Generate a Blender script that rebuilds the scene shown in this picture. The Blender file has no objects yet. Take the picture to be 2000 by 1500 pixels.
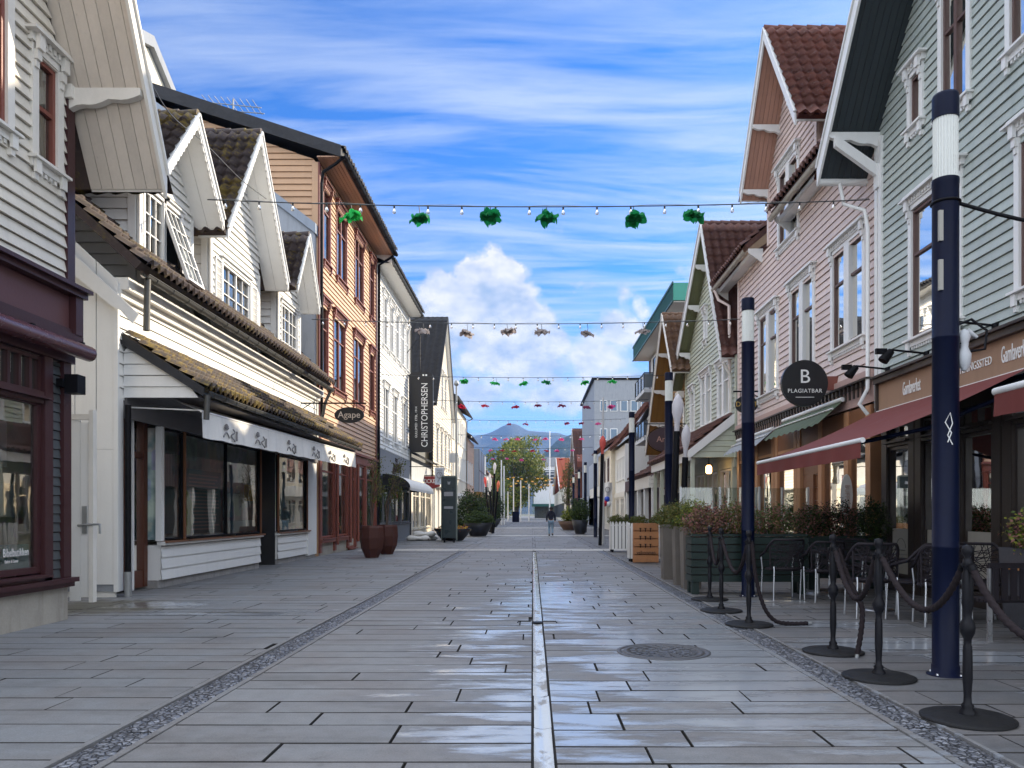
import bpy, math, random
from math import pi, sin, cos, tan, radians, sqrt, atan2
from mathutils import Vector, Matrix, noise
R = random.Random(11)
S = bpy.context.scene
COL = S.collection
# ---------------------------------------------------------------- camera
EYE = 1.4
cam_d = bpy.data.cameras.new("camera"); cam = bpy.data.objects.new("camera", cam_d); COL.objects.link(cam)
cam.location = (0, 0, EYE); cam.rotation_euler = (radians(90), 0, 0)
cam_d.sensor_width = 36; cam_d.lens = 27.0; cam_d.shift_x = -0.02; cam_d.shift_y = 0.126
cam_d.clip_start = 0.05; cam_d.clip_end = 20000
S.camera = cam
# ---------------------------------------------------------------- light
SUN_EL = 24.0      # degrees above the horizon
SUN_AZ = 50.5      # degrees clockwise from +Y (towards +X)
sd = bpy.data.lights.new("sun", 'SUN'); sd.energy = 3.0; sd.angle = radians(0.5); sd.color = (1.0, .86, .66)
sun = bpy.data.objects.new("sun", sd); COL.objects.link(sun); sun.location = (30, 20, 40)
sv = Vector((sin(radians(SUN_AZ)) * cos(radians(SUN_EL)), cos(radians(SUN_AZ)) * cos(radians(SUN_EL)), sin(radians(SUN_EL))))
sun.rotation_euler = sv.to_track_quat('Z', 'Y').to_euler()
S.view_settings.view_transform = 'Standard'; S.view_settings.look = 'None'
S.view_settings.exposure = 1.45; S.view_settings.gamma = 1.0; S.view_settings.use_curve_mapping = False
S.render.engine = 'CYCLES'
S.cycles.max_bounces = 6; S.cycles.transparent_max_bounces = 12; S.cycles.glossy_bounces = 3
S.cycles.diffuse_bounces = 3; S.cycles.transmission_bounces = 4; S.cycles.volume_bounces = 0
S.cycles.sample_clamp_indirect = 6.0; S.cycles.caustics_reflective = False; S.cycles.caustics_refractive = False

class NT:
    """tiny node helper"""
    def __init__(s, tree): s.t = tree; s.n = tree.nodes; s.l = tree.links
    def __call__(s, typ, ins=None, **props):
        nd = s.n.new(typ)
        for k, v in props.items(): setattr(nd, k, v)
        if ins:
            for k, v in ins.items():
                sock = nd.inputs[k]
                if isinstance(v, bpy.types.NodeSocket): s.l.new(v, sock)
                else: sock.default_value = v
        return nd
    def m(s, op, a, b=0.0, c=0.0, clamp=False):
        nd = s.n.new('ShaderNodeMath'); nd.operation = op; nd.use_clamp = clamp
        for i, v in enumerate((a, b, c)):
            if isinstance(v, bpy.types.NodeSocket): s.l.new(v, nd.inputs[i])
            else: nd.inputs[i].default_value = v
        return nd.outputs[0]
    def mix(s, f, a, b, bt='MIX'):
        nd = s.n.new('ShaderNodeMix'); nd.data_type = 'RGBA'; nd.blend_type = bt
        for i, v in ((0, f), (6, a), (7, b)):
            if isinstance(v, bpy.types.NodeSocket): s.l.new(v, nd.inputs[i])
            elif i: nd.inputs[i].default_value = (v[0], v[1], v[2], 1)
            else: nd.inputs[i].default_value = v
        return nd.outputs[2]
    def ramp(s, f, stops, interp='LINEAR'):
        nd = s.n.new('ShaderNodeValToRGB'); nd.color_ramp.interpolation = interp
        e = nd.color_ramp.elements
        while len(e) < len(stops): e.new(.5)
        for i, (p, c) in enumerate(stops):
            e[i].position = p; e[i].color = (c, c, c, 1) if isinstance(c, (int, float)) else (c[0], c[1], c[2], 1)
        s.l.new(f, nd.inputs[0]); return nd.outputs[0]
    def noise(s, vec, scale, detail=3, rough=.5, dist=0):
        nd = s('ShaderNodeTexNoise', {'Vector': vec, 'Scale': scale, 'Detail': detail, 'Roughness': rough, 'Distortion': dist}); return nd.outputs[0]
    def map(s, vec, sc=(1, 1, 1), loc=(0, 0, 0), rot=(0, 0, 0)):
        return s('ShaderNodeMapping', {'Vector': vec, 'Scale': sc, 'Location': loc, 'Rotation': rot}).outputs[0]

# ---------------------------------------------------------------- sky with clouds (by direction)
SKYTINT = (.20, .50, .86); UNSEEN_FILL = (5.6, 5.9, 6.4)
W = bpy.data.worlds.new("World"); S.world = W; W.use_nodes = True
n = NT(W.node_tree); n.n.clear()
out = n('ShaderNodeOutputWorld'); bg = n('ShaderNodeBackground', {'Strength': 0.13})
sky = n('ShaderNodeTexSky', sky_type='NISHITA', sun_disc=False, sun_elevation=radians(SUN_EL), sun_rotation=radians(SUN_AZ), air_density=1.0, dust_density=0.6, ozone_density=2.5)
tc = n('ShaderNodeTexCoord'); sp = n('ShaderNodeSeparateXYZ', {0: tc.outputs['Generated']})
X_, Y_, Z_ = sp.outputs
zc = n.m('MAXIMUM', Z_, .03); ya = n.m('MAXIMUM', n.m('ABSOLUTE', Y_), .02)
# streaky high cloud on a plane overhead
pc = n('ShaderNodeCombineXYZ', {0: n.m('DIVIDE', X_, zc), 1: n.m('DIVIDE', Y_, zc), 2: 0.0}).outputs[0]
warp = n('ShaderNodeTexNoise', {'Vector': pc, 'Scale': .35, 'Detail': 2.0})
pw = n('ShaderNodeVectorMath', {0: pc, 1: n('ShaderNodeVectorMath', {0: warp.outputs[1], 1: (.8, .8, 0)}, operation='MULTIPLY').outputs[0]}, operation='ADD').outputs[0]
c1 = n.noise(n.map(pw, (1.1, 5.5, 1), (1.3, .4, 0), (0, 0, radians(-7))), 1.0, 9, .60, .35)
c2 = n.noise(n.map(pw, (.16, .55, 1), (7.0, 2.5, 0), (0, 0, radians(5))), 1.0, 4, .55)
cir = n.m('MULTIPLY', n.ramp(c1, [(.36, 0), (.64, 1)]), n.ramp(c2, [(.30, .12), (.56, 1)]))
cir = n.m('MULTIPLY', cir, .85)
# heaped cloud low in the sky: ellipses in (x/y, z/y) with a ragged noise edge
a_ = n.m('DIVIDE', X_, ya); e_ = n.m('DIVIDE', Z_, ya)
ae = n('ShaderNodeCombineXYZ', {0: a_, 1: e_, 2: n.m('MULTIPLY', Y_, .0)}).outputs[0]
w1 = n('ShaderNodeTexNoise', {'Vector': ae, 'Scale': 9.0, 'Detail': 6.0, 'Roughness': .6})
wsep = n('ShaderNodeSeparateXYZ', {0: w1.outputs[1]})
aw = n.m('ADD', a_, n.m('MULTIPLY', n.m('SUBTRACT', wsep.outputs[0], .5), .13))
ew = n.m('ADD', e_, n.m('MULTIPLY', n.m('SUBTRACT', wsep.outputs[1], .5), .13))
blobs = [(955, 520, 62, 52, 1.3), (930, 585, 90, 66, 1.3), (1005, 660, 95, 62, 1.3), (965, 610, 80, 70, 1.2), (880, 640, 90, 50, .8), (1010, 700, 150, 60, .75), (1130, 690, 190, 75, .6),
         (1250, 640, 110, 50, .72), (1225, 560, 30, 40, .55), (1140, 545, 45, 18, .5), (1270, 590, 35, 34, .6), (1350, 520, 60, 26, .45), (1180, 770, 300, 60, .7), (850, 770, 300, 60, .6), (700, 640, 100, 30, .4),
         (1050, 740, 420, 110, .42), (200, 700, 300, 90, .6), (1800, 640, 300, 110, .6), (560, 760, 200, 80, .7), (1095, 450, 20, 28, .35)]
tot = None
for px, py, rx, ry, k in blobs:
    dx = n.m('DIVIDE', n.m('SUBTRACT', aw, (px - 1040) / 1500), rx / 1500)
    dy = n.m('DIVIDE', n.m('SUBTRACT', ew, (1002 - py) / 1500), ry / 1500)
    r2 = n.m('ADD', n.m('MULTIPLY', dx, dx), n.m('MULTIPLY', dy, dy))
    g = n.m('MULTIPLY', n.m('EXPONENT', n.m('MULTIPLY', r2, -.8)), k)
    tot = g if tot is None else n.m('MAXIMUM', tot, g)
fine = n.noise(ae, 16, 7, .62)
dens = n.ramp(n.m('ADD', tot, n.m('MULTIPLY', n.m('SUBTRACT', fine, .5), .9)), [(.34, 0), (.58, 1)])
# cloud colour: bright heads, blue grey hollows
shade = n.noise(n.map(ae, (1, 1.5, 1), (.03, .012, 0)), 13, 5, .6)
ccol = n.mix(n.ramp(shade, [(.34, 0), (.60, 1)]), (1.7, 2.25, 3.0), (4.1, 4.1, 4.0))
sat = n('ShaderNodeHueSaturation', {'Hue': .5, 'Saturation': 1.25, 'Value': 1.0, 'Color': sky.outputs[0]}).outputs[0]
sat = n.mix(1.0, sat, SKYTINT, 'MULTIPLY')
col = n.mix(n.m('MULTIPLY', cir, n.m('SUBTRACT', 1, dens)), sat, (2.75, 3.3, 4.1))
low = n.ramp(e_, [(0.0, .8), (.16, .40), (.30, 0)])
col = n.mix(n.m('MULTIPLY', low, .8), col, (1.9, 2.8, 3.8))
col = n.mix(n.m('MULTIPLY', dens, .93), col, ccol)
col = n.mix(1.0, col, (.77, .74, .71), 'MULTIPLY')
# bright white fill added to the unseen sky overhead, behind and beside the view
ov = n.m('MAXIMUM', n.ramp(Z_, [(.60, 0), (.76, 1)]), n.ramp(n.m('SUBTRACT', .5, n.m('MULTIPLY', Y_, .5)), [(.46, 0), (.58, 1)]))
side_fill = n.ramp(n.m('DIVIDE', n.m('ABSOLUTE', X_), ya), [(.76, 0), (1.0, 1)])
ov = n.m('MAXIMUM', ov, n.m('MULTIPLY', side_fill, .75))
ovn = n.ramp(n.noise(tc.outputs['Generated'], 3.0, 5, .6), [(.35, .55), (.65, 1.0)])
col = n.mix(n.m('MULTIPLY', ov, ovn), col, UNSEEN_FILL)
n.l.new(col, bg.inputs[0]); n.l.new(bg.outputs[0], out.inputs[0])

# ---------------------------------------------------------------- materials
MC = {}
def newmat(name):
    m = bpy.data.materials.new(name); m.use_nodes = True
    t = NT(m.node_tree); t.n.clear()
    o = t('ShaderNodeOutputMaterial'); b = t('ShaderNodeBsdfPrincipled')
    t.l.new(b.outputs[0], o.inputs[0])
    return m, t, b
def paint(name, col, rough=.55, var=.10, dirt=.18, bump=.15, isl=.08, metal=0, spec=.4, scale=3.0, dirtcol=None, grain=None):
    if name in MC: return MC[name]
    m, t, b = newmat(name)
    co = t('ShaderNodeTexCoord').outputs['Object']
    c = (col[0], col[1], col[2], 1)
    geo = t('ShaderNodeNewGeometry')
    rv = t.m('SUBTRACT', geo.outputs['Random Per Island'], .5)
    n1 = t.noise(co, scale, 5, .6)
    n2 = t.noise(t.map(co, (3.0, 3.0, .35)), 2.2, 4, .6)       # rain streaks
    n3 = t.noise(t.map(co, grain or (30, 30, 30)), 1.0, 3, .6)
    v = t.m('ADD', 1.0, t.m('MULTIPLY', t.m('SUBTRACT', n1, .5), var * 2))
    v = t.m('ADD', v, t.m('MULTIPLY', rv, isl * 2))
    v = t.m('ADD', v, t.m('MULTIPLY', t.m('SUBTRACT', n3, .5), var))
    chip = t.ramp(t.noise(t.map(co, (14, 3, 9)), 1.0, 6, .7), [(.66, 0), (.72, 1)])
    cc = t.mix(1.0, col, t('ShaderNodeCombineColor', {0: v, 1: v, 2: v}).outputs[0], 'MULTIPLY')
    dc = dirtcol or tuple(x * .38 + .02 for x in col)
    cc = t.mix(t.m('MULTIPLY', t.ramp(n2, [(.50, 0), (.78, 1)]), dirt), cc, dc)
    if dirt >= .12: cc = t.mix(t.m('MULTIPLY', chip, .45), cc, dc)
    t.l.new(cc, b.inputs['Base Color'])
    t.l.new(t.m('ADD', rough, t.m('MULTIPLY', t.m('SUBTRACT', n1, .5), .25), clamp=True), b.inputs['Roughness'])
    b.inputs['Metallic'].default_value = metal
    b.inputs['Specular IOR Level'].default_value = spec
    if bump:
        bp = t('ShaderNodeBump', {'Strength': bump, 'Distance': .01, 'Height': n3}); t.l.new(bp.outputs[0], b.inputs['Normal'])
    MC[name] = m; return m
def glass(name='window_glass', tint=(.55, .62, .62), base=.10):
    if name in MC: return MC[name]
    m, t, b = newmat(name); t.n.remove(b)
    o = [x for x in t.n if x.type == 'OUTPUT_MATERIAL'][0]
    co = t('ShaderNodeTexCoord').outputs['Object']
    bp = t('ShaderNodeBump', {'Strength': .05, 'Distance': .02, 'Height': t.noise(co, 1.6, 2, .5)})
    fr = t('ShaderNodeFresnel', {'IOR': 1.7})
    gl = t('ShaderNodeBsdfGlossy', {'Color': (1, .97, .91, 1), 'Roughness': .015, 'Normal': bp.outputs[0]})
    tr = t('ShaderNodeBsdfTransparent', {'Color': (*tint, 1)})
    mx = t('ShaderNodeMixShader', {0: t.m('ADD', t.m('MULTIPLY', fr.outputs[0], .95), base, clamp=True), 1: tr.outputs[0], 2: gl.outputs[0]})
    t.l.new(mx.outputs[0], o.inputs[0]); MC[name] = m; return m
def foliage(name, c1, c2, trans=.25):
    if name in MC: return MC[name]
    m, t, b = newmat(name)
    geo = t('ShaderNodeNewGeometry')
    co = t('ShaderNodeTexCoord').outputs['Object']
    f = t.m('ADD', t.m('MULTIPLY', geo.outputs['Random Per Island'], .6), t.m('MULTIPLY', t.noise(co, 1.4, 3), .5))
    t.l.new(t.mix(f, c1, c2), b.inputs['Base Color']); b.inputs['Roughness'].default_value = .6
    b.inputs['Specular IOR Level'].default_value = .25
    o = [x for x in t.n if x.type == 'OUTPUT_MATERIAL'][0]
    tl = t('ShaderNodeBsdfTranslucent', {'Color': t.mix(f, c1, c2)})
    mx = t('ShaderNodeMixShader', {0: trans, 1: b.outputs[0], 2: tl.outputs[0]})
    t.l.new(mx.outputs[0], o.inputs[0]); MC[name] = m; return m
def tiles(name, c1, c2, moss=None, mossamt=.5, rough=.75, lich=.15):
    if name in MC: return MC[name]
    m, t, b = newmat(name)
    co = t('ShaderNodeTexCoord').outputs['Object']
    n1 = t.noise(co, 1.3, 5, .65); n2 = t.noise(co, 9, 5, .7); n3 = t.noise(co, 40, 3, .6)
    v = t('ShaderNodeTexVoronoi', {'Vector': t.map(co, (3.2, 3.2, 4.2)), 'Scale': 1.0})
    c = t.mix(t.m('ADD', t.m('MULTIPLY', n1, .5), t.m('MULTIPLY', t('ShaderNodeSeparateColor', {0: v.outputs[1]}).outputs[0], .5)), c1, c2)
    c = t.mix(t.m('MULTIPLY', t.ramp(n2, [(.55, 0), (.75, 1)]), lich), c, (.42, .40, .36))
    if moss:
        mk = t.m('ADD', t.m('MULTIPLY', n1, .6), t.m('MULTIPLY', n2, .6))
        c = t.mix(t.ramp(mk, [(.66 - .22 * mossamt, 0), (.76 - .22 * mossamt, 1)]), c, moss)
    t.l.new(c, b.inputs['Base Color']); b.inputs['Roughness'].default_value = rough
    bp = t('ShaderNodeBump', {'Strength': .6, 'Distance': .015, 'Height': t.m('ADD', n2, t.m('MULTIPLY', n3, .4))}); t.l.new(bp.outputs[0], b.inputs['Normal'])
    MC[name] = m; return m
def emis(name, col, st):
    if name in MC: return MC[name]
    m, t, b = newmat(name); b.inputs['Base Color'].default_value = (*col, 1)
    b.inputs['Emission Color'].default_value = (*col, 1); b.inputs['Emission Strength'].default_value = st
    MC[name] = m; return m

# ---------------------------------------------------------------- mesh builder
SPLIT = {'bracket', 'downpipe', 'column', 'foot', 'post', 'shop_post', 'recess', 'inspection_plate', 'wheel', 'shop_window_pane', 'balcony_rail', 'plinth', 'window', 'leg', 'corner_board', 'bay_front'}
class MB:
    def __init__(s): s.v = []; s.f = []; s.mi = []; s.sm = []
    def poly(s, pts, m=0, sm=False):
        b = len(s.v); s.v.extend([tuple(p) for p in pts]); s.f.append(tuple(range(b, b + len(pts)))); s.mi.append(m); s.sm.append(sm)
    def add(s, vs, fs, m=0, sm=False):
        b = len(s.v); s.v.extend([tuple(p) for p in vs])
        for f in fs: s.f.append(tuple(b + i for i in f)); s.mi.append(m); s.sm.append(sm)
    def hexa(s, c, m=0):      # 8 corners: bottom 4 then top 4
        s.add(c, [(0, 3, 2, 1), (4, 5, 6, 7), (0, 1, 5, 4), (1, 2, 6, 5), (2, 3, 7, 6), (3, 0, 4, 7)], m)
    def box(s, x0, x1, y0, y1, z0, z1, m=0):
        s.hexa([(x0, y0, z0), (x1, y0, z0), (x1, y1, z0), (x0, y1, z0), (x0, y0, z1), (x1, y0, z1), (x1, y1, z1), (x0, y1, z1)], m)
    def fb(s, fr, u0, u1, z0, z1, d0, d1, m=0):
        P = fr.P
        s.hexa([P(u0, z0, d0), P(u1, z0, d0), P(u1, z0, d1), P(u0, z0, d1), P(u0, z1, d0), P(u1, z1, d0), P(u1, z1, d1), P(u0, z1, d1)], m)
    def prism(s, A, B, m=0):  # two matching outlines
        k = len(A); s.add(list(A) + list(B), [tuple(range(k - 1, -1, -1)), tuple(range(k, 2 * k))] + [(i, (i + 1) % k, k + (i + 1) % k, k + i) for i in range(k)], m)
    def fprism(s, fr, uz, d0, d1, m=0):
        s.prism([fr.P(u, z, d0) for u, z in uz], [fr.P(u, z, d1) for u, z in uz], m)
    def tube(s, pts, r, k=8, m=0, cap=True, spiral=None):
        pts = [Vector(p) for p in pts]; N = len(pts); vs = []; up = None
        L = 0
        for i, p in enumerate(pts):
            t = (pts[min(i + 1, N - 1)] - pts[max(i - 1, 0)])
            t = t.normalized() if t.length > 1e-9 else Vector((0, 0, 1))
            if up is None: up = t.orthogonal().normalized()
            up = (up - t * up.dot(t)); up = up.normalized() if up.length > 1e-6 else t.orthogonal().normalized()
            bi = t.cross(up)
            if i: L += (pts[i] - pts[i - 1]).length
            rr = r[i] if isinstance(r, (list, tuple)) else r
            for j in range(k):
                a = 2 * pi * j / k
                q = rr * (1 + spiral[1] * cos(3 * a + L * spiral[0])) if spiral else rr
                vs.append(p + up * (q * cos(a)) + bi * (q * sin(a)))
        fs = [(i * k + j, i * k + (j + 1) % k, (i + 1) * k + (j + 1) % k, (i + 1) * k + j) for i in range(N - 1) for j in range(k)]
        s.add(vs, fs, m, True)
        if cap:
            s.poly([vs[j] for j in range(k)][::-1], m); s.poly([vs[(N - 1) * k + j] for j in range(k)], m)
    def lathe(s, o, prof, k=24, m=0, sm=True, sx=1, sy=1):
        vs = [(o[0] + r * cos(2 * pi * j / k) * sx, o[1] + r * sin(2 * pi * j / k) * sy, o[2] + z) for r, z in prof for j in range(k)]
        fs = [(i * k + j, i * k + (j + 1) % k, (i + 1) * k + (j + 1) % k, (i + 1) * k + j) for i in range(len(prof) - 1) for j in range(k)]
        s.add(vs, fs, m, sm)
        if prof[-1][0] > 1e-4: s.poly(vs[-k:], m)
        if prof[0][0] > 1e-4: s.poly(vs[:k][::-1], m)
    def grid(s, fn, nu, nv, m=0, sm=True):
        vs = [fn(i / nu, j / nv) for j in range(nv + 1) for i in range(nu + 1)]
        s.add(vs, [(j * (nu + 1) + i, j * (nu + 1) + i + 1, (j + 1) * (nu + 1) + i + 1, (j + 1) * (nu + 1) + i) for j in range(nv) for i in range(nu)], m, sm)
    def parts(s):
        key = {}; par = list(range(len(s.f)))
        def find(i):
            while par[i] != i: par[i] = par[par[i]]; i = par[i]
            return i
        for i, f in enumerate(s.f):
            for v in f:
                q = tuple(round(c, 3) for c in s.v[v])
                if q in key: par[find(i)] = find(key[q])
                else: key[q] = i
        g = {}
        for i in range(len(s.f)): g.setdefault(find(i), []).append(i)
        return list(g.values())
    def build(s, name, mats, parent=None, label=None):
        if name in SPLIT and parent is not None:
            ps = s.parts()
            if 1 < len(ps) <= 60:
                first = None
                for fl in ps:
                    q = MB(); ix = {}
                    for i in fl:
                        f = []
                        for v in s.f[i]:
                            if v not in ix: ix[v] = len(q.v); q.v.append(s.v[v])
                            f.append(ix[v])
                        q.f.append(tuple(f)); q.mi.append(s.mi[i]); q.sm.append(s.sm[i])
                    o = q._build(name, mats, parent, label); first = first or o
                return first
        return s._build(name, mats, parent, label)
    def _build(s, name, mats, parent=None, label=None):
        me = bpy.data.meshes.new(name); me.from_pydata(s.v, [], s.f)
        for m in (mats if isinstance(mats, (list, tuple)) else [mats]): me.materials.append(m)
        me.polygons.foreach_set('material_index', s.mi); me.polygons.foreach_set('use_smooth', s.sm); me.update()
        o = bpy.data.objects.new(name, me); COL.objects.link(o)
        if parent is not None:
            o.parent = parent
            # children keep world coordinates whatever the root's place
            o.matrix_parent_inverse = Matrix.Translation(-ROOTPOS(parent))
        if label: o['label'] = label
        return o
def ROOTPOS(o):
    return Vector(o.location) if o.type == 'EMPTY' else Vector((0, 0, 0))
class Fr:
    def __init__(s, O, U, D): s.O = Vector(O); s.U = Vector(U); s.D = Vector(D)
    def P(s, u, z, d): return s.O + s.U * u + s.D * d + Vector((0, 0, z))
def LF(x): return Fr((-x, 0, 0), (0, 1, 0), (1, 0, 0))
def RF(x): return Fr((x, 0, 0), (0, 1, 0), (-1, 0, 0))
def CF(y): return Fr((0, y, 0), (1, 0, 0), (0, -1, 0))
def tag(o, label, cat, group=None, kind=None):
    if label: o['label'] = label
    if cat: o['category'] = cat
    if group: o['group'] = group
    if kind: o['kind'] = kind
    return o
def thing(name, label, cat, loc=(0, 0, 0), group=None):
    o = bpy.data.objects.new(name, None); o.empty_display_size = .2; COL.objects.link(o); o.location = loc
    return tag(o, label, cat, group)
def struct(mb, name, mats):
    o = mb.build(name, mats); o['kind'] = 'structure'; return o
def kids(o): return [c for c in bpy.data.objects if c.parent == o]
def dup(root, loc, label, rz=None, group=None, scale=None):
    r = root.copy(); COL.objects.link(r); r.location = loc; r['label'] = label
    if rz is not None: r.rotation_euler = (0, 0, rz)
    if scale: r.scale = scale
    if group: r['group'] = group
    for c in kids(root):
        c2 = c.copy(); COL.objects.link(c2); c2.parent = r
        for g in kids(c):
            g2 = g.copy(); COL.objects.link(g2); g2.parent = c2
    return r
FONT = {}
def text(parent, s, size, O, U, V, mat, name='lettering', ex=.006, align='CENTER', sx=1.0, shear=0, sp=1.0):
    """text as a mesh: O origin, U reading direction, V up"""
    c = bpy.data.curves.new(name, 'FONT'); c.body = s; c.size = size; c.extrude = ex; c.align_x = align; c.align_y = 'CENTER'; c.shear = shear; c.space_character = sp
    c.resolution_u = 3
    t = bpy.data.objects.new(name, c); COL.objects.link(t)
    dg = bpy.context.evaluated_depsgraph_get(); me = bpy.data.meshes.new_from_object(t.evaluated_get(dg))
    bpy.data.objects.remove(t)
    U = Vector(U).normalized(); V = Vector(V).normalized(); N = U.cross(V)
    O = Vector(O)
    for v in me.vertices:
        x, y, z = v.co; v.co = O + U * (x * sx) + V * y + N * z
    me.materials.clear(); me.materials.append(mat)
    o = bpy.data.objects.new(name, me); COL.objects.link(o)
    if parent is not None:
        o.parent = parent; o.matrix_parent_inverse = Matrix.Translation(-ROOTPOS(parent))
    return o

# ---------------------------------------------------------------- building kit
def span(poly, z):
    xs = []
    k = len(poly)
    for i in range(k):
        (u0, z0), (u1, z1) = poly[i], poly[(i + 1) % k]
        if (z0 - z) * (z1 - z) < 0 or (z0 == z) != (z1 == z):
            if z1 != z0: xs.append(u0 + (u1 - u0) * (z - z0) / (z1 - z0))
    return (min(xs), max(xs)) if len(xs) >= 2 else None
def clap(mb, fr, poly, pitch=.15, t=.04, holes=(), m=0, d=0.0):
    zs = [p[1] for p in poly]; z = min(zs); top = max(zs)
    while z < top - .01:
        z1 = min(z + pitch, top)
        a = span(poly, z + 1e-4); b = span(poly, z1 - 1e-4)
        if a and b:
            if (b[1] - b[0]) < .02: b = ((a[0] + a[1]) / 2 - .01, (a[0] + a[1]) / 2 + .01)
            zc_ = (z + z1) / 2
            hs = sorted([(h[0], h[1]) for h in holes if h[2] < zc_ < h[3]])
            segs = []; cu0, cu1 = a[0], b[0]
            for h in hs:
                if h[1] <= min(cu0, cu1) or h[0] >= max(a[1], b[1]): continue
                if h[0] > max(cu0, cu1): segs.append((cu0, h[0], cu1, h[0]))
                cu0 = cu1 = h[1]
            if cu0 < a[1]: segs.append((cu0, a[1], cu1, max(b[1], cu1)))
            tt = t * (1 + R.uniform(-.15, .15)); sg = R.uniform(-.003, .003)
            for (p0, p1, q0, q1) in segs:
                # split long boards at random butt joints
                cuts = [0.0]; L = p1 - p0
                if L > 5: cuts.append(R.uniform(.25, .75))
                cuts.append(1.0)
                for c0, c1 in zip(cuts, cuts[1:]):
                    pa, pb = p0 + L * c0, p0 + L * c1 - (.004 if c1 < 1 else 0)
                    qa, qb = q0 + (q1 - q0) * c0, q0 + (q1 - q0) * c1 - (.004 if c1 < 1 else 0)
                    P = fr.P
                    mb.add([P(pa, z + sg, d + tt), P(pb, z + sg, d + tt), P(qb, z1 - .009, d + t * .12), P(qa, z1 - .009, d + t * .12),
                            P(pa, z + sg, d - .03), P(pb, z + sg, d - .03)], [(0, 1, 2, 3), (4, 5, 1, 0)], m)
        z = z1
def pantile(mb, O, A, la, B, lb, N, pa=.24, pb=.34, h=.08, step=.06, m=0, res=6):
    O, A, B, N = Vector(O), Vector(A).normalized(), Vector(B).normalized(), Vector(N).normalized()
    na = max(1, round(la / pa)); pa = la / na; nb = max(1, round(lb / pb)); pb = lb / nb
    jit = [[R.uniform(-.008, .008) for _ in range(na + 1)] for _ in range(nb + 1)]
    def wav(t):  # S shape tile profile
        t = t % 1.0
        return h * (0.5 + .5 * cos(2 * pi * t)) if t < .55 else h * (.5 + .5 * cos(2 * pi * .55)) * 0 + h * .5 * (1 + cos(2 * pi * t)) 
    vs = []; fs = []; k = na * res + 1
    for j in range(nb):
        for row in (0, 1):
            for i in range(k):
                a = i * pa / res; ti = min(na - 1, i // res)
                w = wav(i / res + .5)
                b = (j + row) * pb + (.02 * (1 - w / h) if row else 0) + (jit[j][ti] if row else jit[j - 1][ti] if j else 0)
                vs.append(O + A * a + B * b + N * (w + (step if row else 0) + jit[j][ti] * .6))
    for j in range(2 * nb - 1):
        for i in range(k - 1):
            fs.append((j * k + i, j * k + i + 1, (j + 1) * k + i + 1, (j + 1) * k + i))
    mb.add(vs, fs, m, True)
    # thin front lip so the eave tiles show their ends
    base = (2 * nb - 1) * k
    lip = [vs[base + i] - N * (step + .012) for i in range(k)]
    mb.add([vs[base + i] for i in range(k)] + lip, [(i, i + 1, k + i + 1, k + i) for i in range(k - 1)], m)
def teeth(mb, fr, A, T, h, d0, d1, pitch=.16, size=.07, m=0):
    (u0, z0), (u1, z1) = A, T
    L = sqrt((u1 - u0) ** 2 + (z1 - z0) ** 2); k = int(L / pitch)
    for i in range(k):
        t0, t1, tm = i / k, (i + .85) / k, (i + .42) / k
        p = lambda t, dz=0: (u0 + (u1 - u0) * t, z0 + (z1 - z0) * t - h - dz)
        mb.fprism(fr, [p(t0), p(t1), p(t1, size * .5), p(tm, size), p(t0, size * .5)], d0, d1, m)
def bracket(mb, fr, u, z, d0, d1, h=.28, w=.09, m=0):
    """scalloped horizontal beam from the wall (d0) out to the rake (d1)"""
    pr = [(d0, z), (d1, z), (d1, z - h * .35)]
    L = d1 - d0
    for i in range(1, 13):
        t = i / 12; pr.append((d1 - L * t, z - h * .35 - h * .6 * t ** 1.3 - .045 * abs(sin(t * pi * 2.5))))
    mb.prism([fr.P(u, zz, dd) for dd, zz in pr], [fr.P(u + w, zz, dd) for dd, zz in pr], m)
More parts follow.
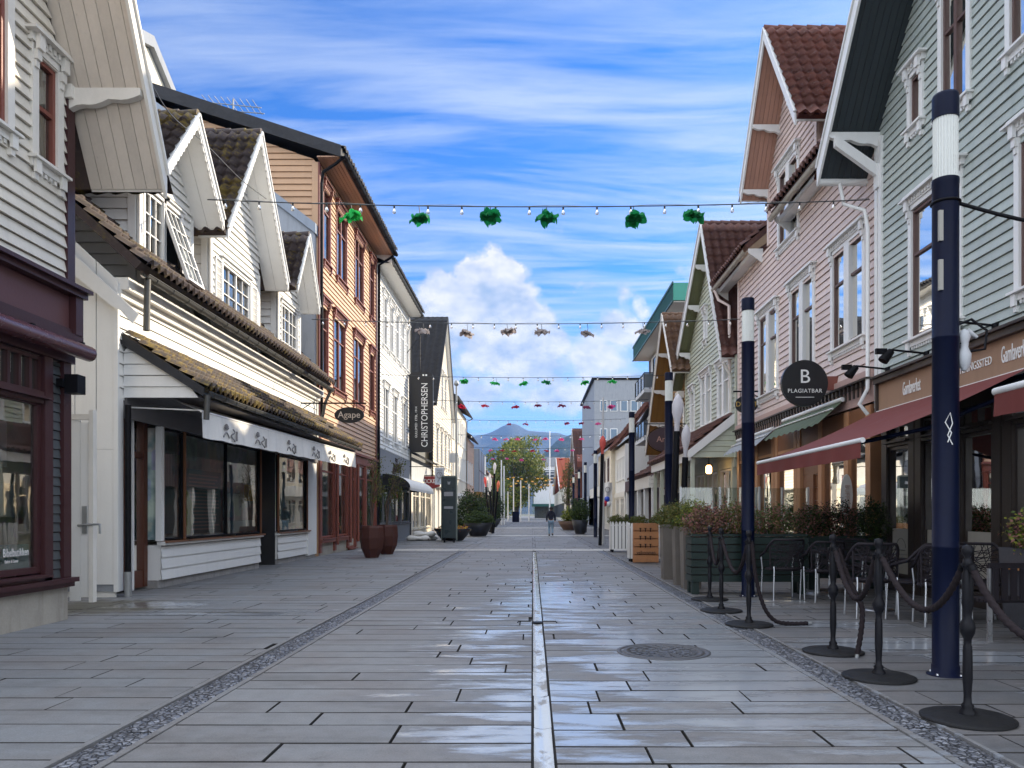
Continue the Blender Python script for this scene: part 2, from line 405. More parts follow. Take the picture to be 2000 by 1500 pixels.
def street_gable(par, fr, A, T0, T1, over, back, rmat, smat, bmat, barge=.24, tile=True, thick=.14, scall=False, pa=.26, pb=.36, capmat=None, planks=.13):
    """roof of a gable that faces the street; A apex, T0/T1 tips as (u,z)"""
    ro = MB(); so = MB(); ba = MB(); P = fr.P
    for T in (T0, T1):
        du, dz = T[0] - A[0], T[1] - A[1]; L = sqrt(du * du + dz * dz)
        B = (fr.U * du + Vector((0, 0, dz))).normalized(); N = Vector((0, 0, 1)) - B * B.z; N.normalize()
        # slab
        c = [P(A[0], A[1], over), P(T[0], T[1], over), P(T[0], T[1], -back), P(A[0], A[1], -back)]
        ro.hexa([v for v in c] + [v + N * thick for v in c], 0)
        if tile:
            pantile(ro, P(A[0], A[1], over + .03) + N * (thick + .012), -fr.D, over + back, B, L + .06, N, pa, pb, m=0)
        # soffit boards running down the slope
        d = .0
        while d < over - .02:
            d1 = min(d + planks - .008, over - .005)
            q = [P(A[0], A[1], d), P(T[0], T[1], d), P(T[0], T[1], d1), P(A[0], A[1], d1)]
            so.hexa([v - N * .02 for v in q] + [v - N * .003 for v in q], 0); d += planks
        # barge board and cap
        q = lambda u, z, d0, d1, h0, h1: None
        bb = [(A[0], A[1] + thick + .02), (T[0], T[1] + thick + .02), (T[0], T[1] + thick - barge), (A[0], A[1] + thick - barge)]
        ba.fprism(fr, bb, over + .002, over + .045)
        cc = [P(A[0], A[1] + thick * 1.25 + .03, over - .03), P(T[0], T[1] + thick * 1.25 + .03, over - .03), P(T[0], T[1] + thick * 1.25 + .03, over + .075), P(A[0], A[1] + thick * 1.25 + .03, over + .075)]
        ba.hexa([v - N * .012 for v in cc] + [v + N * .022 for v in cc])
        if scall: teeth(ba, fr, (A[0], A[1] + thick - .01), (T[0], T[1] + thick - .01), barge, over + .006, over + .03)
        # closing board at the tip
        e = .02 if T[0] > A[0] else -.02
        ba.prism([P(T[0], T[1] - .03, 0), P(T[0] + e, T[1] - .03, 0), P(T[0] + e, T[1] + thick, 0), P(T[0], T[1] + thick, 0)],
                 [P(T[0], T[1] - .03, over), P(T[0] + e, T[1] - .03, over), P(T[0] + e, T[1] + thick, over), P(T[0], T[1] + thick, over)])
    # ridge cap
    if tile:
        k = int((over + back) / .36) + 1
        for i in range(k):
            d = over + .04 - i * .36
            pts = [P(A[0], A[1] + thick + .035, d), P(A[0], A[1] + thick + .02, d - .37)]
            ro.tube(pts, [.11, .095], 10)
    r = ro.build('roof', rmat, par); so.build('soffit', smat, r); ba.build('bargeboard', bmat, r)
    return r
def window(par, fr, u0, u1, z0, z1, trim, sash, nx=2, tr=.62, cas=.10, style='orn', curtain=True, fw=.055, depth=.5, room=None, pane=None, rows=None, mull=.035, name='window', head=True, proud=.05):
    P = fr.P; f = MB()
    # casing
    f.fb(fr, u0 - cas, u0, z0 - .02, z1 + .02, .0, proud); f.fb(fr, u1, u1 + cas, z0 - .02, z1 + .02, .0, proud)
    f.fb(fr, u0 - cas, u1 + cas, z1 + .021, z1 + .10, .0, proud + .004)
    if style == 'orn':
        f.fb(fr, u0 - cas - .05, u1 + cas + .05, z1 + .101, z1 + .20, .0, proud + .03)
        hp = [(u0 - cas - .12, z1 + .201), (u1 + cas + .12, z1 + .201), (u1 + cas + .12, z1 + .235), (u0 - cas - .12, z1 + .235)]
        f.fprism(fr, hp, .0, .17)
        f.fprism(fr, [(u0 - cas - .10, z1 + .236), (u1 + cas + .10, z1 + .236), (u1 + cas - .02, z1 + .27), (u0 - cas + .02, z1 + .27)], .0, .15)
        for uu in (u0 - cas * .95, u1 + cas * .05):   # consoles
            f.fb(fr, uu, uu + cas * .9, z1 + .02, z1 + .20, proud + .031, .135); f.fb(fr, uu + .01, uu + cas * .9 - .01, z1 - .10, z1 + .019, proud + .001, .10)
            f.fb(fr, uu + .02, uu + cas * .9 - .02, z1 - .19, z1 - .101, proud + .001, .075)
        k = max(3, int((u1 - u0) / .09))
        for i in range(k):
            uu = u0 + (u1 - u0) * (i + .25) / k; f.fb(fr, uu, uu + (u1 - u0) / k * .5, z1 + .13, z1 + .20, proud + .031, proud + .055)
    elif head:
        f.fb(fr, u0 - cas - .04, u1 + cas + .04, z1 + .101, z1 + .13, .0, proud + .05)
    w = f._build(name, trim, par)
    s = MB()
    s.fb(fr, u0 - cas - .05, u1 + cas + .05, z0 - .055, z0 - .021, .0, .13)
    if style == 'orn':
        s.fb(fr, u0 - cas - .02, u1 + cas + .02, z0 - .15, z0 - .056, .0, .06)
        k = max(3, int((u1 - u0) / .08))
        for i in range(k):
            uu = u0 + (u1 - u0) * (i + .25) / k; s.fb(fr, uu, uu + (u1 - u0) / k * .5, z0 - .20, z0 - .151, .0, .05)
        for uu in (u0 - cas, u1 + .01):
            s.fb(fr, uu, uu + cas * .85, z0 - .22, z0 - .057, .061, .10); s.fb(fr, uu + .015, uu + cas * .85 - .015, z0 - .30, z0 - .221, .0, .07)
    else: s.fb(fr, u0 - cas, u1 + cas, z0 - .11, z0 - .056, .0, .05)
    s.build('sill', trim, w)
    # sash
    a = MB(); d0, d1 = -.05, .012
    a.fb(fr, u0, u0 + fw, z0, z1, d0, d1); a.fb(fr, u1 - fw, u1, z0, z1, d0, d1)
    a.fb(fr, u0 + fw, u1 - fw, z0, z0 + fw * 1.1, d0, d1); a.fb(fr, u0 + fw, u1 - fw, z1 - fw, z1, d0, d1)
    zt = z0 + (z1 - z0) * (tr or 0)
    if tr: a.fb(fr, u0 + fw, u1 - fw, zt, zt + fw, d0, d1 - .004)
    for i in range(1, nx):
        uu = u0 + (u1 - u0) * i / nx
        hw = fw * (.9 if tr else .5)
        a.fb(fr, uu - hw, uu + hw, z0 + fw, z1 - fw, d0 + .002, d1 + .003)
    if rows:   # glazing bars: rows x cols in each light
        nr, nc = rows
        for i in range(nx):
            b0, b1 = u0 + (u1 - u0) * i / nx + fw * .8, u0 + (u1 - u0) * (i + 1) / nx - fw * .8
            for r_ in range(1, nr):
                zz = z0 + fw + (z1 - z0 - 2 * fw) * r_ / nr; a.fb(fr, b0, b1, zz - .012, zz + .012, -.03, .004)
            for c_ in range(1, nc):
                uu = b0 + (b1 - b0) * c_ / nc; a.fb(fr, uu - .012, uu + .012, z0 + fw, z1 - fw, -.03, .006)
    a.build('sash', sash, w)
    g = MB(); e = [R.uniform(-.004, .004) for _ in range(2)]
    for i in range(nx):
        ua, ub = u0 + (u1 - u0) * i / nx, u0 + (u1 - u0) * (i + 1) / nx
        e = [R.uniform(-.006, .006) for _ in range(3)]
        g.poly([P(ua, z0, -.03 + e[0]), P(ub, z0, -.03 + e[1]), P(ub, z1, -.03 + e[2]), P(ua, z1, -.03 + e[0] + e[2] - e[1])])
    g.build('pane', pane or GL, w)
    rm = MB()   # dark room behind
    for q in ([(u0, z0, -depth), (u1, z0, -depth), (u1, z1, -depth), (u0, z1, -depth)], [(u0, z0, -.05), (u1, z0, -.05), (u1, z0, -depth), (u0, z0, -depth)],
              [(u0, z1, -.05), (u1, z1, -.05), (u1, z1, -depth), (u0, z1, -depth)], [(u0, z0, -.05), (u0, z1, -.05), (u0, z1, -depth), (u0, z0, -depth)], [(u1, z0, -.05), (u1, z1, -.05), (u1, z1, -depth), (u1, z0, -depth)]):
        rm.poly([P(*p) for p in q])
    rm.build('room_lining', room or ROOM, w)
    if curtain:
        c = MB(); wd = (u1 - u0) * (R.uniform(.30, .46) if fr.D.x < 0 else R.uniform(.16, .28))
        for side in (0, 1):
            ua = u0 + .02 if side == 0 else u1 - wd - .02
            ph = R.uniform(0, 6)
            c.grid(lambda x, y: P(ua + wd * x * (1 - .25 * y * (1 - side) if side == 0 else 1) , z1 - (z1 - z0) * .98 * y, -.14 + .025 * sin(x * 22 + ph)), 16, 1)
        if curtain == 'cafe': c.grid(lambda x, y: P(u0 + (u1 - u0) * x, z0 + (z1 - z0) * .42 * y, -.12 + .015 * sin(x * 50)), 30, 1)
        c.build('curtain', CURT, w)
    return w
def gutter(mb, fr, u0, u1, z0, d, r=.07, m=0, z1=None, hooks=.6):
    z1 = z0 if z1 is None else z1; k = 7
    vs = []; 
    for uu, zz in ((u0, z0), (u1, z1)):
        for rr in (r, r - .006):
            for j in range(k + 1):
                a = pi + pi * j / k; vs.append(fr.P(uu, zz + rr * sin(a), d + rr * cos(a)))
    K = k + 1
    fs = [(j, j + 1, 2 * K + j + 1, 2 * K + j) for j in range(k)] + [(K + j, K + j + 1, 3 * K + j + 1, 3 * K + j) for j in range(k)]
    mb.add(vs, fs, m, True)
    mb.tube([fr.P(u0, z0 + .003, d + r), fr.P(u1, z1 + .003, d + r)], .010, 6, m)
    if hooks:
        kk = int((u1 - u0) / hooks)
        for i in range(kk + 1):
            uu = u0 + (u1 - u0) * (i + .5) / (kk + 1); zz = z0 + (z1 - z0) * (i + .5) / (kk + 1)
            mb.tube([fr.P(uu, zz + (r + .012) * sin(a), d + (r + .012) * cos(a)) for a in [pi + pi * j / 6 for j in range(7)]], .008, 4, m)
def leafball(mb, c, rx, ry, rz, nleaf, size, mats=2, seed=0, hollow=.35, zmin=None):
    rr = random.Random(seed)
    for i in range(nleaf):
        th = rr.uniform(0, 2 * pi); cz = rr.uniform(-1, 1); sr = sqrt(1 - cz * cz)
        dv = Vector((cos(th) * sr, sin(th) * sr, cz))
        bumpy = 1 + .45 * noise.noise(dv * 2.3 + Vector((seed, 0, 0))) + .25 * noise.noise(dv * 6 + Vector((0, seed, 0)))
        q = bumpy * (hollow + (1 - hollow) * rr.random() ** .45)
        p = Vector(c) + Vector((dv.x * rx * q, dv.y * ry * q, dv.z * rz * q))
        if zmin is not None and p.z < zmin: continue
        s = size * rr.uniform(.55, 1.3)
        u = Vector((rr.gauss(0, 1), rr.gauss(0, 1), rr.gauss(0, 1))).normalized(); v = u.orthogonal().normalized()
        mb.poly([p - u * s * .5, p + v * s * .32, p + u * s * .5, p - v * s * .32], rr.randrange(mats))
# ---------------------------------------------------------------- palette
GL = glass(base=.20); GLS = glass('shop_glass', (.74, .86, .86), .20)
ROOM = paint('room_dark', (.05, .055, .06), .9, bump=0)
CURT = paint('curtain_white', (.72, .72, .70), .8, bump=0)
BEIGE = paint('beige_paint', (.70, .65, .56), .5, dirt=.18, dirtcol=(.36, .31, .24))
BEIGE2 = paint('beige_trim', (.74, .71, .65), .5, dirt=.10)
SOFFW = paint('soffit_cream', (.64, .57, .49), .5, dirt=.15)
WHITE = paint('white_paint', (.83, .82, .78), .5, var=.05, dirt=.16, isl=.03, dirtcol=(.48, .46, .43))
WHITE2 = paint('white_trim', (.80, .80, .78), .45, var=.04, dirt=.12, isl=.02, dirtcol=(.42, .42, .40))
MAROON = paint('maroon_paint', (.052, .018, .020), .4, dirt=.1)
MAROON2 = paint('maroon_panel', (.115, .05, .052), .5, dirt=.1)
BROWNW = paint('brown_sash', (.12, .07, .06), .45)
CHAR = paint('charcoal_boards', (.075, .085, .09), .45)
ORANGE = paint('orange_paint', (.57, .355, .21), .5, dirt=.14)
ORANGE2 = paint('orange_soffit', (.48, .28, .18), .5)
REDBR = paint('redbrown_trim', (.22, .07, .05), .45)
PLINTH = paint('plinth_render', (.38, .35, .30), .85, var=.25, dirt=.5, bump=.5, dirtcol=(.16, .15, .10))
STONE = paint('plinth_stone', (.30, .29, .28), .85, var=.4, dirt=.5, bump=.5)
MOSSROOF = tiles('mossy_tiles', (.035, .027, .027), (.075, .05, .045), moss=(.17, .12, .02), mossamt=.22)
MOSSROOF2 = tiles('very_mossy_tiles', (.045, .035, .03), (.075, .05, .04), moss=(.20, .135, .02), mossamt=.30)
DARKTILE = tiles('dark_tiles', (.04, .03, .03), (.085, .055, .045), moss=(.12, .09, .02), mossamt=.12)
REDTILE = tiles('red_tiles', (.15, .042, .024), (.085, .032, .026), lich=.25)
BRTILE = tiles('brown_tiles', (.13, .05, .035), (.08, .04, .035), lich=.2)
OCHTILE = tiles('ochre_tiles', (.10, .055, .03), (.15, .075, .035), lich=.35)
SLATE = tiles('slate_tiles', (.016, .017, .02), (.035, .035, .04), lich=.04)
BLACK = paint('black_metal', (.008, .008, .010), .5, spec=.12, bump=.05, dirt=.05)
NAVY = paint('navy_steel', (.003, .006, .024), .42, bump=.1, dirt=.5, spec=.15, dirtcol=(.012, .013, .02), var=.3)
ZINC = paint('zinc_gutter', (.32, .33, .33), .5, metal=.5, dirt=.6, dirtcol=(.07, .07, .06))
DKGUT = paint('dark_gutter', (.09, .09, .085), .5, metal=.3, dirt=.5)
STEEL = paint('bright_steel', (.62, .63, .65), .3, metal=1.0, bump=0, dirt=.05)
GREEN = paint('bluegreen_paint', (.43, .475, .44), .5, dirt=.26, dirtcol=(.17, .24, .21))
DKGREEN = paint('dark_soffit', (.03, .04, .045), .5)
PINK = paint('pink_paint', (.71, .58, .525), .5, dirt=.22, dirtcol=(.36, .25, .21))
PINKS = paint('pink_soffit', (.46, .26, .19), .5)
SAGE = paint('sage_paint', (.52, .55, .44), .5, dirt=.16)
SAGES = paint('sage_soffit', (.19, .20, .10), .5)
OCHRE = paint('ochre_paint', (.30, .17, .05), .5)
DKWOOD = paint('dark_shop_wood', (.045, .035, .03), .4)
BRWOOD = paint('brown_shop_wood', (.20, .085, .04), .45)
ORWOOD = paint('orange_shop_wood', (.48, .24, .12), .45)
SIGNBR = paint('sign_board_tan', (.33, .205, .13), .6, dirt=.2)
CREAM = paint('cream_render', (.75, .68, .55), .7, dirt=.2)
GREYR = paint('grey_render', (.30, .32, .35), .8, dirt=.3, var=.15)
GREYL = paint('light_grey_render', (.52, .54, .56), .8, dirt=.3)
BRICK = paint('brick_dark', (.20, .065, .04), .8, var=.2)
TEAL = paint('teal_fascia', (.05, .30, .23), .4)
PLUM = paint('plum_wall', (.06, .03, .035), .6)
REDCL = paint('red_canvas', (.17, .038, .032), .75, var=.12, dirt=.25, bump=.1, dirtcol=(.12, .02, .02))
WHCL = paint('white_canvas', (.78, .76, .72), .75, var=.05, dirt=.25, bump=.1)
GRCL = paint('olive_canvas', (.10, .13, .08), .75)
GYCL = paint('grey_canvas', (.30, .32, .34), .75)
SIGNW = paint('sign_white', (.85, .85, .83), .5, bump=0, dirt=0, var=0)
SIGNK = paint('sign_black', (.012, .012, .014), .35, bump=0)
RUST = paint('rusty_steel', (.060, .017, .011), .65, var=.35, dirt=.4, bump=.4, dirtcol=(.05, .012, .008))
PLANTG = paint('planter_green', (.010, .024, .020), .5)
PLANTK = paint('planter_black', (.02, .022, .028), .5, var=.2)
PLANTS = paint('planter_bronze', (.16, .14, .12), .5, var=.2)
CRATE = paint('crate_wood', (.42, .19, .08), .6, var=.25, grain=(60, 60, 8))
ROPE = paint('dark_rope', (.028, .022, .024), .9, bump=.5, spec=.1)
WOVEN = paint('woven_dark', (.022, .018, .022), .65, spec=.2)
FROST = paint('frosted_film', (.45, .42, .36), .6, bump=0)
LENS = paint('lamp_diffuser', (.72, .74, .70), .3, bump=0, dirt=.1)
LEAF = foliage('leaf_green', (.03, .06, .012), (.09, .13, .03)); LEAF2 = foliage('leaf_olive', (.10, .10, .02), (.17, .15, .04))
LEAFR = foliage('leaf_pink', (.22, .09, .08), (.32, .15, .12)); LEAFY = foliage('leaf_yellowgreen', (.16, .20, .02), (.26, .27, .04))
LEAFD = foliage('leaf_dark', (.015, .03, .012), (.04, .06, .02))
BARK = paint('bark', (.09, .065, .05), .9, bump=.6)

# ---------------------------------------------------------------- ground materials
def wetmask(t, co, blobs):
    x, y, z = t('ShaderNodeSeparateXYZ', {0: co}).outputs
    tot = None
    for bx, by, rx, ry, k in blobs:
        dx = t.m('DIVIDE', t.m('SUBTRACT', x, bx), rx); dy = t.m('DIVIDE', t.m('SUBTRACT', y, by), ry)
        g = t.m('MULTIPLY', t.m('EXPONENT', t.m('MULTIPLY', t.m('ADD', t.m('MULTIPLY', dx, dx), t.m('MULTIPLY', dy, dy)), -1.0)), k)
        tot = g if tot is None else t.m('MAXIMUM', tot, g)
    return tot
def stone_mat(name, base, blobs, warm=(.190, .172, .162), dirt=()):
    m, t, b = newmat(name)
    co = t('ShaderNodeTexCoord').outputs['Object']
    geo = t('ShaderNodeNewGeometry'); rv = geo.outputs['Random Per Island']
    n1 = t.noise(co, .9, 5, .6); n2 = t.noise(co, 7, 5, .65); n3 = t.noise(co, 90, 3, .7)
    v = t.m('ADD', .86, t.m('MULTIPLY', rv, .16)); v = t.m('ADD', v, t.m('MULTIPLY', t.m('SUBTRACT', n2, .5), .60)); v = t.m('ADD', v, t.m('MULTIPLY', t.m('SUBTRACT', n3, .5), .85))
    c = t.mix(t.m('MULTIPLY', t.ramp(n1, [(.42, 0), (.62, 1)]), .6), base, warm)
    c = t.mix(1.0, c, t('ShaderNodeCombineColor', {0: v, 1: v, 2: v}).outputs[0], 'MULTIPLY')
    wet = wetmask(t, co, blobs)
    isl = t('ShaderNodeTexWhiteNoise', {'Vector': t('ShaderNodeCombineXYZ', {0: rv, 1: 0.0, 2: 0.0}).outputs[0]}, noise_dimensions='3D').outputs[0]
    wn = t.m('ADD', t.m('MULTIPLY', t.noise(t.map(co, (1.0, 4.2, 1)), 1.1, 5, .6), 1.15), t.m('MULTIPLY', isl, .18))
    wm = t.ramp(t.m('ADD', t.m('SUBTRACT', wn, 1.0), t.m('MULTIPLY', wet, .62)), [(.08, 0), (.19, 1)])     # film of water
    damp = t.ramp(t.m('ADD', t.m('SUBTRACT', wn, 1.0), t.m('MULTIPLY', wet, .62)), [(-.0, 0), (.16, 1)])
    c = t.mix(t.m('MULTIPLY', damp, .32), c, t.mix(1.0, c, (.42, .42, .45), 'MULTIPLY'))
    c = t.mix(t.m('MULTIPLY', wm, .75), c, (.42, .455, .50))  # sky sheen of the wet film painted in as a pale base colour
    spots = t.m('MAXIMUM', t.ramp(t.noise(co, 3.1, 6, .75), [(.60, 0), (.72, 1)]), t.m('MULTIPLY', t.ramp(t.noise(t.map(co, (.5, 2.2, 1)), 1.3, 6, .7), [(.52, 0), (.70, 1)]), .8))
    c = t.mix(t.m('MULTIPLY', spots, .5), c, (.06, .055, .05))
    if dirt:
        dm = t.ramp(t.m('ADD', wetmask(t, co, dirt), t.m('MULTIPLY', t.m('SUBTRACT', t.noise(co, 5, 6, .75), .5), 1.6)), [(.45, 0), (.75, 1)]); c = t.mix(t.m('MULTIPLY', dm, .85), c, t.mix(n3, (.03, .028, .018), (.16, .14, .09)))
    t.l.new(c, b.inputs['Base Color'])
    r = t.m('SUBTRACT', .62, t.m('MULTIPLY', damp, .2)); r = t.m('SUBTRACT', r, t.m('MULTIPLY', wm, .30), clamp=True)
    r = t.m('ADD', r, t.m('MULTIPLY', t.m('SUBTRACT', n2, .5), .14), clamp=True)
    t.l.new(r, b.inputs['Roughness'])
    b.inputs['Specular IOR Level'].default_value = .5
    t.l.new(t.m('MULTIPLY', wm, .6), b.inputs['Coat Weight']); b.inputs['Coat Roughness'].default_value = .30; b.inputs['Coat IOR'].default_value = 1.6
    h = t.m('ADD', t.m('MULTIPLY', n3, .6), n2)
    bp = t('ShaderNodeBump', {'Strength': t.m('SUBTRACT', .38, t.m('MULTIPLY', wm, .33)), 'Distance': .006, 'Height': h}); t.l.new(bp.outputs[0], b.inputs['Normal'])
    return m
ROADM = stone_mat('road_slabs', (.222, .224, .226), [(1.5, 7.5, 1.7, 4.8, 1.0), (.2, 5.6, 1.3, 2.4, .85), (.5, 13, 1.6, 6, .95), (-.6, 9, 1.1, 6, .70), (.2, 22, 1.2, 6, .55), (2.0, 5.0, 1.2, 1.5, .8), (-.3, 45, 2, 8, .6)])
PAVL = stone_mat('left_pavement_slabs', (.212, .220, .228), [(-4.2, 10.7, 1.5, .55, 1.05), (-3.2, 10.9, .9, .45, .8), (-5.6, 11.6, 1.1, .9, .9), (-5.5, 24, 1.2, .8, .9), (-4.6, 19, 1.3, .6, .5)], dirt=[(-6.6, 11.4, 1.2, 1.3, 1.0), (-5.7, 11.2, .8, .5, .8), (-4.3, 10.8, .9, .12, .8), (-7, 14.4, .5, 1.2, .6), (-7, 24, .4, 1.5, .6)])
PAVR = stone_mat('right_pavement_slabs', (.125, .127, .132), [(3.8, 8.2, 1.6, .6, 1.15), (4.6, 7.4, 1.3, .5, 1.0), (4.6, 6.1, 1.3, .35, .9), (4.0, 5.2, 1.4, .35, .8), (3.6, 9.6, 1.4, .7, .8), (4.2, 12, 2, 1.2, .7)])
JOINT = paint('joint_dirt', (.028, .026, .024), .9, bump=.4)
def cobble_mat():
    m, t, b = newmat('cobble_band')
    co = t('ShaderNodeTexCoord').outputs['Object']
    v = t('ShaderNodeTexVoronoi', {'Vector': co, 'Scale': 21.0, 'Randomness': .9}); v2 = t('ShaderNodeTexVoronoi', {'Vector': co, 'Scale': 21.0, 'Randomness': .9}, feature='DISTANCE_TO_EDGE')
    e = t.ramp(v2.outputs[0], [(0, 0), (.11, 1)])
    c = t.mix(t('ShaderNodeSeparateColor', {0: v.outputs[1]}).outputs[0], (.10, .105, .12), (.27, .28, .31))
    c = t.mix(e, (.025, .025, .028), c); t.l.new(c, b.inputs['Base Color'])
    b.inputs['Roughness'].default_value = .42
    h = t.m('ADD', t.m('MULTIPLY', e, .6), t.m('MULTIPLY', t.m('SUBTRACT', 1, v.outputs[0]), 1.0)); h = t.m('ADD', h, t.m('MULTIPLY', t.noise(co, 60, 4), .25))
    bp = t('ShaderNodeBump', {'Strength': .9, 'Distance': .03, 'Height': h}); t.l.new(bp.outputs[0], b.inputs['Normal'])
    return m
def gutter_mat():
    m, t, b = newmat('gutter_stone_wet')
    co = t('ShaderNodeTexCoord').outputs['Object']
    n1 = t.noise(t.map(co, (5, 2.2, 1)), 1.0, 4, .6)
    dry = t.ramp(n1, [(.54, 0), (.60, 1)])
    t.l.new(t.mix(dry, (.55, .57, .58), (.28, .27, .26)), b.inputs['Base Color'])
    t.l.new(t.m('ADD', .10, t.m('MULTIPLY', dry, .5)), b.inputs['Roughness'])
    b.inputs['Specular IOR Level'].default_value = .8
    bp = t('ShaderNodeBump', {'Strength': .25, 'Distance': .004, 'Height': t.noise(t.map(co, (6, 9, 1)), 2.0, 4)}); t.l.new(bp.outputs[0], b.inputs['Normal'])
    return m
# ---------------------------------------------------------------- ground
mb = MB()
NX, NY = 24, 40
def gz(x, y):
    return -.035
mb.poly([(-6000, -60, -.035), (6000, -60, -.035), (6000, 9000, -.035), (-6000, 9000, -.035)])
g = struct(mb, 'ground', paint('earth', (.10, .11, .08), .95, bump=.2))
mb = MB(); mb.poly([(-9, -6, -.022), (9, -6, -.022), (9, 240, -.022), (-9, 240, -.022)]); struct(mb, 'paving_bed', JOINT)
def slabs(name, xa, xb, y0, y1, mat, row=.35, lmin=.8, lmax=1.8, gx=.010, gy=.012, holes=(), zt=0.0, wide=None):
    mb = MB(); y = y0
    while y < y1:
        f = 1 + max(0, (y - 60) / 60) ; rw = row * R.choice((.9, 1, 1, 1.15))
        x = xa - R.uniform(0, lmax * .9)
        while x < xb:
            L = R.uniform(lmin, lmax)
            if wide: L *= wide(x + L / 2)
            a, b_ = max(x, xa), min(x + L, xb)
            if b_ - a > .05:
                ga = gx * (1 if R.random() < .75 else .35) * .5
                q0, q1, r0, r1 = a + (ga if a > xa else 0), b_ - (ga if b_ < xb else 0), y + gy / 2, y + rw - gy / 2
                z = [zt + R.uniform(-.0022, .0022) for _ in range(4)]
                c = .004
                tp = [(q0 + c, r0 + c, z[0]), (q1 - c, r0 + c, z[1]), (q1 - c, r1 - c, z[2]), (q0 + c, r1 - c, z[3])]
                md = [(q0, r0, z[0] - c), (q1, r0, z[1] - c), (q1, r1, z[2] - c), (q0, r1, z[3] - c)]
                bt = [(q0, r0, -.03), (q1, r0, -.03), (q1, r1, -.03), (q0, r1, -.03)]
                mb.add(tp + md + bt, [(0, 1, 2, 3)])
                b0_ = len(mb.v) - 12; mb.f += [tuple(b0_ + q for q in f) for f in [(4 + i, 4 + (i + 1) % 4, (i + 1) % 4, i) for i in range(4)] + [(8 + i, 8 + (i + 1) % 4, 4 + (i + 1) % 4, 4 + i) for i in range(4)]]; mb.mi += [1] * 8; mb.sm += [False] * 8
            x += L
        y += rw
    return struct(mb, name, [mat, JOINT])
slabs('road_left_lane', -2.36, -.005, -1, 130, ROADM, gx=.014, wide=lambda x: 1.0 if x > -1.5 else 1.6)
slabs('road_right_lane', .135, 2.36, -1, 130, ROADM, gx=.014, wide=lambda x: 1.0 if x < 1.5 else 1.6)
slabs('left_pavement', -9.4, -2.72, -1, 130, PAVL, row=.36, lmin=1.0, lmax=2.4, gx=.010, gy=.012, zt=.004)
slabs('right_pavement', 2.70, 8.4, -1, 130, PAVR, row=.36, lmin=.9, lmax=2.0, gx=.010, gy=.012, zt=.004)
mb = MB(); mb.poly([(-9, 130, -.004), (9, 130, -.004), (9, 240, -.004), (-9, 240, -.004)]); mb.poly([(-30, 240, -.004), (30, 240, -.004), (30, 330, -.004), (-30, 330, -.004)]); struct(mb, 'far_paving', PAVL)
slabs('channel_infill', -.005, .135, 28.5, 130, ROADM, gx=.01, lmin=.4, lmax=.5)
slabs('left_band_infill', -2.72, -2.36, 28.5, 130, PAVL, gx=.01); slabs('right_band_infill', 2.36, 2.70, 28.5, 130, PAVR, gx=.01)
PALE = stone_mat('pale_sunband_slabs', (.50, .49, .46), [(0, 29, 1, 1, .3)], warm=(.46, .43, .38))
slabs('sunlight_band', -6.5, 6.2, 28.3, 29.3, PALE, row=.5, zt=.010, gx=.01); slabs('far_sunlight_band', -6.5, 6.2, 46.2, 47.5, PALE, row=.6, zt=.010, gx=.01); slabs('farthest_sunlight_band', -6.5, 6.2, 70, 72.5, PALE, row=.6, zt=.010, gx=.01)  # bands of sunlight across the road, put in as paler slabs
CB = cobble_mat()
for sx, nm in ((-1, 'left_cobble_strip'), (1, 'right_cobble_strip')):
    mb = MB(); y = -1.0
    while y < 28.4:     # setts in panels with a thin cross joint
        L = R.choice((.9, 1.0, 1.1)); nx_, ny_ = 12, 34
        x0, x1 = (-2.66, -2.42) if sx < 0 else (2.42, 2.66)
        if y > 14: nx_, ny_ = 3, 4
        mb.grid(lambda a, b_: (x0 + (x1 - x0) * a, y + (L - .012) * b_, .002 + (.011 * noise.noise(Vector((a * 11, (y + b_ * L) * 34, 3))) if 0 < a < 1 else -.01)), nx_, ny_)
        y += L
    struct(mb, nm, CB)
    mb = MB(); y = -1.0      # smooth kerb stones both sides of the band
    while y < 28.4:
        L = R.uniform(.8, 1.3)
        for (a, b_) in (((2.36, 2.415) if sx > 0 else (-2.415, -2.36)), ((2.665, 2.70) if sx > 0 else (-2.715, -2.665))):
            mb.box(a + .002, b_ - .002, y, y + L - .01, -.03, .007 + R.uniform(-.002, .003))
        y += L
    struct(mb, nm.replace('cobble_strip', 'edging'), ROADM)
mb = MB(); y = -1.0
while y < 28.3:
    L = R.uniform(.85, 1.15); dx = R.uniform(-.004, .004)
    mb.grid(lambda a, b_: (.008 + dx + .114 * a, y + (L - .008) * b_, -.012 - .010 * sin(pi * a)), 6, 3)
    y += L
struct(mb, 'drain_channel', gutter_mat())
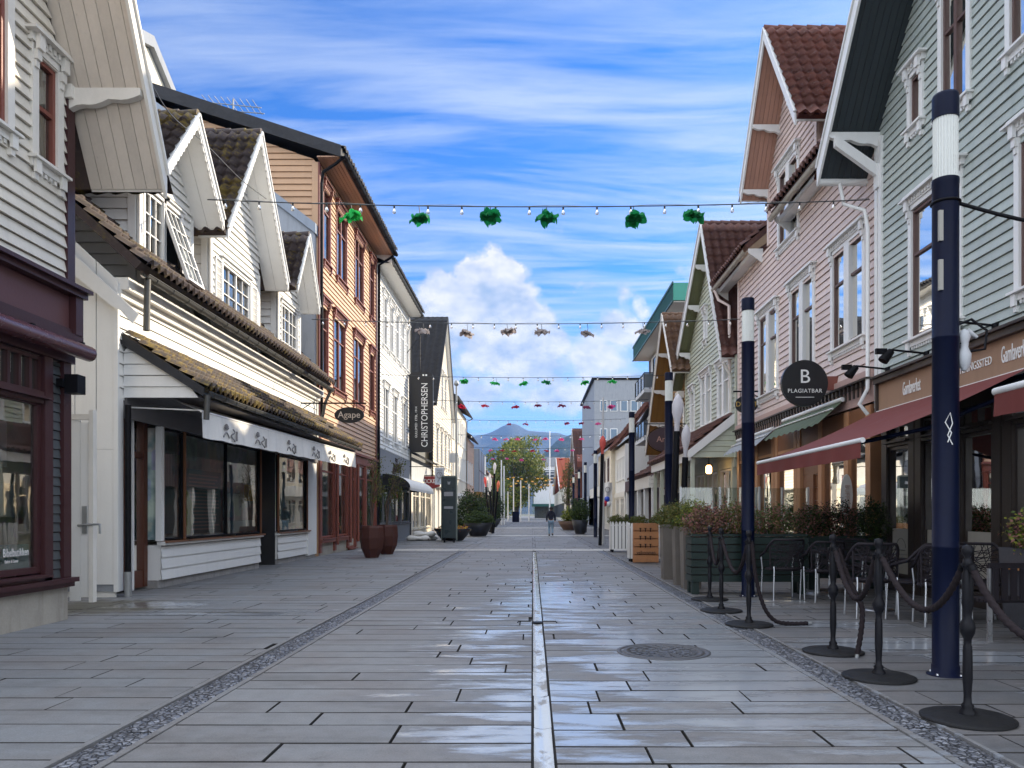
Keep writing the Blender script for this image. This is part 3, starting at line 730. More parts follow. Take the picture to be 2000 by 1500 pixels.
# drain and manhole covers
t = thing('gully_grate', 'small dark cross shaped gully grate in the central channel', 'drain cover', (.06, 9.85, 0))
mb = MB(); mb.box(-.0, .125, 9.80, 9.93, -.03, .002)
for sx in (-1, 1): mb.tube([(.06 + sx * .08, 9.90, .003), (.06 + sx * .24, 9.90, .003), (.06 + sx * .25, 9.80, .003)], .008, 6)
mb.build('grate', BLACK, t)
t = thing('manhole_cover', 'round cast iron manhole cover set in the right half of the road', 'manhole cover', (1.32, 7.75, 0))
mb = MB(); mb.lathe((1.32, 7.75, 0), [(.47, -.02), (.47, .006), (.43, .008), (.43, .001), (.40, .001), (.40, .008), (.36, .009), (.36, .003), (.0, .003)], 40)
mb.build('frame_ring', paint('cast_iron', (.11, .11, .115), .5, metal=.3, bump=.4), t)
mb = MB(); rr = random.Random(5)
for r_ in (.08, .16, .24, .31):
    k = int(r_ * 60)
    for i in range(k):
        a0 = 2 * pi * i / k + r_ * 9; a1 = a0 + 2 * pi / k * .6
        q = [(r_ - .025, a0), (r_ + .025, a0 + .05), (r_ + .025, a1 + .05), (r_ - .025, a1)]
        mb.prism([(1.32 + x * cos(a), 7.75 + x * sin(a), .002) for x, a in q], [(1.32 + x * cos(a), 7.75 + x * sin(a), .010) for x, a in q])
mb.build('lid', MC['cast_iron'], t)
# ---------------------------------------------------------------- generic houses
def body(par, fr, u0, u1, z0, z1, d0, d1, mat, name='rear_wall'):
    mb = MB(); mb.fb(fr, u0, u1, z0, z1, d1, d0); return mb.build(name, mat, par)
def shed_roof(par, fr, u0, u1, zE, over, dR, zR, mat, tile=True, thick=.14, fascia=None, verge=.12, name='roof', pa=.26, pb=.36, back=True):
    """roof plane rising from the eave towards the ridge (at dR), and the rear slope"""
    P = fr.P; mb = MB(); ua, ub = u0 - verge, u1 + verge
    a0, a1, r0, r1 = P(ua, zE, over), P(ub, zE, over), P(ua, zR, dR), P(ub, zR, dR)
    dn = (a0 - r0).normalized(); N = Vector((0, 0, 1)) - dn * dn.z; N.normalize()
    c = [a0, a1, r1, r0]; mb.hexa(c + [v + N * thick for v in c])
    if back:
        b0, b1 = P(ua, zE, 2 * dR - over), P(ub, zE, 2 * dR - over); N2 = Vector((-N.x, N.y, N.z)); c = [r0, r1, b1, b0]; mb.hexa(c + [v + N2 * thick for v in c])
    if tile: pantile(mb, r0 + N * (thick + .012), fr.U, ub - ua, dn, (a0 - r0).length + .06, N, pa, pb)
    r = mb.build(name, mat, par)
    if fascia:
        f = MB(); f.fb(fr, ua, ub, zE - .03, zE + thick * .8, over - .06, over - .03)
        f.fb(fr, ua + .01, ub - .01, zE - .05, zE - .03, 0, over - .03)
        for u in (ua - .03, ub + .005):
            q = [P(u, zE - .06, over), P(u, zE + .13 + thick, over), P(u, zR + .13 + thick, dR), P(u, zR - .06, dR)]
            f.prism(q, [v + fr.U * .025 for v in q])
        f.build('fascia', fascia, r)
    return r
def plain_house(name, label, fr, u0, u1, zE, wall, roof, zR, floors, trim, sash, depth=9, over=.4, dR=-4.5, group=None, clapb=True, fascia=None, shop=None, tile=False, endwall=True, pitch=.18, style='plain', cat='house', gutm=None, endmat=None):
    t = thing(name, label, cat, tuple(fr.P((u0 + u1) / 2, 0, 0)), group)
    holes = [(a, b, z0, z1) for z0, z1, us in floors for a, b in us]
    mb = MB(); zb = shop[1] + .1 if shop else .2
    if clapb: clap(mb, fr, [(u0, zb), (u1, zb), (u1, zE), (u0, zE)], pitch, holes=holes)
    else:
        cuts = sorted({u0, u1} | {x for h in holes for x in h[:2]})
        for a, b in zip(cuts, cuts[1:]):
            zz = zb
            for h in sorted([h for h in holes if h[0] <= a and h[1] >= b], key=lambda h: h[2]):
                mb.fb(fr, a, b, zz, h[2], -.05, 0); zz = h[3]
            mb.fb(fr, a, b, zz, zE, -.05, 0)
    for u in (u0, u1 - .12): mb.fb(fr, u, u + .12, zb, zE, .0, .045)
    mb.build('wall', wall, t)
    # solid body with a gable at each end
    b = MB(); P = fr.P
    prof = [(-.56, 0), (-.56, zE), (dR, zR), (-depth, zE), (-depth, 0)]
    b.prism([P(u0 + .02, z, d) for d, z in prof], [P(u1 - .02, z, d) for d, z in prof])
    for u in (u0 + .001, u1 - .03): b.fb(fr, u, u + .029, 0, zE, -.56, -.012)
    b.build('rear_wall', endmat or wall, t)
    if endwall and clapb:
        e = MB(); pr = [(-.0 + fr.P(0, 0, 0).x * 0, 0)]
        sx = fr.D.x; x0 = fr.O.x; cf = CF(u0)
        pts = [(x0 - sx * 0.0, .2), (x0 - sx * depth, .2), (x0 - sx * depth, zE), (x0 + sx * dR, zR), (x0, zE)]
        clap(e, cf, pts, pitch); e.build('end_wall', endmat or wall, t)
    shed_roof(t, fr, u0, u1, zE, over, dR, zR, roof, tile=tile, fascia=fascia)
    for z0, z1, us in floors:
        for a, b_ in us: window(t, fr, a, b_, z0, z1, trim, sash, nx=2 if b_ - a > .65 else 1, style=style, cas=.09)
    if shop:
        z0, z1, us, sm = shop
        f = MB()
        f.fb(fr, u0, u1, z1 + .1, z1 + .45, .0, .10); f.fb(fr, u0, u1, 0, z0 - .08, -.05, .03)
        ed = [u0] + [x for a in us for x in a] + [u1]
        for i in range(0, len(ed), 2): f.fb(fr, ed[i], ed[i + 1], z0 - .08, z1 + .1, -.05, .05)
        f.build('shop_surround', sm, t)
        for a, b_ in us: window(t, fr, a + .02, b_ - .02, z0, z1, sm, sm, nx=max(1, int((b_ - a) / 1.0)), style='none', tr=.78, cas=.02, head=False, depth=.5, curtain=False, room=SHOPIN, pane=GLS, name='shop_window')
    if gutm:
        gm = MB(); gutter(gm, fr, u0, u1, zE - .02, over + .06, .07); gm.tube([P(u1 - .15, zE - .08, over + .05), P(u1 - .15, zE - .35, .12), P(u1 - .15, .1, .10)], .045, 8); gm.build('gutter', gutm, t)
    return t
def shop_interior():
    m, t, b = newmat('shop_interior')
    co = t('ShaderNodeTexCoord').outputs['Object']
    br = t('ShaderNodeTexVoronoi', {'Vector': t.map(co, (2, 2.4, 2.0)), 'Scale': 1.0}, distance='CHEBYCHEV')
    n1 = t.noise(co, 2.5, 3)
    c = t.mix(.75, br.outputs[1], (.62, .70, .66)); c = t.mix(t.ramp(n1, [(.34, 0), (.54, 1)]), (.22, .34, .35), c)
    t.l.new(c, b.inputs['Base Color']); b.inputs['Roughness'].default_value = .8
    return m
SHOPIN = shop_interior()

# ================================================================ LEFT SIDE
# ---- nearest cream gable house
f1 = LF(6.1)
H = thing('timber_house', 'cream timber gable house with maroon shopfront at the left edge', 'house', (-6.1, 7, 0))
A1, T1, T1b = (7.15, 12.85), (10.63, 5.88), (3.67, 5.88)
mb = MB(); w_holes = [(9.42, 9.80, 5.76, 7.02), (7.6, 8.86, 5.85, 7.95), (5.2, 6.6, 5.85, 7.95)]
clap(mb, f1, [(4.2, 4.38), (10.08, 4.38), (10.08, 6.85), (7.15, 12.75), (4.2, 6.85)], .155, holes=w_holes); mb.build('wall', BEIGE, H)
b = MB(); prof = [(4.25, 0), (10.03, 0), (10.03, 6.8), (7.15, 12.6), (4.25, 6.8)]
b.prism([f1.P(u, z, -.56) for u, z in prof], [f1.P(u, z, -10) for u, z in prof]); b.fb(f1, 10.0, 10.03, 0, 6.8, -.56, -.01)
b.build('rear_wall', BEIGE, H)
street_gable(H, f1, A1, T1, T1b, 1.0, 10, DARKTILE, SOFFW, BEIGE2, barge=.26, planks=.155, thick=.13)
mb = MB(); bracket(mb, f1, 10.02, 6.95, -.02, .98, .26, .10); mb.fb(f1, 9.96, 10.18, 6.80, 6.97, .0, .12); mb.build('bracket', BEIGE2, H)
mb = MB(); mb.fb(f1, 10.0, 10.16, 4.3, 6.8, -.3, .05); mb.build('corner_board', MAROON, H)
for (a, b_, z0, z1) in w_holes: window(H, f1, a, b_, z0, z1, BEIGE2, REDBR, nx=1 if b_ - a < .6 else 2, cas=.12, tr=.66 if b_ - a > .6 else .5)
mb = MB()
mb.fb(f1, 4.2, 10.16, 3.64, 3.72, 0, .16); mb.fb(f1, 4.2, 10.2, 4.22, 4.29, 0, .2); mb.fb(f1, 4.2, 10.22, 4.291, 4.34, 0, .26); mb.fb(f1, 9.98, 10.14, 3.721, 4.219, 0, .17)
mb.fb(f1, 4.2, 9.975, 3.721, 3.78, 0, .13); mb.fb(f1, 4.2, 10.1, 3.35, 3.635, 0, .09)
mb.build('cornice', MAROON, H)
mb = MB(); mb.fb(f1, 4.2, 9.975, 3.785, 4.215, 0, .08); mb.build('fascia_panel', MAROON2, H)
# shopfront
mb = MB(); mb.fb(f1, 4.2, 10.08, 0, .50, -.6, .0); mb.build('plinth', PLINTH, H)
mb = MB(); mb.fb(f1, 4.2, 10.14, .501, .56, -.1, .12); mb.fb(f1, 4.2, 10.12, .44, .50, .001, .07); mb.fb(f1, 4.2, 9.66, .561, .64, -.08, .06); mb.build('shop_sill', MAROON, H)
mb = MB()
for a, b_ in ((9.52, 9.68), (9.90, 10.06)): mb.fb(f1, a, b_, .561, 3.35, -.3, .06)
mb.fb(f1, 7.4, 7.55, .561, 3.35, -.3, .06); mb.build('post', MAROON, H)
mb = MB(); clap(mb, f1, [(9.68, .57), (9.90, .57), (9.90, 3.34), (9.68, 3.34)], .118, t=.02); mb.build('side_boards', CHAR, H)
w = window(H, f1, 7.56, 9.51, .66, 2.80, MAROON, MAROON, nx=1, tr=None, style='none', cas=.02, head=False, curtain=False, depth=.5, room=SHOPIN, pane=GLS, name='shop_window', fw=.07)
mb = MB(); mb.fb(f1, 8.0, 9.42, .73, 1.02, -.2, -.08); mb.build('display_table', paint('turquoise_cloth', (.22, .50, .48), .8, bump=0), w)
mb = MB(); mb.fb(f1, 8.1, 9.35, 1.35, 1.75, -.25, -.2); mb.fb(f1, 8.4, 9.2, 1.95, 2.5, -.25, -.2); mb.build('display_board', GREYL, w)
text(w, 'Bibelbutikken', .135, f1.P(9.10, .93, -.018), (0, 1, 0), (0, 0, 1), SIGNW, ex=.001, sx=.62)
text(w, 'Bøker & Gaver', .055, f1.P(9.02, .83, -.018), (0, 1, 0), (0, 0, 1), SIGNW, ex=.001, sx=.7)
window(H, f1, 7.56, 9.51, 2.86, 3.34, MAROON, MAROON, nx=10, tr=None, style='none', cas=.02, head=False, curtain=False, depth=.5, pane=GLS, fw=.05)
window(H, f1, 4.5, 7.38, .66, 3.34, MAROON, MAROON, nx=3, tr=.8, style='none', cas=.02, head=False, curtain=False, depth=.5, room=SHOPIN, pane=GLS, name='shop_window')
t = thing('awning_cassette', 'closed maroon awning cassette tube under the cream house band', 'awning', tuple(f1.P(9, 3.5, .2)))
mb = MB(); mb.tube([f1.P(4.2, 3.5, .24), f1.P(10.16, 3.5, .24), f1.P(10.20, 3.5, .24)], [.10, .10, .07], 16); mb.build('cassette', paint('maroon_gloss', (.13, .045, .05), .25, bump=0), t)
mb = MB()
for u in (5, 7, 9, 10): mb.fb(f1, u, u + .06, 3.5, 3.63, .09, .24)
mb.build('bracket', BLACK, t)
t = tag(None or (lambda m: m.build('wall_lamp', BLACK))((lambda m: (m.fb(f1, 9.80, 9.88, 3.02, 3.12, .02, .10), m.fb(f1, 9.84, 10.02, 2.94, 3.18, .10, .27), m)[-1])(MB())), 'small square black wall lamp on the charcoal boards', 'wall lamp')
# gate between the first two houses
t = thing('side_gate', 'narrow white boarded gate with latch between the two left houses', 'gate', (-6.9, 11.6, 0))
mb = MB()
cf = CF(11.2)
mb.fb(cf, -6.75, -6.60, .12, 2.75, -.03, .0); mb.fb(cf, -6.595, -6.46, .18, 2.72, -.03, .0); mb.build('board', WHITE2, t)
mb = MB(); mb.fb(cf, -6.455, -6.39, .1, 2.9, -.06, .03); mb.fb(cf, -6.85, -6.45, 2.76, 2.84, -.05, .02); mb.build('gate_frame', BEIGE2, t)
mb = MB(); mb.tube([cf.P(-6.62, 1.22, .02), cf.P(-6.30, 1.24, .05), cf.P(-6.28, 1.24, .05), cf.P(-6.28, 1.10, .05)], .016, 8); mb.fb(cf, -6.56, -6.50, 1.1, 1.5, .001, .02); mb.build('latch', ZINC, t)

# ---- white house with three dormers
f2 = LF(6.9)
H = thing('dormer_house', 'long white timber shop with three pointed dormers and mossy lean-to', 'house', (-6.9, 18.5, 0))
mb = MB(); clap(mb, f2, [(12.72, 3.3), (24.6, 3.3), (24.6, 5.2), (12.72, 5.2)], .20, t=.03); mb.fb(f2, 12.70, 24.6, 4.98, 5.10, .02, .10); mb.fb(f2, 12.70, 24.6, 5.101, 5.30, 0, .22); mb.fb(f2, 24.45, 24.6, 3.3, 5.2, 0, .05)
mb.build('wall', WHITE, H)
ce = CF(12.70)   # gable end towards the camera, wide vertical boards
mb = MB(); x = -6.86
while x > -9.8:
    zt = 5.25 + (-6.86 - x) * .92
    q = [(x, .22), (x, 2.45), (x - .336, 2.45), (x - .336, .22)]; mb.fprism(ce, q, 0, .022)
    q = [(x, 2.455), (x, zt), (x - .336, zt + .31), (x - .336, 2.455)]; mb.fprism(ce, q, 0, .020); x -= .352
mb.fb(ce, -6.90, -6.83, .1, 5.2, .0, .05)
_bk = MB(); _bk.fb(ce, -9.7, -6.84, .1, 5.2, -.012, -.004); _bk.build('dark_gap_sheet', GREYR, H)  # dark sheet added behind the boards to darken the gaps between them
mb.build('end_wall', WHITE2, H)
mb = MB(); P = f2.P
prof = [(-.62, 0), (-.62, 5.3), (-4.4, 9.3), (-9, 5.3), (-9, 0)]
mb.prism([P(12.74, z, d) for d, z in prof], [P(24.6, z, d) for d, z in prof]); mb.fb(f2, 12.73, 12.76, 0, 5.2, -.62, -.01); mb.build('rear_wall', WHITE, H)
rf = shed_roof(H, f2, 12.72, 24.45, 5.42, .38, -4.4, 9.72, DARKTILE, tile=True, verge=.10, pa=.22, pb=.34)
mb = MB(); gutter(mb, f2, 12.75, 24.7, 5.36, .46, .075, hooks=.62); mb.tube([P(12.85, 5.32, .46), P(12.85, 4.45, .44)], .055, 10); mb.tube([P(24.5, 5.3, .46), P(24.45, 4.9, .3), P(24.42, 3.9, .12)], .05, 8)
mb.build('gutter', DKGUT, H)
mb = MB(); q = [(-7.9, 6.0), (-6.45, 4.66), (-6.55, 4.50), (-6.75, 4.72), (-6.9, 4.8), (-7.9, 5.62)]
mb.fprism(CF(12.60), q, 0, .03); mb.build('bargeboard', WHITE2, H)
# firewall to the orange house
mb = MB(); q = [(-6.95, 3.0), (-6.95, 10.35), (-13.2, 15.1), (-13.2, 3.0)]; mb.fprism(CF(24.72), q, 0, .22); mb.build('firewall', paint('grey_sheet', (.36, .39, .43), .6, dirt=.5), H)
mb = MB(); q = [(-6.90, 10.30), (-6.90, 10.62), (-13.2, 15.42), (-13.2, 15.08)]; mb.fprism(CF(24.72), q, -.02, .30); mb.build('firewall_cap', paint('grey_sheet2', (.30, .35, .42), .5), H)
def dormer(u0, u1, A, T0, T1, win, label, shut=None, openw=False):
    fd = LF(7.0)
    D = MB(); clap(D, fd, [(u0, 5.45), (u1, 5.45), (u1, T1[1] + (A[1] - T1[1]) * (T1[0] - u1) / (T1[0] - A[0]) - .02), (A[0], A[1] - .05), (u0, T0[1] + (A[1] - T0[1]) * (u0 - T0[0]) / (A[0] - T0[0]) - .02)], .155, holes=[win])
    for u in (u0 - .02, u1 - .10): D.fb(fd, u, u + .12, 5.4, T0[1] + .25, 0, .045)
    dm = D.build('dormer', WHITE, H)
    E = MB(); cf = CF(u0); clap(E, cf, [(-11, 5.4), (-7.02, 5.4), (-7.02, T0[1] + .12), (-11, T0[1] + .12)], .2); E.fb(cf, -7.16, -7.02, 5.4, T0[1] + .2, 0, .045); E.build('dormer_cheek', WHITE2, dm)
    B = MB(); B.box(-11, -7.56, u0 + .03, u1 - .03, 5.4, T0[1] + .2); B.box(-7.56, -7.02, u0 + .01, u0 + .03, 5.4, T0[1] + .2); B.box(-7.56, -7.02, u1 - .03, u1 - .01, 5.4, T0[1] + .2); B.build('dormer_core', WHITE, dm)
    r = street_gable(H, fd, A, T0, T1, .58, 3.4, MOSSROOF, WHITE2, WHITE2, barge=.15, scall=True, pa=.25, pb=.34, planks=.29, thick=.12)
    a, b_, z0, z1 = win
    if not openw: window(H, fd, a, b_, z0, z1, WHITE2, WHITE2, nx=2, tr=None, rows=(4, 2) if b_ - a > 1.3 else (4, 2), style='plain', cas=.06, curtain=True, fw=.05, depth=.5)
    else:
        m_ = (a + b_) / 2; window(H, fd, a, m_, z0, z1, WHITE2, WHITE2, nx=1, tr=None, rows=(4, 3), style='plain', cas=.06, fw=.05)
        o = window(H, fd, m_ + .02, b_, z0, z1, WHITE2, WHITE2, nx=1, tr=None, rows=(4, 3), style='plain', cas=.05, fw=.05, curtain=False)
        for c in kids(o):   # tilt the open light outwards about its head
            if c.name.startswith(('sash', 'pane')):
                pv = fd.P(m_, z1, .02); c.matrix_basis = Matrix.Translation(pv) @ Matrix.Rotation(radians(-19), 4, 'Y') @ Matrix.Translation(-pv)
    if shut:
        for a0, a1 in shut:
            s = MB(); s.fb(fd, a0, a0 + .04, z0, z1, .0, .06); s.fb(fd, a1 - .04, a1, z0, z1, .0, .06); s.fb(fd, a0, a1, z0, z0 + .04, .0, .061); s.fb(fd, a0, a1, z1 - .04, z1, .0, .061)
            zz = z0 + .06
            while zz < z1 - .06:
                q = [fd.P(a0 + .04, zz, .02), fd.P(a1 - .04, zz, .02), fd.P(a1 - .04, zz + .035, .05), fd.P(a0 + .04, zz + .035, .05)]
                s.hexa([v + Vector((0, 0, -.006)) for v in q][:4] + [v + Vector((0, 0, .004)) for v in q]); zz += .055
            s.build('shutter', WHITE2, H)
dormer(13.62, 15.75, (14.68, 8.85), (13.28, 7.15), (15.9, 7.30), (13.80, 15.25, 5.75, 7.25), '', openw=True)
dormer(16.62, 19.60, (18.10, 10.20), (16.10, 7.20), (20.10, 7.25), (17.28, 18.95, 5.72, 7.05), '', shut=((16.85, 17.20), (19.03, 19.38)))
dormer(21.05, 23.05, (21.98, 9.20), (20.90, 7.45), (23.06, 7.40), (21.35, 22.75, 5.85, 7.25), '')
# lean-to canopy with moss
r = MB(); P = f2.P
shed_roof(H, f2, 12.92, 24.5, 3.46, 1.32, 0.0, 4.36, MOSSROOF2, tile=True, thick=.07, verge=.04, name='canopy_roof', pa=.20, pb=.30, back=False)
mb = MB(); clap(mb, CF(12.93), [(-6.88, 3.34), (-5.62, 3.34), (-5.60, 3.42), (-6.88, 4.30)], .19, t=.022); mb.build('canopy_end', WHITE2, H); mb = MB(); mb.fprism(CF(12.90), [(-6.9, 4.24), (-5.52, 3.36), (-5.50, 3.50), (-6.9, 4.42)], 0, .05); mb.build('canopy_verge', SLATE, H)
mb = MB(); mb.fb(f2, 12.95, 24.5, 3.36, 3.39, 0, 1.26); mb.fb(f2, 12.95, 24.5, 3.0, 3.36, .0, .06); mb.build('canopy_soffit', paint('canopy_grey', (.16, .15, .15), .7), H)
mb = MB(); gutter(mb, f2, 12.95, 24.55, 3.44, 1.40, .055, hooks=.5); mb.tube([P(13.0, 3.4, 1.40), P(13.0, 2.98, 1.38)], .05, 8); mb.build('canopy_gutter', DKGUT, H)
# moss cushions along the canopy eave
mb = MB(); rr = random.Random(3)
for i in range(5200):
    u = 13.3 + 10.6 * rr.random() ** 1.5; s_ = rr.random() ** 1.5 * .8; z = 3.54 + .62 * s_; d = 1.36 - 1.32 * s_ * .95
    if noise.noise(Vector((u * .9, d * 2, 1))) < -.05 + (u - 18) * .06: continue
    p = P(u, z + .05, d); a = rr.uniform(.015, .04); v = Vector((rr.gauss(0, 1), rr.gauss(0, 1), rr.gauss(0, .6))).normalized(); w_ = v.orthogonal()
    mb.poly([p - v * a, p + w_ * a, p + v * a, p - w_ * a + Vector((0, 0, .02))], 0)
mo = mb.build('moss', foliage('moss', (.14, .10, .012), (.36, .26, .03), .1), H); mo['kind'] = 'stuff'
# shop bays
mb = MB()
for a, b_ in ((14.25, 19.45), (20.75, 23.55)):
    clap(mb, f2, [(a, .16), (b_, .16), (b_, .80), (a, .80)], .205, t=.03); mb.fb(f2, a - .02, b_ + .02, .80, .87, -.06, .09)
    mb.fb(f2, a + .02, b_ - .02, .15, .8, -.62, -.005)
mb.fb(f2, 23.56, 24.55, .1, 3.3, -.1, .0); mb.fb(f2, 12.72, 12.86, .1, 3.3, -.1, .05); mb.fb(f2, 14.18, 14.30, .88, 3.0, -.06, .05); mb.fb(f2, 23.45, 23.62, .1, 3.1, -.06, .05)
mb.build('bay_front', WHITE2, H)
mb = MB(); mb.fb(f2, 14.2, 19.45, -.02, .149, -.6, -.03); mb.fb(f2, 20.75, 24.5, -.02, .149, -.6, -.03); mb.build('plinth', STONE, H)
for a, b_, k in ((14.31, 15.15, 1), (15.2, 19.42, 2), (20.8, 23.44, 1)):
    sw = window(H, f2, a, b_, .90, 2.98, BRWOOD, BLACK, nx=k, tr=None, style='none', cas=.02, head=False, curtain=False, depth=.30, room=SHOPIN, pane=GLS, name='shop_window', fw=.025)
    if k == 2:
        mb = MB(); mb.fb(f2, 15.5, 17.2, .98, 2.3, -.10, -.08); pp = mb.build('poster_panel', paint('teal_poster', (.16, .36, .38), .6, bump=0), sw)
        mb = MB(); z_ = 1.05
        while z_ < 2.2: mb.fb(f2, 15.6, 17.1 - .3 * R.random(), z_, z_ + .03, -.079, -.076); z_ += .075
        mb.build('printed_lines', GREYL, pp)
        mb = MB(); mb.fprism(f2, [(15.26, .96), (15.62, .96), (15.78, 1.25), (15.7, 1.62), (15.5, 1.85), (15.26, 1.9)], -.075, -.06); mb.build('green_cushion', paint('lime_cloth', (.30, .62, .03), .7, bump=0), sw)
        mb = MB(); mb.fb(f2, 17.6, 19.3, .96, 1.22, -.26, -.08); mb.fb(f2, 17.7, 18.2, 1.3, 2.0, -.25, -.2); mb.build('display_table', paint('pale_blue_cloth', (.45, .60, .66), .8, bump=0), sw)
        mb = MB(); mb.fb(f2, 18.9, 19.25, 1.7, 2.1, -.2, -.1); mb.build('yellow_parcel', paint('amber_box', (.75, .42, .04), .6, bump=0), sw)
    if k == 1:
        mb = MB(); mb.grid(lambda x, y: f2.P(a + .05 + (b_ - a - .1) * x, 2.6 - 1.6 * y, -.16 + .03 * sin(x * 40)), 60, 1); mb.build('curtain', paint('teal_drape', (.34, .52, .52), .8, bump=0), sw)
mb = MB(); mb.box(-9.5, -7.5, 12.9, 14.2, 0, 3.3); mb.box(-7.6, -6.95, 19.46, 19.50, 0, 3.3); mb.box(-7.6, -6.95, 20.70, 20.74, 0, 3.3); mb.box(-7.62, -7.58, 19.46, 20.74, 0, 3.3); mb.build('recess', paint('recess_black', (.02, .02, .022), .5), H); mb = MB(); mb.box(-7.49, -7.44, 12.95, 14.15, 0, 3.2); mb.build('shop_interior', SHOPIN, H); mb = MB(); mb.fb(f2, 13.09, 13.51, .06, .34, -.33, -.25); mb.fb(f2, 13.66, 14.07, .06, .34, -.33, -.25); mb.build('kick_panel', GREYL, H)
mb = MB(); 
for u in (12.95, 13.52, 14.08): mb.fb(f2, u, u + .13, .05, 3.2, -.35, -.22)
mb.fb(f2, 12.95, 14.2, .05, .35, -.34, -.24); mb.fb(f2, 12.95, 14.2, 2.4, 2.5, -.34, -.24); mb.build('door', paint('door_wood', (.10, .035, .02), .5), H)
mb = MB(); mb.fb(f2, 12.96, 14.2, .36, 3.2, -.30, -.29); mb.build('door_glass', GLS, H)
mb = MB(); mb.fb(f2, 13.44, 13.50, .04, 3.1, -.16, -.10); mb.build('door_jamb', WHITE2, H)
mb = MB(); mb.tube([P(13.40, 1.15, -.18), P(13.40, 1.40, -.18)], .014); mb.build('door_handle', STEEL, H)
t = thing('downpipe', 'black cast downpipe at the corner of the white dormer shop', 'downpipe', (-6.8, 12.75, 0)); mb = MB(); mb.tube([(-6.74, 12.80, .3), (-6.74, 12.80, 3.2)], .05, 10); mb.build('pipe', BLACK, t)
mb = MB(); mb.tube([(-6.74, 12.80, .0), (-6.74, 12.80, .42)], .062, 10); mb.build('shoe', ZINC, t)
# canvas awning below the canopy
t = thing('canvas_awning', 'long white canvas awning printed with crests below the mossy canopy', 'awning', (-5.9, 18, 3))
def wave(u): return .008 * sin(u * 5.1) + .006 * sin(u * 13)
c = MB(); c.grid(lambda a, b_: f2.P(13.05 + 11.3 * a, 3.34 - .22 * b_ + .16 * a, .75 + .52 * b_ + wave(13 + 11 * a) * b_ * .3), 80, 3); c.build('canvas', WHCL, t)
c = MB(); c.grid(lambda a, b_: f2.P(13.05 + 11.3 * a, 3.12 + .16 * a - (.44 + .006 * sin(a * 71)) * b_, 1.28 + wave(13 + 11 * a) * b_ * 1.6 + .03 * b_), 140, 5); va = c.build('valance', WHCL, t)
c = MB(); c.tube([f2.P(13.05, 3.13, 1.27), f2.P(24.35, 3.29, 1.27)], .022, 8)
for u in (13.1, 16, 19, 22, 24.3): c.tube([f2.P(u, 3.15, 1.25), f2.P(u, 3.2, .05)], .014, 6)
c.build('awning_bar', WHITE2, t)
INK = paint('print_grey', (.22, .21, .21), .8, bump=0)
for u in (14.0, 15.6, 17.6, 19.6, 21.2, 22.8):     # crest with a wreath and a pair of ribbons
    mb = MB(); o = 1.325; zo = .10 + .16 * (u - 13) / 11.3
    for k in range(7):
        a = pi * (.15 + .7 * k / 6); mb.tube([f2.P(u + .03 * cos(a), zo + 2.80 + .02 * sin(a), o), f2.P(u + .11 * cos(a), zo + 2.79 + .12 * sin(a), o)], .011, 4)
    mb.tube([f2.P(u - .13 + .26 * i / 8, zo + 2.66 + .09 * sin(pi * i / 8), o + .0) for i in range(9)], .012, 4)
    mb.tube([f2.P(u + .30 + .09 * sin(i), zo + 2.84 - .22 * i / 8, o) for i in range(9)], .014, 4); mb.tube([f2.P(u + .48, zo + 2.82 - .18 * i / 4, o) for i in range(5)], .02, 4)
    mb.build('crest', INK, va)
# antenna on the orange roof etc. below
# ---- orange house
f3 = LF(6.9); P = f3.P
H = thing('timber_house', 'tall orange three storey timber house with redbrown windows', 'house', (-6.9, 29.3, 0))
rows = [(9.75, 12.15, [(25.25, 26.05), (26.95, 28.35), (29.75, 31.15), (32.45, 33.25)]), (5.75, 8.25, [(25.0, 25.75), (26.55, 28.1), (29.5, 31.1), (32.4, 33.3)])]
holes = [(a, b_, z0, z1) for z0, z1, us in rows for a, b_ in us]
mb = MB(); clap(mb, f3, [(24.75, 3.72), (33.85, 3.72), (33.85, 12.75), (24.75, 12.75)], .165, holes=holes); mb.build('wall', ORANGE, H)
mb = MB(); mb.fb(f3, 24.70, 24.9, 3.7, 12.7, 0, .05); mb.fb(f3, 33.66, 33.85, 3.7, 12.7, 0, .05); mb.fb(f3, 24.75, 33.85, 3.64, 3.73, 0, .14); mb.fb(f3, 24.75, 33.85, 3.35, 3.63, 0, .06); mb.build('corner_board', REDBR, H)
mb = MB(); prof = [(-.56, 0), (-.56, 12.7), (-6.8, 14.95), (-13, 12.7), (-13, 0)]
mb.prism([P(24.78, z, d) for d, z in prof], [P(33.83, z, d) for d, z in prof]); mb.fb(f3, 24.77, 24.8, 0, 12.7, -.56, -.01); mb.build('rear_wall', ORANGE, H)
mb = MB(); clap(mb, CF(24.76), [(-15, 5), (-6.9, 5), (-6.9, 12.75), (-13.7, 15.15), (-15, 14.7)], .20); mb.fb(CF(24.76), -7.1, -6.9, 5, 12.7, 0, .05); mb.build('end_wall', ORANGE, H)
shed_roof(H, f3, 24.75, 33.85, 12.85, .75, -6.8, 15.3, SLATE, tile=True, verge=.28, thick=.2, pa=.3, pb=.4)
mb = MB()
q = [P(24.44, 12.74, .80), P(24.44, 13.12, .80), P(24.44, 15.62, -6.8), P(24.44, 15.2, -6.8)]; mb.prism(q, [v + Vector((0, .05, 0)) for v in q]); mb.fb(f3, 24.5, 34.05, 12.78, 13.0, .76, .80)
mb.build('fascia', SLATE, H)
mb = MB()
for i in range(6): mb.fb(f3, 24.5, 34.0, 12.76, 12.80, .02 + i * .122, .13 + i * .122)
mb.build('soffit', ORANGE2, H)
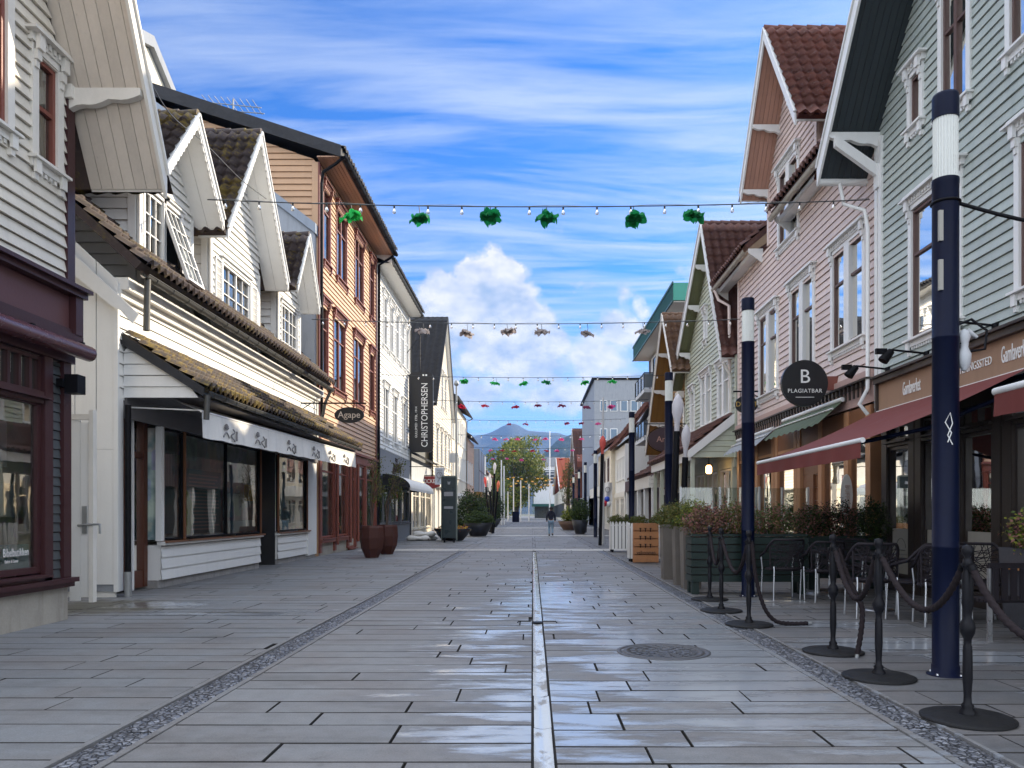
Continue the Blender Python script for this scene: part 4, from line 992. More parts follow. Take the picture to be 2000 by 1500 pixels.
mb = MB(); gutter(mb, f3, 24.5, 34.1, 12.86, .86, .08, hooks=.7); mb.tube([P(24.6, 12.8, .86), P(24.62, 12.6, .6), P(24.66, 12.35, .18), P(24.7, 12.0, .12), P(24.7, 3.9, .12)], .05, 10); mb.tube([P(33.75, 12.7, .8), P(33.78, 12.3, .15), P(33.8, 3.6, .13), P(33.8, .1, .13)], .06, 10); mb.build('gutter', BLACK, H)
for z0, z1, us in rows:
    for a, b_ in us: window(H, f3, a, b_, z0, z1, REDBR, REDBR, nx=1 if b_ - a < 1 else 2, tr=.68, cas=.09, style='orn', fw=.045)
mb = MB(); mb.fb(f3, 24.8, 33.8, 0, .42, -.5, -.02); mb.build('plinth', PLINTH, H)
mb = MB(); us = [(25.0, 26.6), (26.9, 28.5), (28.75, 29.75), (30.0, 31.5), (31.8, 33.5)]
for u in (24.78, 26.62, 28.52, 29.77, 31.52, 33.55): mb.fb(f3, u, u + .22, .1, 3.34, -.1, .06)
for u in (26.73, 28.63, 29.88): mb.tube([P(u, 3.3, .12), P(u, .3, .12)], .05, 8); mb.lathe(P(u, 1.05, .14), [(.02, -.06), (.06, 0), (.02, .06)], 8)
mb.fb(f3, 24.8, 28.5, .42, .55, -.1, .10); mb.fb(f3, 29.9, 33.6, .42, .55, -.1, .10)
mb.build('shop_post', REDBR, H)
for i, (a, b_) in enumerate(us): window(H, f3, a, b_, .10 if i == 2 else .58, 3.3, REDBR, REDBR, nx=1, tr=.8, style='none', cas=.01, head=False, curtain=(i != 2), depth=.5, room=SHOPIN, pane=GLS, name='shop_door' if i == 2 else 'shop_window')
t = thing('antenna', 'thin television antenna on mast standing on the black orange house roof', 'antenna', (-11.8, 27, 14))
mb = MB(); b0 = Vector((-10.6, 27.2, 14.3)); mb.tube([b0, b0 + Vector((0, 0, 1.75))], .03, 6); mb.tube([b0 + Vector((-1.0, 0, 1.65)), b0 + Vector((1.0, 0, 1.45))], .018, 5); mb.tube([b0 + Vector((-1.0, .3, 1.55)), b0 + Vector((1.0, .3, 1.40))], .018, 5)
for i in range(9): p = b0 + Vector((-.9 + .22 * i, 0, 1.64 - .022 * i)); mb.tube([p + Vector((0, -.5, 0)), p + Vector((0, .5, 0))], .012, 4)
mb.build('aerial', ZINC, t)
t = thing('antenna', 'bent small antenna near the eave of the orange house roof', 'antenna', (-6.9, 26, 13.2))
mb = MB(); b0 = Vector((-7.05, 26.5, 13.3)); mb.tube([b0, b0 + Vector((-.15, 0, .8))], .02, 5)
for i in range(4): mb.tube([b0 + Vector((-.1 + .13 * i, 0, .1)), b0 + Vector((-.55 + .13 * i, 0, .75 - .1 * i))], .014, 4)
mb.build('aerial', BLACK, t)
# ---- white three storey house
f4 = LF(6.9); P = f4.P
H = plain_house('timber_house', 'white three storey timber house with grey ground floor behind the orange house', f4, 33.95, 43.0, 12.45, WHITE, SLATE, 14.6,
    [(9.2, 11.5, [(35.3, 36.3), (36.9, 37.9), (38.5, 39.5), (40.1, 41.1), (41.6, 42.5)]), (4.9, 7.3, [(35.4, 36.6), (37.8, 39.0), (40.4, 41.6)])], WHITE2, WHITE2, over=.7, tile=True, fascia=WHITE2, style='orn',
    shop=(.9, 3.0, [(34.2, 37.0), (37.3, 40), (40.3, 42.8)], paint('grey_shop', (.20, .21, .23), .6)), gutm=DKGUT)
mb = MB(); mb.fb(f4, 34.0, 42.9, 3.05, 4.3, 0, .09); pn = mb.build('fascia_panel', MC['grey_shop'], H)
text(pn, 'TORVET', .60, f4.P(38.6, 3.62, .10), (0, 1, 0), (0, 0, 1), SIGNK, ex=.03); text(pn, 'agape', .3, f4.P(38.4, 4.08, .10), (0, 1, 0), (0, 0, 1), SIGNK, ex=.02)
t = thing('bull_nose_awning', 'white curved bull nose awning with dark ends on the grey shopfront', 'awning', (-6, 38, 3))
mb = MB(); mb.grid(lambda a, b_: f4.P(34.6 + 8.0 * a, 2.55 + .62 * sin(b_ * pi * .5), .15 + 1.25 * cos(b_ * pi * .5)), 6, 8); mb.grid(lambda a, b_: f4.P(34.6 + 8.0 * a, 2.55 - .12 * b_, 1.40), 6, 1); mb.build('canvas', WHCL, t)
mb = MB()
for u in (34.6, 42.6): mb.poly([f4.P(u, 2.55, .15)] + [f4.P(u, 2.55 + .62 * sin(i / 8 * pi * .5), .15 + 1.25 * cos(i / 8 * pi * .5)) for i in range(9)])
mb.build('end_panel', SIGNK, t)
# ---- low shop with ticket sign, then gables further down
plain_house('shop_building', 'low light shop building with narrow pilasters beside the tall black banner', f4, 43.2, 52.2, 4.6, GREYL, SLATE, 7.0, [], WHITE2, WHITE2, clapb=False, shop=(.5, 2.9, [(44, 46.5), (47, 49), (49.5, 51.8)], CREAM), cat='building', endwall=False)
# steep black roofed gable, beige front
fg = LF(6.9)
H = thing('gable_house', 'beige narrow gable house with steep black slate roof beyond the banner sign', 'house', (-6.9, 59, 0))
mb = MB(); clap(mb, fg, [(53.2, 3.4), (65, 3.4), (65, 9.6), (59.6, 16.2), (53.2, 9.2)], .22, holes=[(58, 59, 9.5, 12), (60.2, 61.2, 9.5, 12), (55, 56, 5, 7.6), (57.6, 58.6, 5, 7.6), (60.2, 61.2, 5, 7.6), (62.8, 63.8, 5, 7.6)]); mb.build('wall', CREAM, H)
mb = MB(); prof = [(53.3, 0), (64.9, 0), (64.9, 9.5), (59.6, 16), (53.3, 9.1)]; mb.prism([fg.P(u, z, -.56) for u, z in prof], [fg.P(u, z, -9) for u, z in prof]); mb.build('rear_wall', CREAM, H)
street_gable(H, fg, (59.6, 16.3), (52.7, 8.8), (65.5, 9.1), .3, 9, SLATE, WHITE2, paint('black_verge', (.03, .03, .035), .5), tile=True, thick=.2, pa=.5, pb=.5)
for a, b_, z0, z1 in [(58, 59, 9.5, 12), (60.2, 61.2, 9.5, 12), (55, 56, 5, 7.6), (57.6, 58.6, 5, 7.6), (60.2, 61.2, 5, 7.6), (62.8, 63.8, 5, 7.6)]: window(H, fg, a, b_, z0, z1, BEIGE2, WHITE2, nx=1, style='orn', cas=.14)
mb = MB(); mb.fb(fg, 53.2, 65, 0, 3.4, -.5, 0); 
for u in (53.5, 56, 58.5, 61, 63.8): mb.fb(fg, u, u + .5, 0, 3.3, 0, .12)
mb.fb(fg, 53.2, 65, 3.25, 3.5, 0, .4); mb.build('shop_surround', BEIGE2, H)
WL = lambda a, n_, w_, g_: [(a + i * (w_ + g_), a + i * (w_ + g_) + w_) for i in range(n_)]
plain_house('timber_house', 'cream three storey house with long window rows and white blank hanging sign', f4, 65.4, 79.6, 11.2, CREAM, SLATE, 14.0, [(4.6, 6.6, WL(66.2, 6, 1.1, 1.2)), (7.9, 10.0, WL(66.2, 6, 1.1, 1.2))], WHITE2, WHITE2, shop=(.6, 2.8, [(66, 70), (70.5, 74.5), (75, 79)], BEIGE2), clapb=False, over=.6, gutm=DKGUT)
plain_house('timber_house', 'pale peach house with brown downpipe beyond the cream house', f4, 80, 90, 9.4, paint('peach_paint', (.62, .42, .30), .6), DARKTILE, 12.6, [(4.6, 6.8, WL(81, 3, 1.2, 1.6))], WHITE2, WHITE2, shop=(.6, 2.8, [(81, 84), (85, 89)], REDBR), over=.5)
t = thing('office_block', 'modern blue grey glazed cube building on the left beyond the peach house', 'building', (-6.4, 97, 0))
mb = MB(); mb.box(-12, -6.3, 90.5, 104, 3.6, 9.0); mb.build('wall', paint('blue_grey_panels', (.32, .38, .46), .35), t)
mb = MB(); mb.box(-12, -6.6, 90.8, 104, 0, 3.2); mb.build('ground_floor', DKWOOD, t)
mb = MB(); mb.box(-12, -6.0, 90.2, 104, 3.21, 3.9); mb.build('fascia_panel', OCHRE, t)
mb = MB()
for u in (90.46, 95, 99.5): mb.box(-6.31, -6.27, u, u + .08, 3.9, 9.0)
mb.box(-6.31, -6.27, 90.5, 104, 6.4, 6.5); mb.build('panel_joint', DKWOOD, t)
t = thing('gable_house', 'small white house with dark red tiled roof at the far left end', 'house', (-7, 112, 0))
mb = MB(); mb.box(-14, -6.6, 105, 124, 0, 7.2); mb.build('wall', GREYL, t)
mb = MB(); q = [(-6.2, 7.0), (-6.2, 7.2), (-10.2, 10.6), (-14.2, 7.2), (-14.2, 7.0)]; mb.fprism(CF(124.3), q, 0, 19.6); mb.build('roof', BRTILE, t)
mb = MB()
for u in range(106, 123, 3): mb.box(-6.62, -6.56, u, u + 1.2, 4.2, 6.2)
mb.build('window', ROOM, t)
mb = MB(); mb.box(-6.6, -5.4, 105, 124, 2.8, 3.3); mb.build('shop_canopy', BRICK, t)
t = thing('tall_building', 'pale yellow tall building corner rising behind the left roofs', 'building', (-20, 42, 0))
ft = LF(20); q = [(36, 0), (36, 24.2), (40, 25.6), (42.5, 24.1), (42.5, 0)]
mb = MB(); mb.fprism(ft, q, -6, 0); mb.build('wall', CREAM, t)
mb = MB(); q = [(35.8, 24.21), (35.8, 24.8), (40, 26.25), (42.9, 24.5), (42.9, 23.95), (40, 25.65)]; mb.fprism(ft, q, -6.2, .3); mb.build('roof', GREYR, t)
t = thing('tall_building', 'brown brick building standing behind the dark left roof with chimney', 'building', (-8.5, 70, 0))
mb = MB(); mb.box(-12, -8.2, 70, 74, 11, 13.2); mb.build('wall', SLATE, t); mb = MB(); mb.box(-9.0, -7.6, 68.8, 70, 11, 13.9); mb.build('chimney', PLINTH, t)
# ================================================================ RIGHT SIDE
g1 = RF(6.6); P = g1.P
H = thing('timber_house', 'blue-green timber gable house with white carved window frames at the right edge', 'house', (6.6, 11, 0))
A, T0, T1 = (10.95, 13.10), (15.15, 8.0), (6.75, 8.0)
wins = [(11.85, 13.30, 4.42, 6.62), (8.85, 10.35, 4.42, 6.45), (5.9, 7.3, 4.42, 6.45), (11.62, 12.32, 7.75, 9.75), (9.35, 10.55, 7.75, 9.75), (13.02, 13.34, 8.08, 8.92)]
mb = MB(); clap(mb, g1, [(3.0, 3.95), (14.6, 3.95), (14.6, 8.62), (10.95, 13.05), (7.3, 8.62), (3.0, 8.62)], .152, t=.03, holes=wins); mb.build('wall', GREEN, H)
mb = MB(); prof = [(7.4, 0), (14.55, 0), (14.55, 8.4), (10.95, 12.8), (7.4, 8.4)]; mb.prism([P(u, z, -.56) for u, z in prof], [P(u, z, -11) for u, z in prof]); mb.fb(g1, 3.0, 7.4, 0, 8.4, -11, -.56); mb.build('rear_wall', GREEN, H)
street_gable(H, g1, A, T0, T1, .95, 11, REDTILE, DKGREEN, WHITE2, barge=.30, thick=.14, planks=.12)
mb = MB()
for u in (14.42, 14.58): mb.fb(g1, u, u + .12, 3.4, 8.5, 0, .06)
mb.build('corner_board', WHITE2, H)
mb = MB(); bracket(mb, g1, 14.55, 8.62, 0, .97, .26, .09)
q = [(0.02, 7.72), (0.02, 7.95), (.88, 8.55), (.88, 8.34)]; mb.prism([P(14.50, z, d) for d, z in q], [P(14.60, z, d) for d, z in q]); mb.fb(g1, 14.48, 14.64, 7.55, 8.0, .0, .10)
bracket(mb, g1, 12.62, 10.9, 0, .9, .22, .08); bracket(mb, g1, 9.2, 10.9, 0, .9, .22, .08); mb.build('bracket', WHITE2, H)
for a, b_, z0, z1 in wins: window(H, g1, a, b_, z0, z1, WHITE2, BROWNW, nx=1 if b_ - a < .5 else 2, tr=.64 if b_ - a > .5 else None, cas=.11, fw=.045)
mb = MB(); gutter(mb, RF(6.6), 14.72, 14.74, 8, .0, .001, hooks=0)
mb = MB(); mb.tube([P(15.15, 7.92, -.3), P(15.15, 7.92, .95)], .07, 10); mb.tube([P(15.12, 7.88, .55), P(15.05, 7.45, .5), P(14.85, 7.25, .18), P(14.80, 6.9, .14), P(14.80, 3.8, .14), P(14.80, 3.5, .3), P(14.80, 3.3, .14)], .038, 10); mb.build('gutter', WHITE2, H)
# sign board
mb = MB(); mb.fb(g1, 3, 14.35, 3.30, 3.80, .02, .13); sb = mb.build('sign_board', SIGNBR, H)
mb = MB(); mb.fb(g1, 3, 14.4, 3.801, 3.90, 0, .22); mb.fb(g1, 3, 14.4, 3.901, 3.94, 0, .27); mb.fb(g1, 14.352, 14.42, 3.2, 3.80, 0, .18); mb.build('cornice', DKWOOD, sb)
mb = MB(); mb.fb(g1, 3, 14.35, 3.235, 3.298, 0, .18); mb.build('trim', WHITE2, sb)
text(sb, 'Gamlaverket', .33, P(13.10, 3.55, .137), (0, -1, 0), (0, 0, 1), SIGNW, ex=.004, sx=.36)
text(sb, 'GAMLE TRACTERINGSSTED', .17, P(11.62, 3.55, .137), (0, -1, 0), (0, 0, 1), SIGNW, ex=.004, sx=.78)
text(sb, 'Gamlaverket', .33, P(10.28, 3.56, .137), (0, -1, 0), (0, 0, 1), SIGNW, ex=.004, sx=.36)
# restaurant front
mb = MB()
for u in (14.20, 13.18, 12.95, 12.0, 11.75, 10.75, 10.5, 9.4, 9.1, 8.0, 7.7, 6.5, 5.3): mb.fb(g1, u, u + .20, .0, 3.23, -.3, .06)
mb.fb(g1, 3, 14.4, .0, .22, -.5, .05); mb.fb(g1, 3, 14.4, 3.0, 3.23, -.3, .05); mb.fb(g1, 3, 14.4, 2.62, 2.70, -.1, .045); mb.build('shop_post', DKWOOD, H)
for a, b_ in ((13.40, 14.18), (12.22, 12.93), (10.97, 11.73), (9.62, 10.48), (8.22, 9.08), (6.72, 7.68)):
    w = window(H, g1, a, b_, .26, 2.60, DKWOOD, DKWOOD, nx=1, tr=None, style='none', cas=.01, head=False, curtain=False, room=SHOPIN, pane=GLS, name='shop_window', fw=.05)
    fm = MB(); fm.fb(g1, a + .05, b_ - .05, .30, 1.12, -.026, -.022)
    um = (a + b_) / 2; fo = fm.build('frosted_film', FROST, w)
    lg = MB(); 
    lg.tube([P(um + .17 * cos(x), .78 + .17 * sin(x), -.018) for x in [pi * i / 12 for i in range(13)]], .008, 4); lg.tube([P(um - .2, .66, -.018), P(um + .2, .66, -.018)], .008, 4); lg.tube([P(um - .15, .74, -.018), P(um + .15, .74, -.018)], .014, 4); lg.build('emblem', paint('film_print', (.25, .24, .20), .7, bump=0), w)
    window(H, g1, a, b_, 2.72, 2.98, DKWOOD, DKWOOD, nx=2, tr=None, style='none', cas=.01, head=False, curtain=False, pane=GLS, fw=.03)
# spot lights over the board
for i, (u, lb) in enumerate(((14.3, 'black arm spotlight above the far end of the tan sign board, by the white downpipe'), (12.9, 'black arm spotlight over the tan board just left of the nearest lamp post'), (11.0, 'black arm spotlight over the tan board just right of the nearest lamp post'))):
    t = thing('wall_spotlight', lb, 'spotlight', tuple(P(u, 4.05, 0)), 'spotlights above the sign board')
    mb = MB(); mb.tube([P(u - .1, 4.06, .03), P(u - .1, 4.12, .62), P(u - .1, 4.02, .72)], .018, 8); mb.lathe(P(u - .1, 4.05, .03), [(.05, -.04), (.05, .04)], 10); mb.build('arm', BLACK, t)
    mb = MB(); c0 = P(u - .1, 4.02, .72); mb.tube([c0 + Vector((.10, .0, .08)), c0 + Vector((-.02, 0, -.06)), c0 + Vector((-.04, 0, -.09))], [.06, .085, .085], 12); mb.box(c0.x - .16, c0.x + .02, c0.y - .03, c0.y + .03, c0.z + .03, c0.z + .12); mb.build('lamp_head', BLACK, t)
# red awnings
def red_awning(u0, u1, wallz, dout, barz, label, val=.20):
    t = thing('awning', label, 'awning', tuple(P((u0 + u1) / 2, barz, dout)), 'red canvas awnings on the right')
    mb = MB(); mb.grid(lambda a, b_: P(u0 + (u1 - u0) * a, wallz + (barz - wallz) * b_ - .05 * sin(pi * b_), .15 + (dout - .15) * b_), 10, 12); mb.build('canvas', REDCL, t)
    mb = MB(); mb.tube([P(u0 - .02, barz, dout), P(u1 + .02, barz, dout)], .035, 12); mb.build('front_bar', WHITE2, t)
    mb = MB(); mb.grid(lambda a, b_: P(u0 + (u1 - u0) * a, barz - .03 - val * b_, dout + .02 + .012 * sin(a * 40) * b_), 60, 3); mb.build('valance', REDCL, t)
    mb = MB()
    for u in (u0 + .25, u1 - .4):
        mb.tube([P(u, wallz - .25, .12), P(u + .18, (wallz + barz) / 2 - .28, dout * .55), P(u, barz - .02, dout - .03)], .028, 8)
    mb.fb(g1, u0, u1, wallz - .13, wallz + .0, .06, .16); mb.build('folding_arm', NAVY, t)
red_awning(9.9, 14.45, 3.30, 2.35, 2.34, 'large red canvas awning rolled out over the restaurant terrace')
red_awning(2.6, 6.95, 3.30, 2.40, 2.50, 'red awning end with white bar cut off at the right picture edge')
# ---- pink house
H = thing('timber_house', 'pink timber house with tall dormer gable and white trimmed windows', 'house', (6.6, 19.6, 0))
A, T0, T1 = (19.40, 13.45), (21.62, 10.2), (17.10, 10.15)
wins = [(15.28, 16.78, 4.95, 7.0), (18.0, 19.5, 4.85, 7.0), (20.65, 22.2, 4.75, 6.95), (19.05, 20.45, 8.45, 10.35)]
mb = MB(); clap(mb, g1, [(14.72, 4.2), (24.55, 4.2), (24.55, 8.85), (14.72, 8.85)], .162, t=.03, holes=wins)
clap(mb, g1, [(17.75, 8.85), (21.45, 8.85), (21.45, 10.4), (19.40, 13.4), (17.75, 11.0)], .162, t=.03, holes=wins); mb.fb(g1, 24.4, 24.55, 4.0, 8.8, 0, .05)
mb.fb(g1, 17.72, 17.86, 8.85, 11.1, 0, .05); mb.fb(g1, 21.32, 21.46, 8.85, 10.4, 0, .05); mb.build('wall', PINK, H)
mb = MB(); prof = [(-.56, 0), (-.56, 8.8), (-4.5, 12.6), (-9, 8.8), (-9, 0)]; mb.prism([P(14.74, z, d) for d, z in prof], [P(24.5, z, d) for d, z in prof]); mb.prism([P(u, z, -.56) for u, z in [(17.8, 8), (21.4, 8), (21.4, 10.3), (19.4, 13.3), (17.8, 11)]], [P(u, z, -6) for u, z in [(17.8, 8), (21.4, 8), (21.4, 10.3), (19.4, 13.3), (17.8, 11)]]); mb.fb(g1, 17.77, 17.8, 8.8, 10.9, -.56, -.01)
mb.build('rear_wall', PINK, H)
mb = MB(); clap(mb, CF(17.76), [(6.6, 8.9), (9.5, 8.9), (9.5, 11.1), (6.6, 11.1)], .162); mb.fb(CF(17.76), 6.6, 6.74, 8.9, 11.1, 0, .05); mb.build('dormer_cheek', PINK, H)
mb = MB(); clap(mb, CF(24.56), [(6.6, 4.2), (12, 4.2), (12, 8.8), (6.6, 8.8)], .162)
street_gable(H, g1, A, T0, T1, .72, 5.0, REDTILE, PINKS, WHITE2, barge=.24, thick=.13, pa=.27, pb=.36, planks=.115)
mb = MB(); bracket(mb, g1, 21.40, 10.42, 0, .72, .22, .08); bracket(mb, g1, 20.45, 11.75, 0, .72, .22, .08); bracket(mb, g1, 17.72, 10.9, 0, .72, .2, .08); mb.build('bracket', WHITE2, H)
for a, b_ in ((14.78, 19.62), (22.0, 25.9)):
    r = shed_roof(H, g1, a, b_, 8.98, .42, -1.0 if a < 20 else -4.4, 10.4 if a < 20 else 13.2, BRTILE, tile=True, verge=.0, back=a > 20, pa=.22, pb=.32)
    mb = MB(); mb.fb(g1, a, b_, 8.82, 8.97, .02, .30); q = [(.0, 8.55), (.0, 8.97), (.42, 8.97), (.42, 8.86)]
    for u in (a - .02, b_ - .02): mb.prism([P(u, z, d) for d, z in q], [P(u + .04, z, d) for d, z in q])
    mb.build('eave_box', WHITE2, r)
    mb = MB(); gutter(mb, g1, a, b_ + .05, 8.93, .50, .075, hooks=.55); mb.build('gutter', paint('cream_gutter', (.45, .42, .36), .5, dirt=.4), r)
mb = MB(); mb.tube([P(25.7, 8.85, .5), P(25.6, 8.5, .4), P(25.2, 8.2, .15), P(25.2, 5.5, .12)], .05, 10); mb.build('downpipe', PINK, H)
for a, b_, z0, z1 in wins:
    w = window(H, g1, a, b_, z0, z1, WHITE2, BROWNW, nx=2, tr=.66, cas=.13, fw=.05); m_ = (a + b_) / 2; mb = MB(); mb.fb(g1, m_ - .13, m_ + .13, z0 - .02, z1 + .02, -.04, .055); mb.build('mullion', WHITE2, w)
mb = MB(); mb.fb(g1, 14.75, 24.6, 4.02, 4.18, 0, .10); mb.fb(g1, 14.75, 24.6, 3.55, 3.98, 0, .05); mb.build('band', paint('pink_band', (.50, .34, .30), .55), H)
mb = MB()
for i in range(48): u = 14.85 + i * .203; mb.fb(g1, u, u + .07, 3.86, 4.0, .101, .16); mb.fb(g1, u + .01, u + .06, 3.70, 3.86, .101, .13)
mb.fb(g1, 14.75, 24.6, 3.982, 4.02, 0, .20); mb.build('dentils', DKWOOD, H)
mb = MB()
for u in (14.85, 15.9, 17.35, 18.75, 19.0, 20.5, 20.8, 22.3, 22.6, 24.3): mb.fb(g1, u, u + .22, 0, 3.5, -.3, .07)
mb.fb(g1, 14.8, 24.5, 0, .5, -.4, .04); mb.build('shop_post', ORWOOD, H)
mb = MB(); clap(mb, g1, [(17.6, .5), (18.7, .5), (18.7, 3.4), (17.6, 3.4)], .3, t=.01); mb.fb(g1, 14.8, 24.5, 2.95, 3.5, -.2, .05); mb.fb(g1, 17.9, 18.3, .5, 2.3, .02, .06); mb.build('shop_door', BRWOOD, H)
for a, b_ in ((15.1, 15.88), (16.15, 17.33), (19.25, 20.48), (21.05, 22.28), (22.85, 24.28)): window(H, g1, a, b_, .52, 2.93, ORWOOD, BRWOOD, nx=1, tr=None, style='none', cas=.01, head=False, curtain=False, room=SHOPIN, pane=GLS, name='shop_window', fw=.06)
def roll_awning(u0, u1, z, dz, d, m, label):
    t = thing('awning', label, 'awning', tuple(P((u0 + u1) / 2, z, d)))
    mb = MB(); mb.grid(lambda a, b_: P(u0 + (u1 - u0) * a, z - dz * b_ + (.02 * sin(a * 60) if b_ == 1 else 0), .12 + d * b_), 60, 4); mb.build('canvas', m, t)
    mb = MB(); mb.tube([P(u0, z + .02, .14), P(u1, z + .02, .14)], .05, 10); mb.tube([P(u0, z - dz * .35, .14 + d * .38), P(u1, z - dz * .35, .14 + d * .38)], .02, 8); mb.build('awning_bar', WHITE2, t)
roll_awning(16.0, 19.8, 3.75, .50, .55, GRCL, 'half rolled olive green awning under the pink house')
roll_awning(20.6, 24.2, 3.65, .45, .5, GYCL, 'half rolled grey awning at the far end of the pink house')
# signs on the pink house
t = thing('round_sign', 'round black projecting sign with a white letter B on the pink house', 'sign', (5.75, 16.6, 4.05))
mb = MB(); yc, xc, zc_ = 16.6, 5.87, 4.20
mb.add([(xc + .50 * cos(2 * pi * i / 40), yy, zc_ + .50 * sin(2 * pi * i / 40)) for yy in (yc - .05, yc + .05) for i in range(40)], [tuple(range(40)), tuple(range(79, 39, -1))] + [(i, (i + 1) % 40, 40 + (i + 1) % 40, 40 + i) for i in range(40)]); dsk = mb.build('disc', SIGNK, t)
mb = MB(); mb.box(xc + .49, 6.62, yc - .04, yc + .04, 4.05, 4.35); mb.build('bracket', REDBR, t)
text(dsk, 'B', .42, (xc - .0, yc - .055, zc_ + .13), (1, 0, 0), (0, 0, 1), SIGNW); text(dsk, 'PLAGIATBAR', .12, (xc, yc - .055, zc_ - .17), (1, 0, 0), (0, 0, 1), SIGNW, sp=1.1)
mb = MB(); mb.box(xc - .2, xc + .2, yc - .057, yc - .05, zc_ - .31, zc_ - .298); mb.build('underline', SIGNW, dsk)
def oval_sign(x0, x1, y, z, rx, rz, label, txt, m, size, col=None, wall=6.6, rim=True):
    t = thing('oval_sign', label, 'sign', (x0, y, z)); mb = MB(); xc = (x0 + x1) / 2; k = 36
    mb.add([(xc + rx * cos(2 * pi * i / k), yy, z + rz * sin(2 * pi * i / k)) for yy in (y - .03, y + .03) for i in range(k)], [tuple(range(k)), tuple(range(2 * k - 1, k - 1, -1))] + [(i, (i + 1) % k, k + (i + 1) % k, k + i) for i in range(k)]); b = mb.build('board', m, t)
    text(b, txt, size, (xc, y - .035, z), (1, 0, 0), (0, 0, 1), col or SIGNW)
    mb = MB(); zz = z + rz + .12; mb.tube([(wall, y, zz), (xc - (rx if wall > 0 else -rx) * 1.15, y, zz)], .022, 8); mb.tube([(xc - rx * .5, y, zz), (xc - rx * .5, y, z + rz * .8)], .01, 5); mb.tube([(xc + rx * .5, y, zz), (xc + rx * .5, y, z + rz * .8)], .01, 5); mb.tube([(wall, y, zz - .2), (wall - (.3 if wall > 0 else -.3), y, zz)], .014, 6)
    if rim: mb.tube([(xc + (rx + .03) * cos(2 * pi * i / k), y, z + (rz + .03) * sin(2 * pi * i / k)) for i in range(k + 1)], .018, 5, cap=False)
    mb.build('hanging_frame', BLACK, t); return t
oval_sign(5.86, 6.56, 22.3, 4.55, .33, .26, 'small oval black sign with gold letters half hidden by a lamp post', 'DUETT', SIGNK, .2, paint('gold_letters', (.5, .33, .08), .4, bump=0), rim=False)
oval_sign(5.3, 6.5, 32.9, 4.55, .95, .55, 'large thin rimmed oval sign beside the ochre gable', 'Amanda', paint('sign_plum', (.05, .025, .03), .4), .36, paint('script_tan', (.45, .25, .2), .4, bump=0))
# ---- sage house
H = thing('timber_house', 'sage green timber gable house with scalloped brackets and porch canopy', 'house', (6.6, 29, 0))
A, T0, T1 = (27.95, 11.75), (33.9, 6.8), (25.0, 6.45)
wins = [(25.7, 27.2, 4.75, 6.5), (28.3, 29.9, 4.75, 6.6), (31.2, 31.9, 4.75, 6.4), (28.95, 29.35, 8.0, 9.0)]
mb = MB(); clap(mb, g1, [(24.75, 3.2), (33.0, 3.2), (33.0, 7.5), (27.95, 11.65), (24.75, 6.5)], .165, t=.03, holes=wins); mb.fb(g1, 32.85, 33.0, 3.2, 7.4, 0, .05); mb.fb(g1, 24.75, 24.9, 3.2, 6.6, 0, .05); mb.build('wall', SAGE, H)
mb = MB(); prof = [(24.8, 0), (32.95, 0), (32.95, 7.3), (27.95, 11.4), (24.8, 6.6)]; mb.prism([P(u, z, -.56) for u, z in prof], [P(u, z, -9) for u, z in prof]); mb.build('rear_wall', SAGE, H)
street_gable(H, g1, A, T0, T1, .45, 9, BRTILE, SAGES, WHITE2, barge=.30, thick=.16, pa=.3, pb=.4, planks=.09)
mb = MB()
for u, z in ((32.1, 8.1), (30.3, 9.6), (28.9, 10.75)): bracket(mb, g1, u, z, 0, .45, .3, .08)
mb.build('bracket', WHITE2, H)
for a, b_, z0, z1 in wins:
    w = window(H, g1, a, b_, z0, z1, WHITE2, WHITE2, nx=2 if b_ - a > .9 else 1, tr=.66, cas=.12)
    if b_ - a > .9: m_ = (a + b_) / 2; mb = MB(); mb.fb(g1, m_ - .13, m_ + .13, z0 - .02, z1 + .02, -.04, .055); mb.build('mullion', WHITE2, w)
mb = MB(); mb.tube([P(33.5, 6.6, .3), P(33.3, 6.3, .12), P(33.1, 5.9, .08), P(33.1, 4.4, .08)], .05, 8); mb.tube([P(25.0, 6.3, .4), P(25.15, 5.9, .12), P(25.15, 4.4, .1)], .05, 8); mb.fb(g1, 33.3, 34.0, 6.4, 6.7, -.4, .3); mb.build('downpipe', BEIGE2, H)
shed_roof(H, g1, 25.0, 33.0, 3.42, 1.5, 0.0, 4.55, BRTILE, tile=True, thick=.09, verge=.0, name='canopy_roof', pa=.25, back=False)
mb = MB(); clap(mb, CF(25.0), [(5.16, 3.22), (6.58, 3.22), (6.58, 4.42), (5.16, 3.36)], .18, t=.022); mb.build('canopy_end', SAGE, H)
mb = MB(); q = [(5.04, 3.42), (5.04, 3.22), (5.12, 3.2), (6.6, 4.35), (6.6, 4.68)]; mb.fprism(CF(24.93), q, 0, .04); mb.fb(g1, 25.0, 33, 3.12, 3.45, 1.42, 1.5); mb.build('bargeboard', WHITE2, H)
mb = MB()
for u in (25.1, 27, 29, 31, 32.7): mb.fb(g1, u, u + .2, 0, 3.2, -.3, .07); mb.fb(g1, u, u + .12, 0, 3.2, 1.30, 1.42)
mb.fb(g1, 25, 33, 0, .6, -.4, .04); mb.fb(g1, 25, 33, 2.9, 3.2, -.3, .05); mb.build('shop_post', SAGE, H)
LITIN = paint('warm_interior', (.55, .42, .26), .8, var=.5)
for a, b_ in ((25.3, 26.98), (27.2, 28.98), (29.2, 30.98), (31.2, 32.68)): window(H, g1, a, b_, .62, 2.88, SAGE, WHITE2, nx=2, tr=None, style='none', cas=.01, head=False, curtain=False, room=LITIN, pane=GLS, name='shop_window')
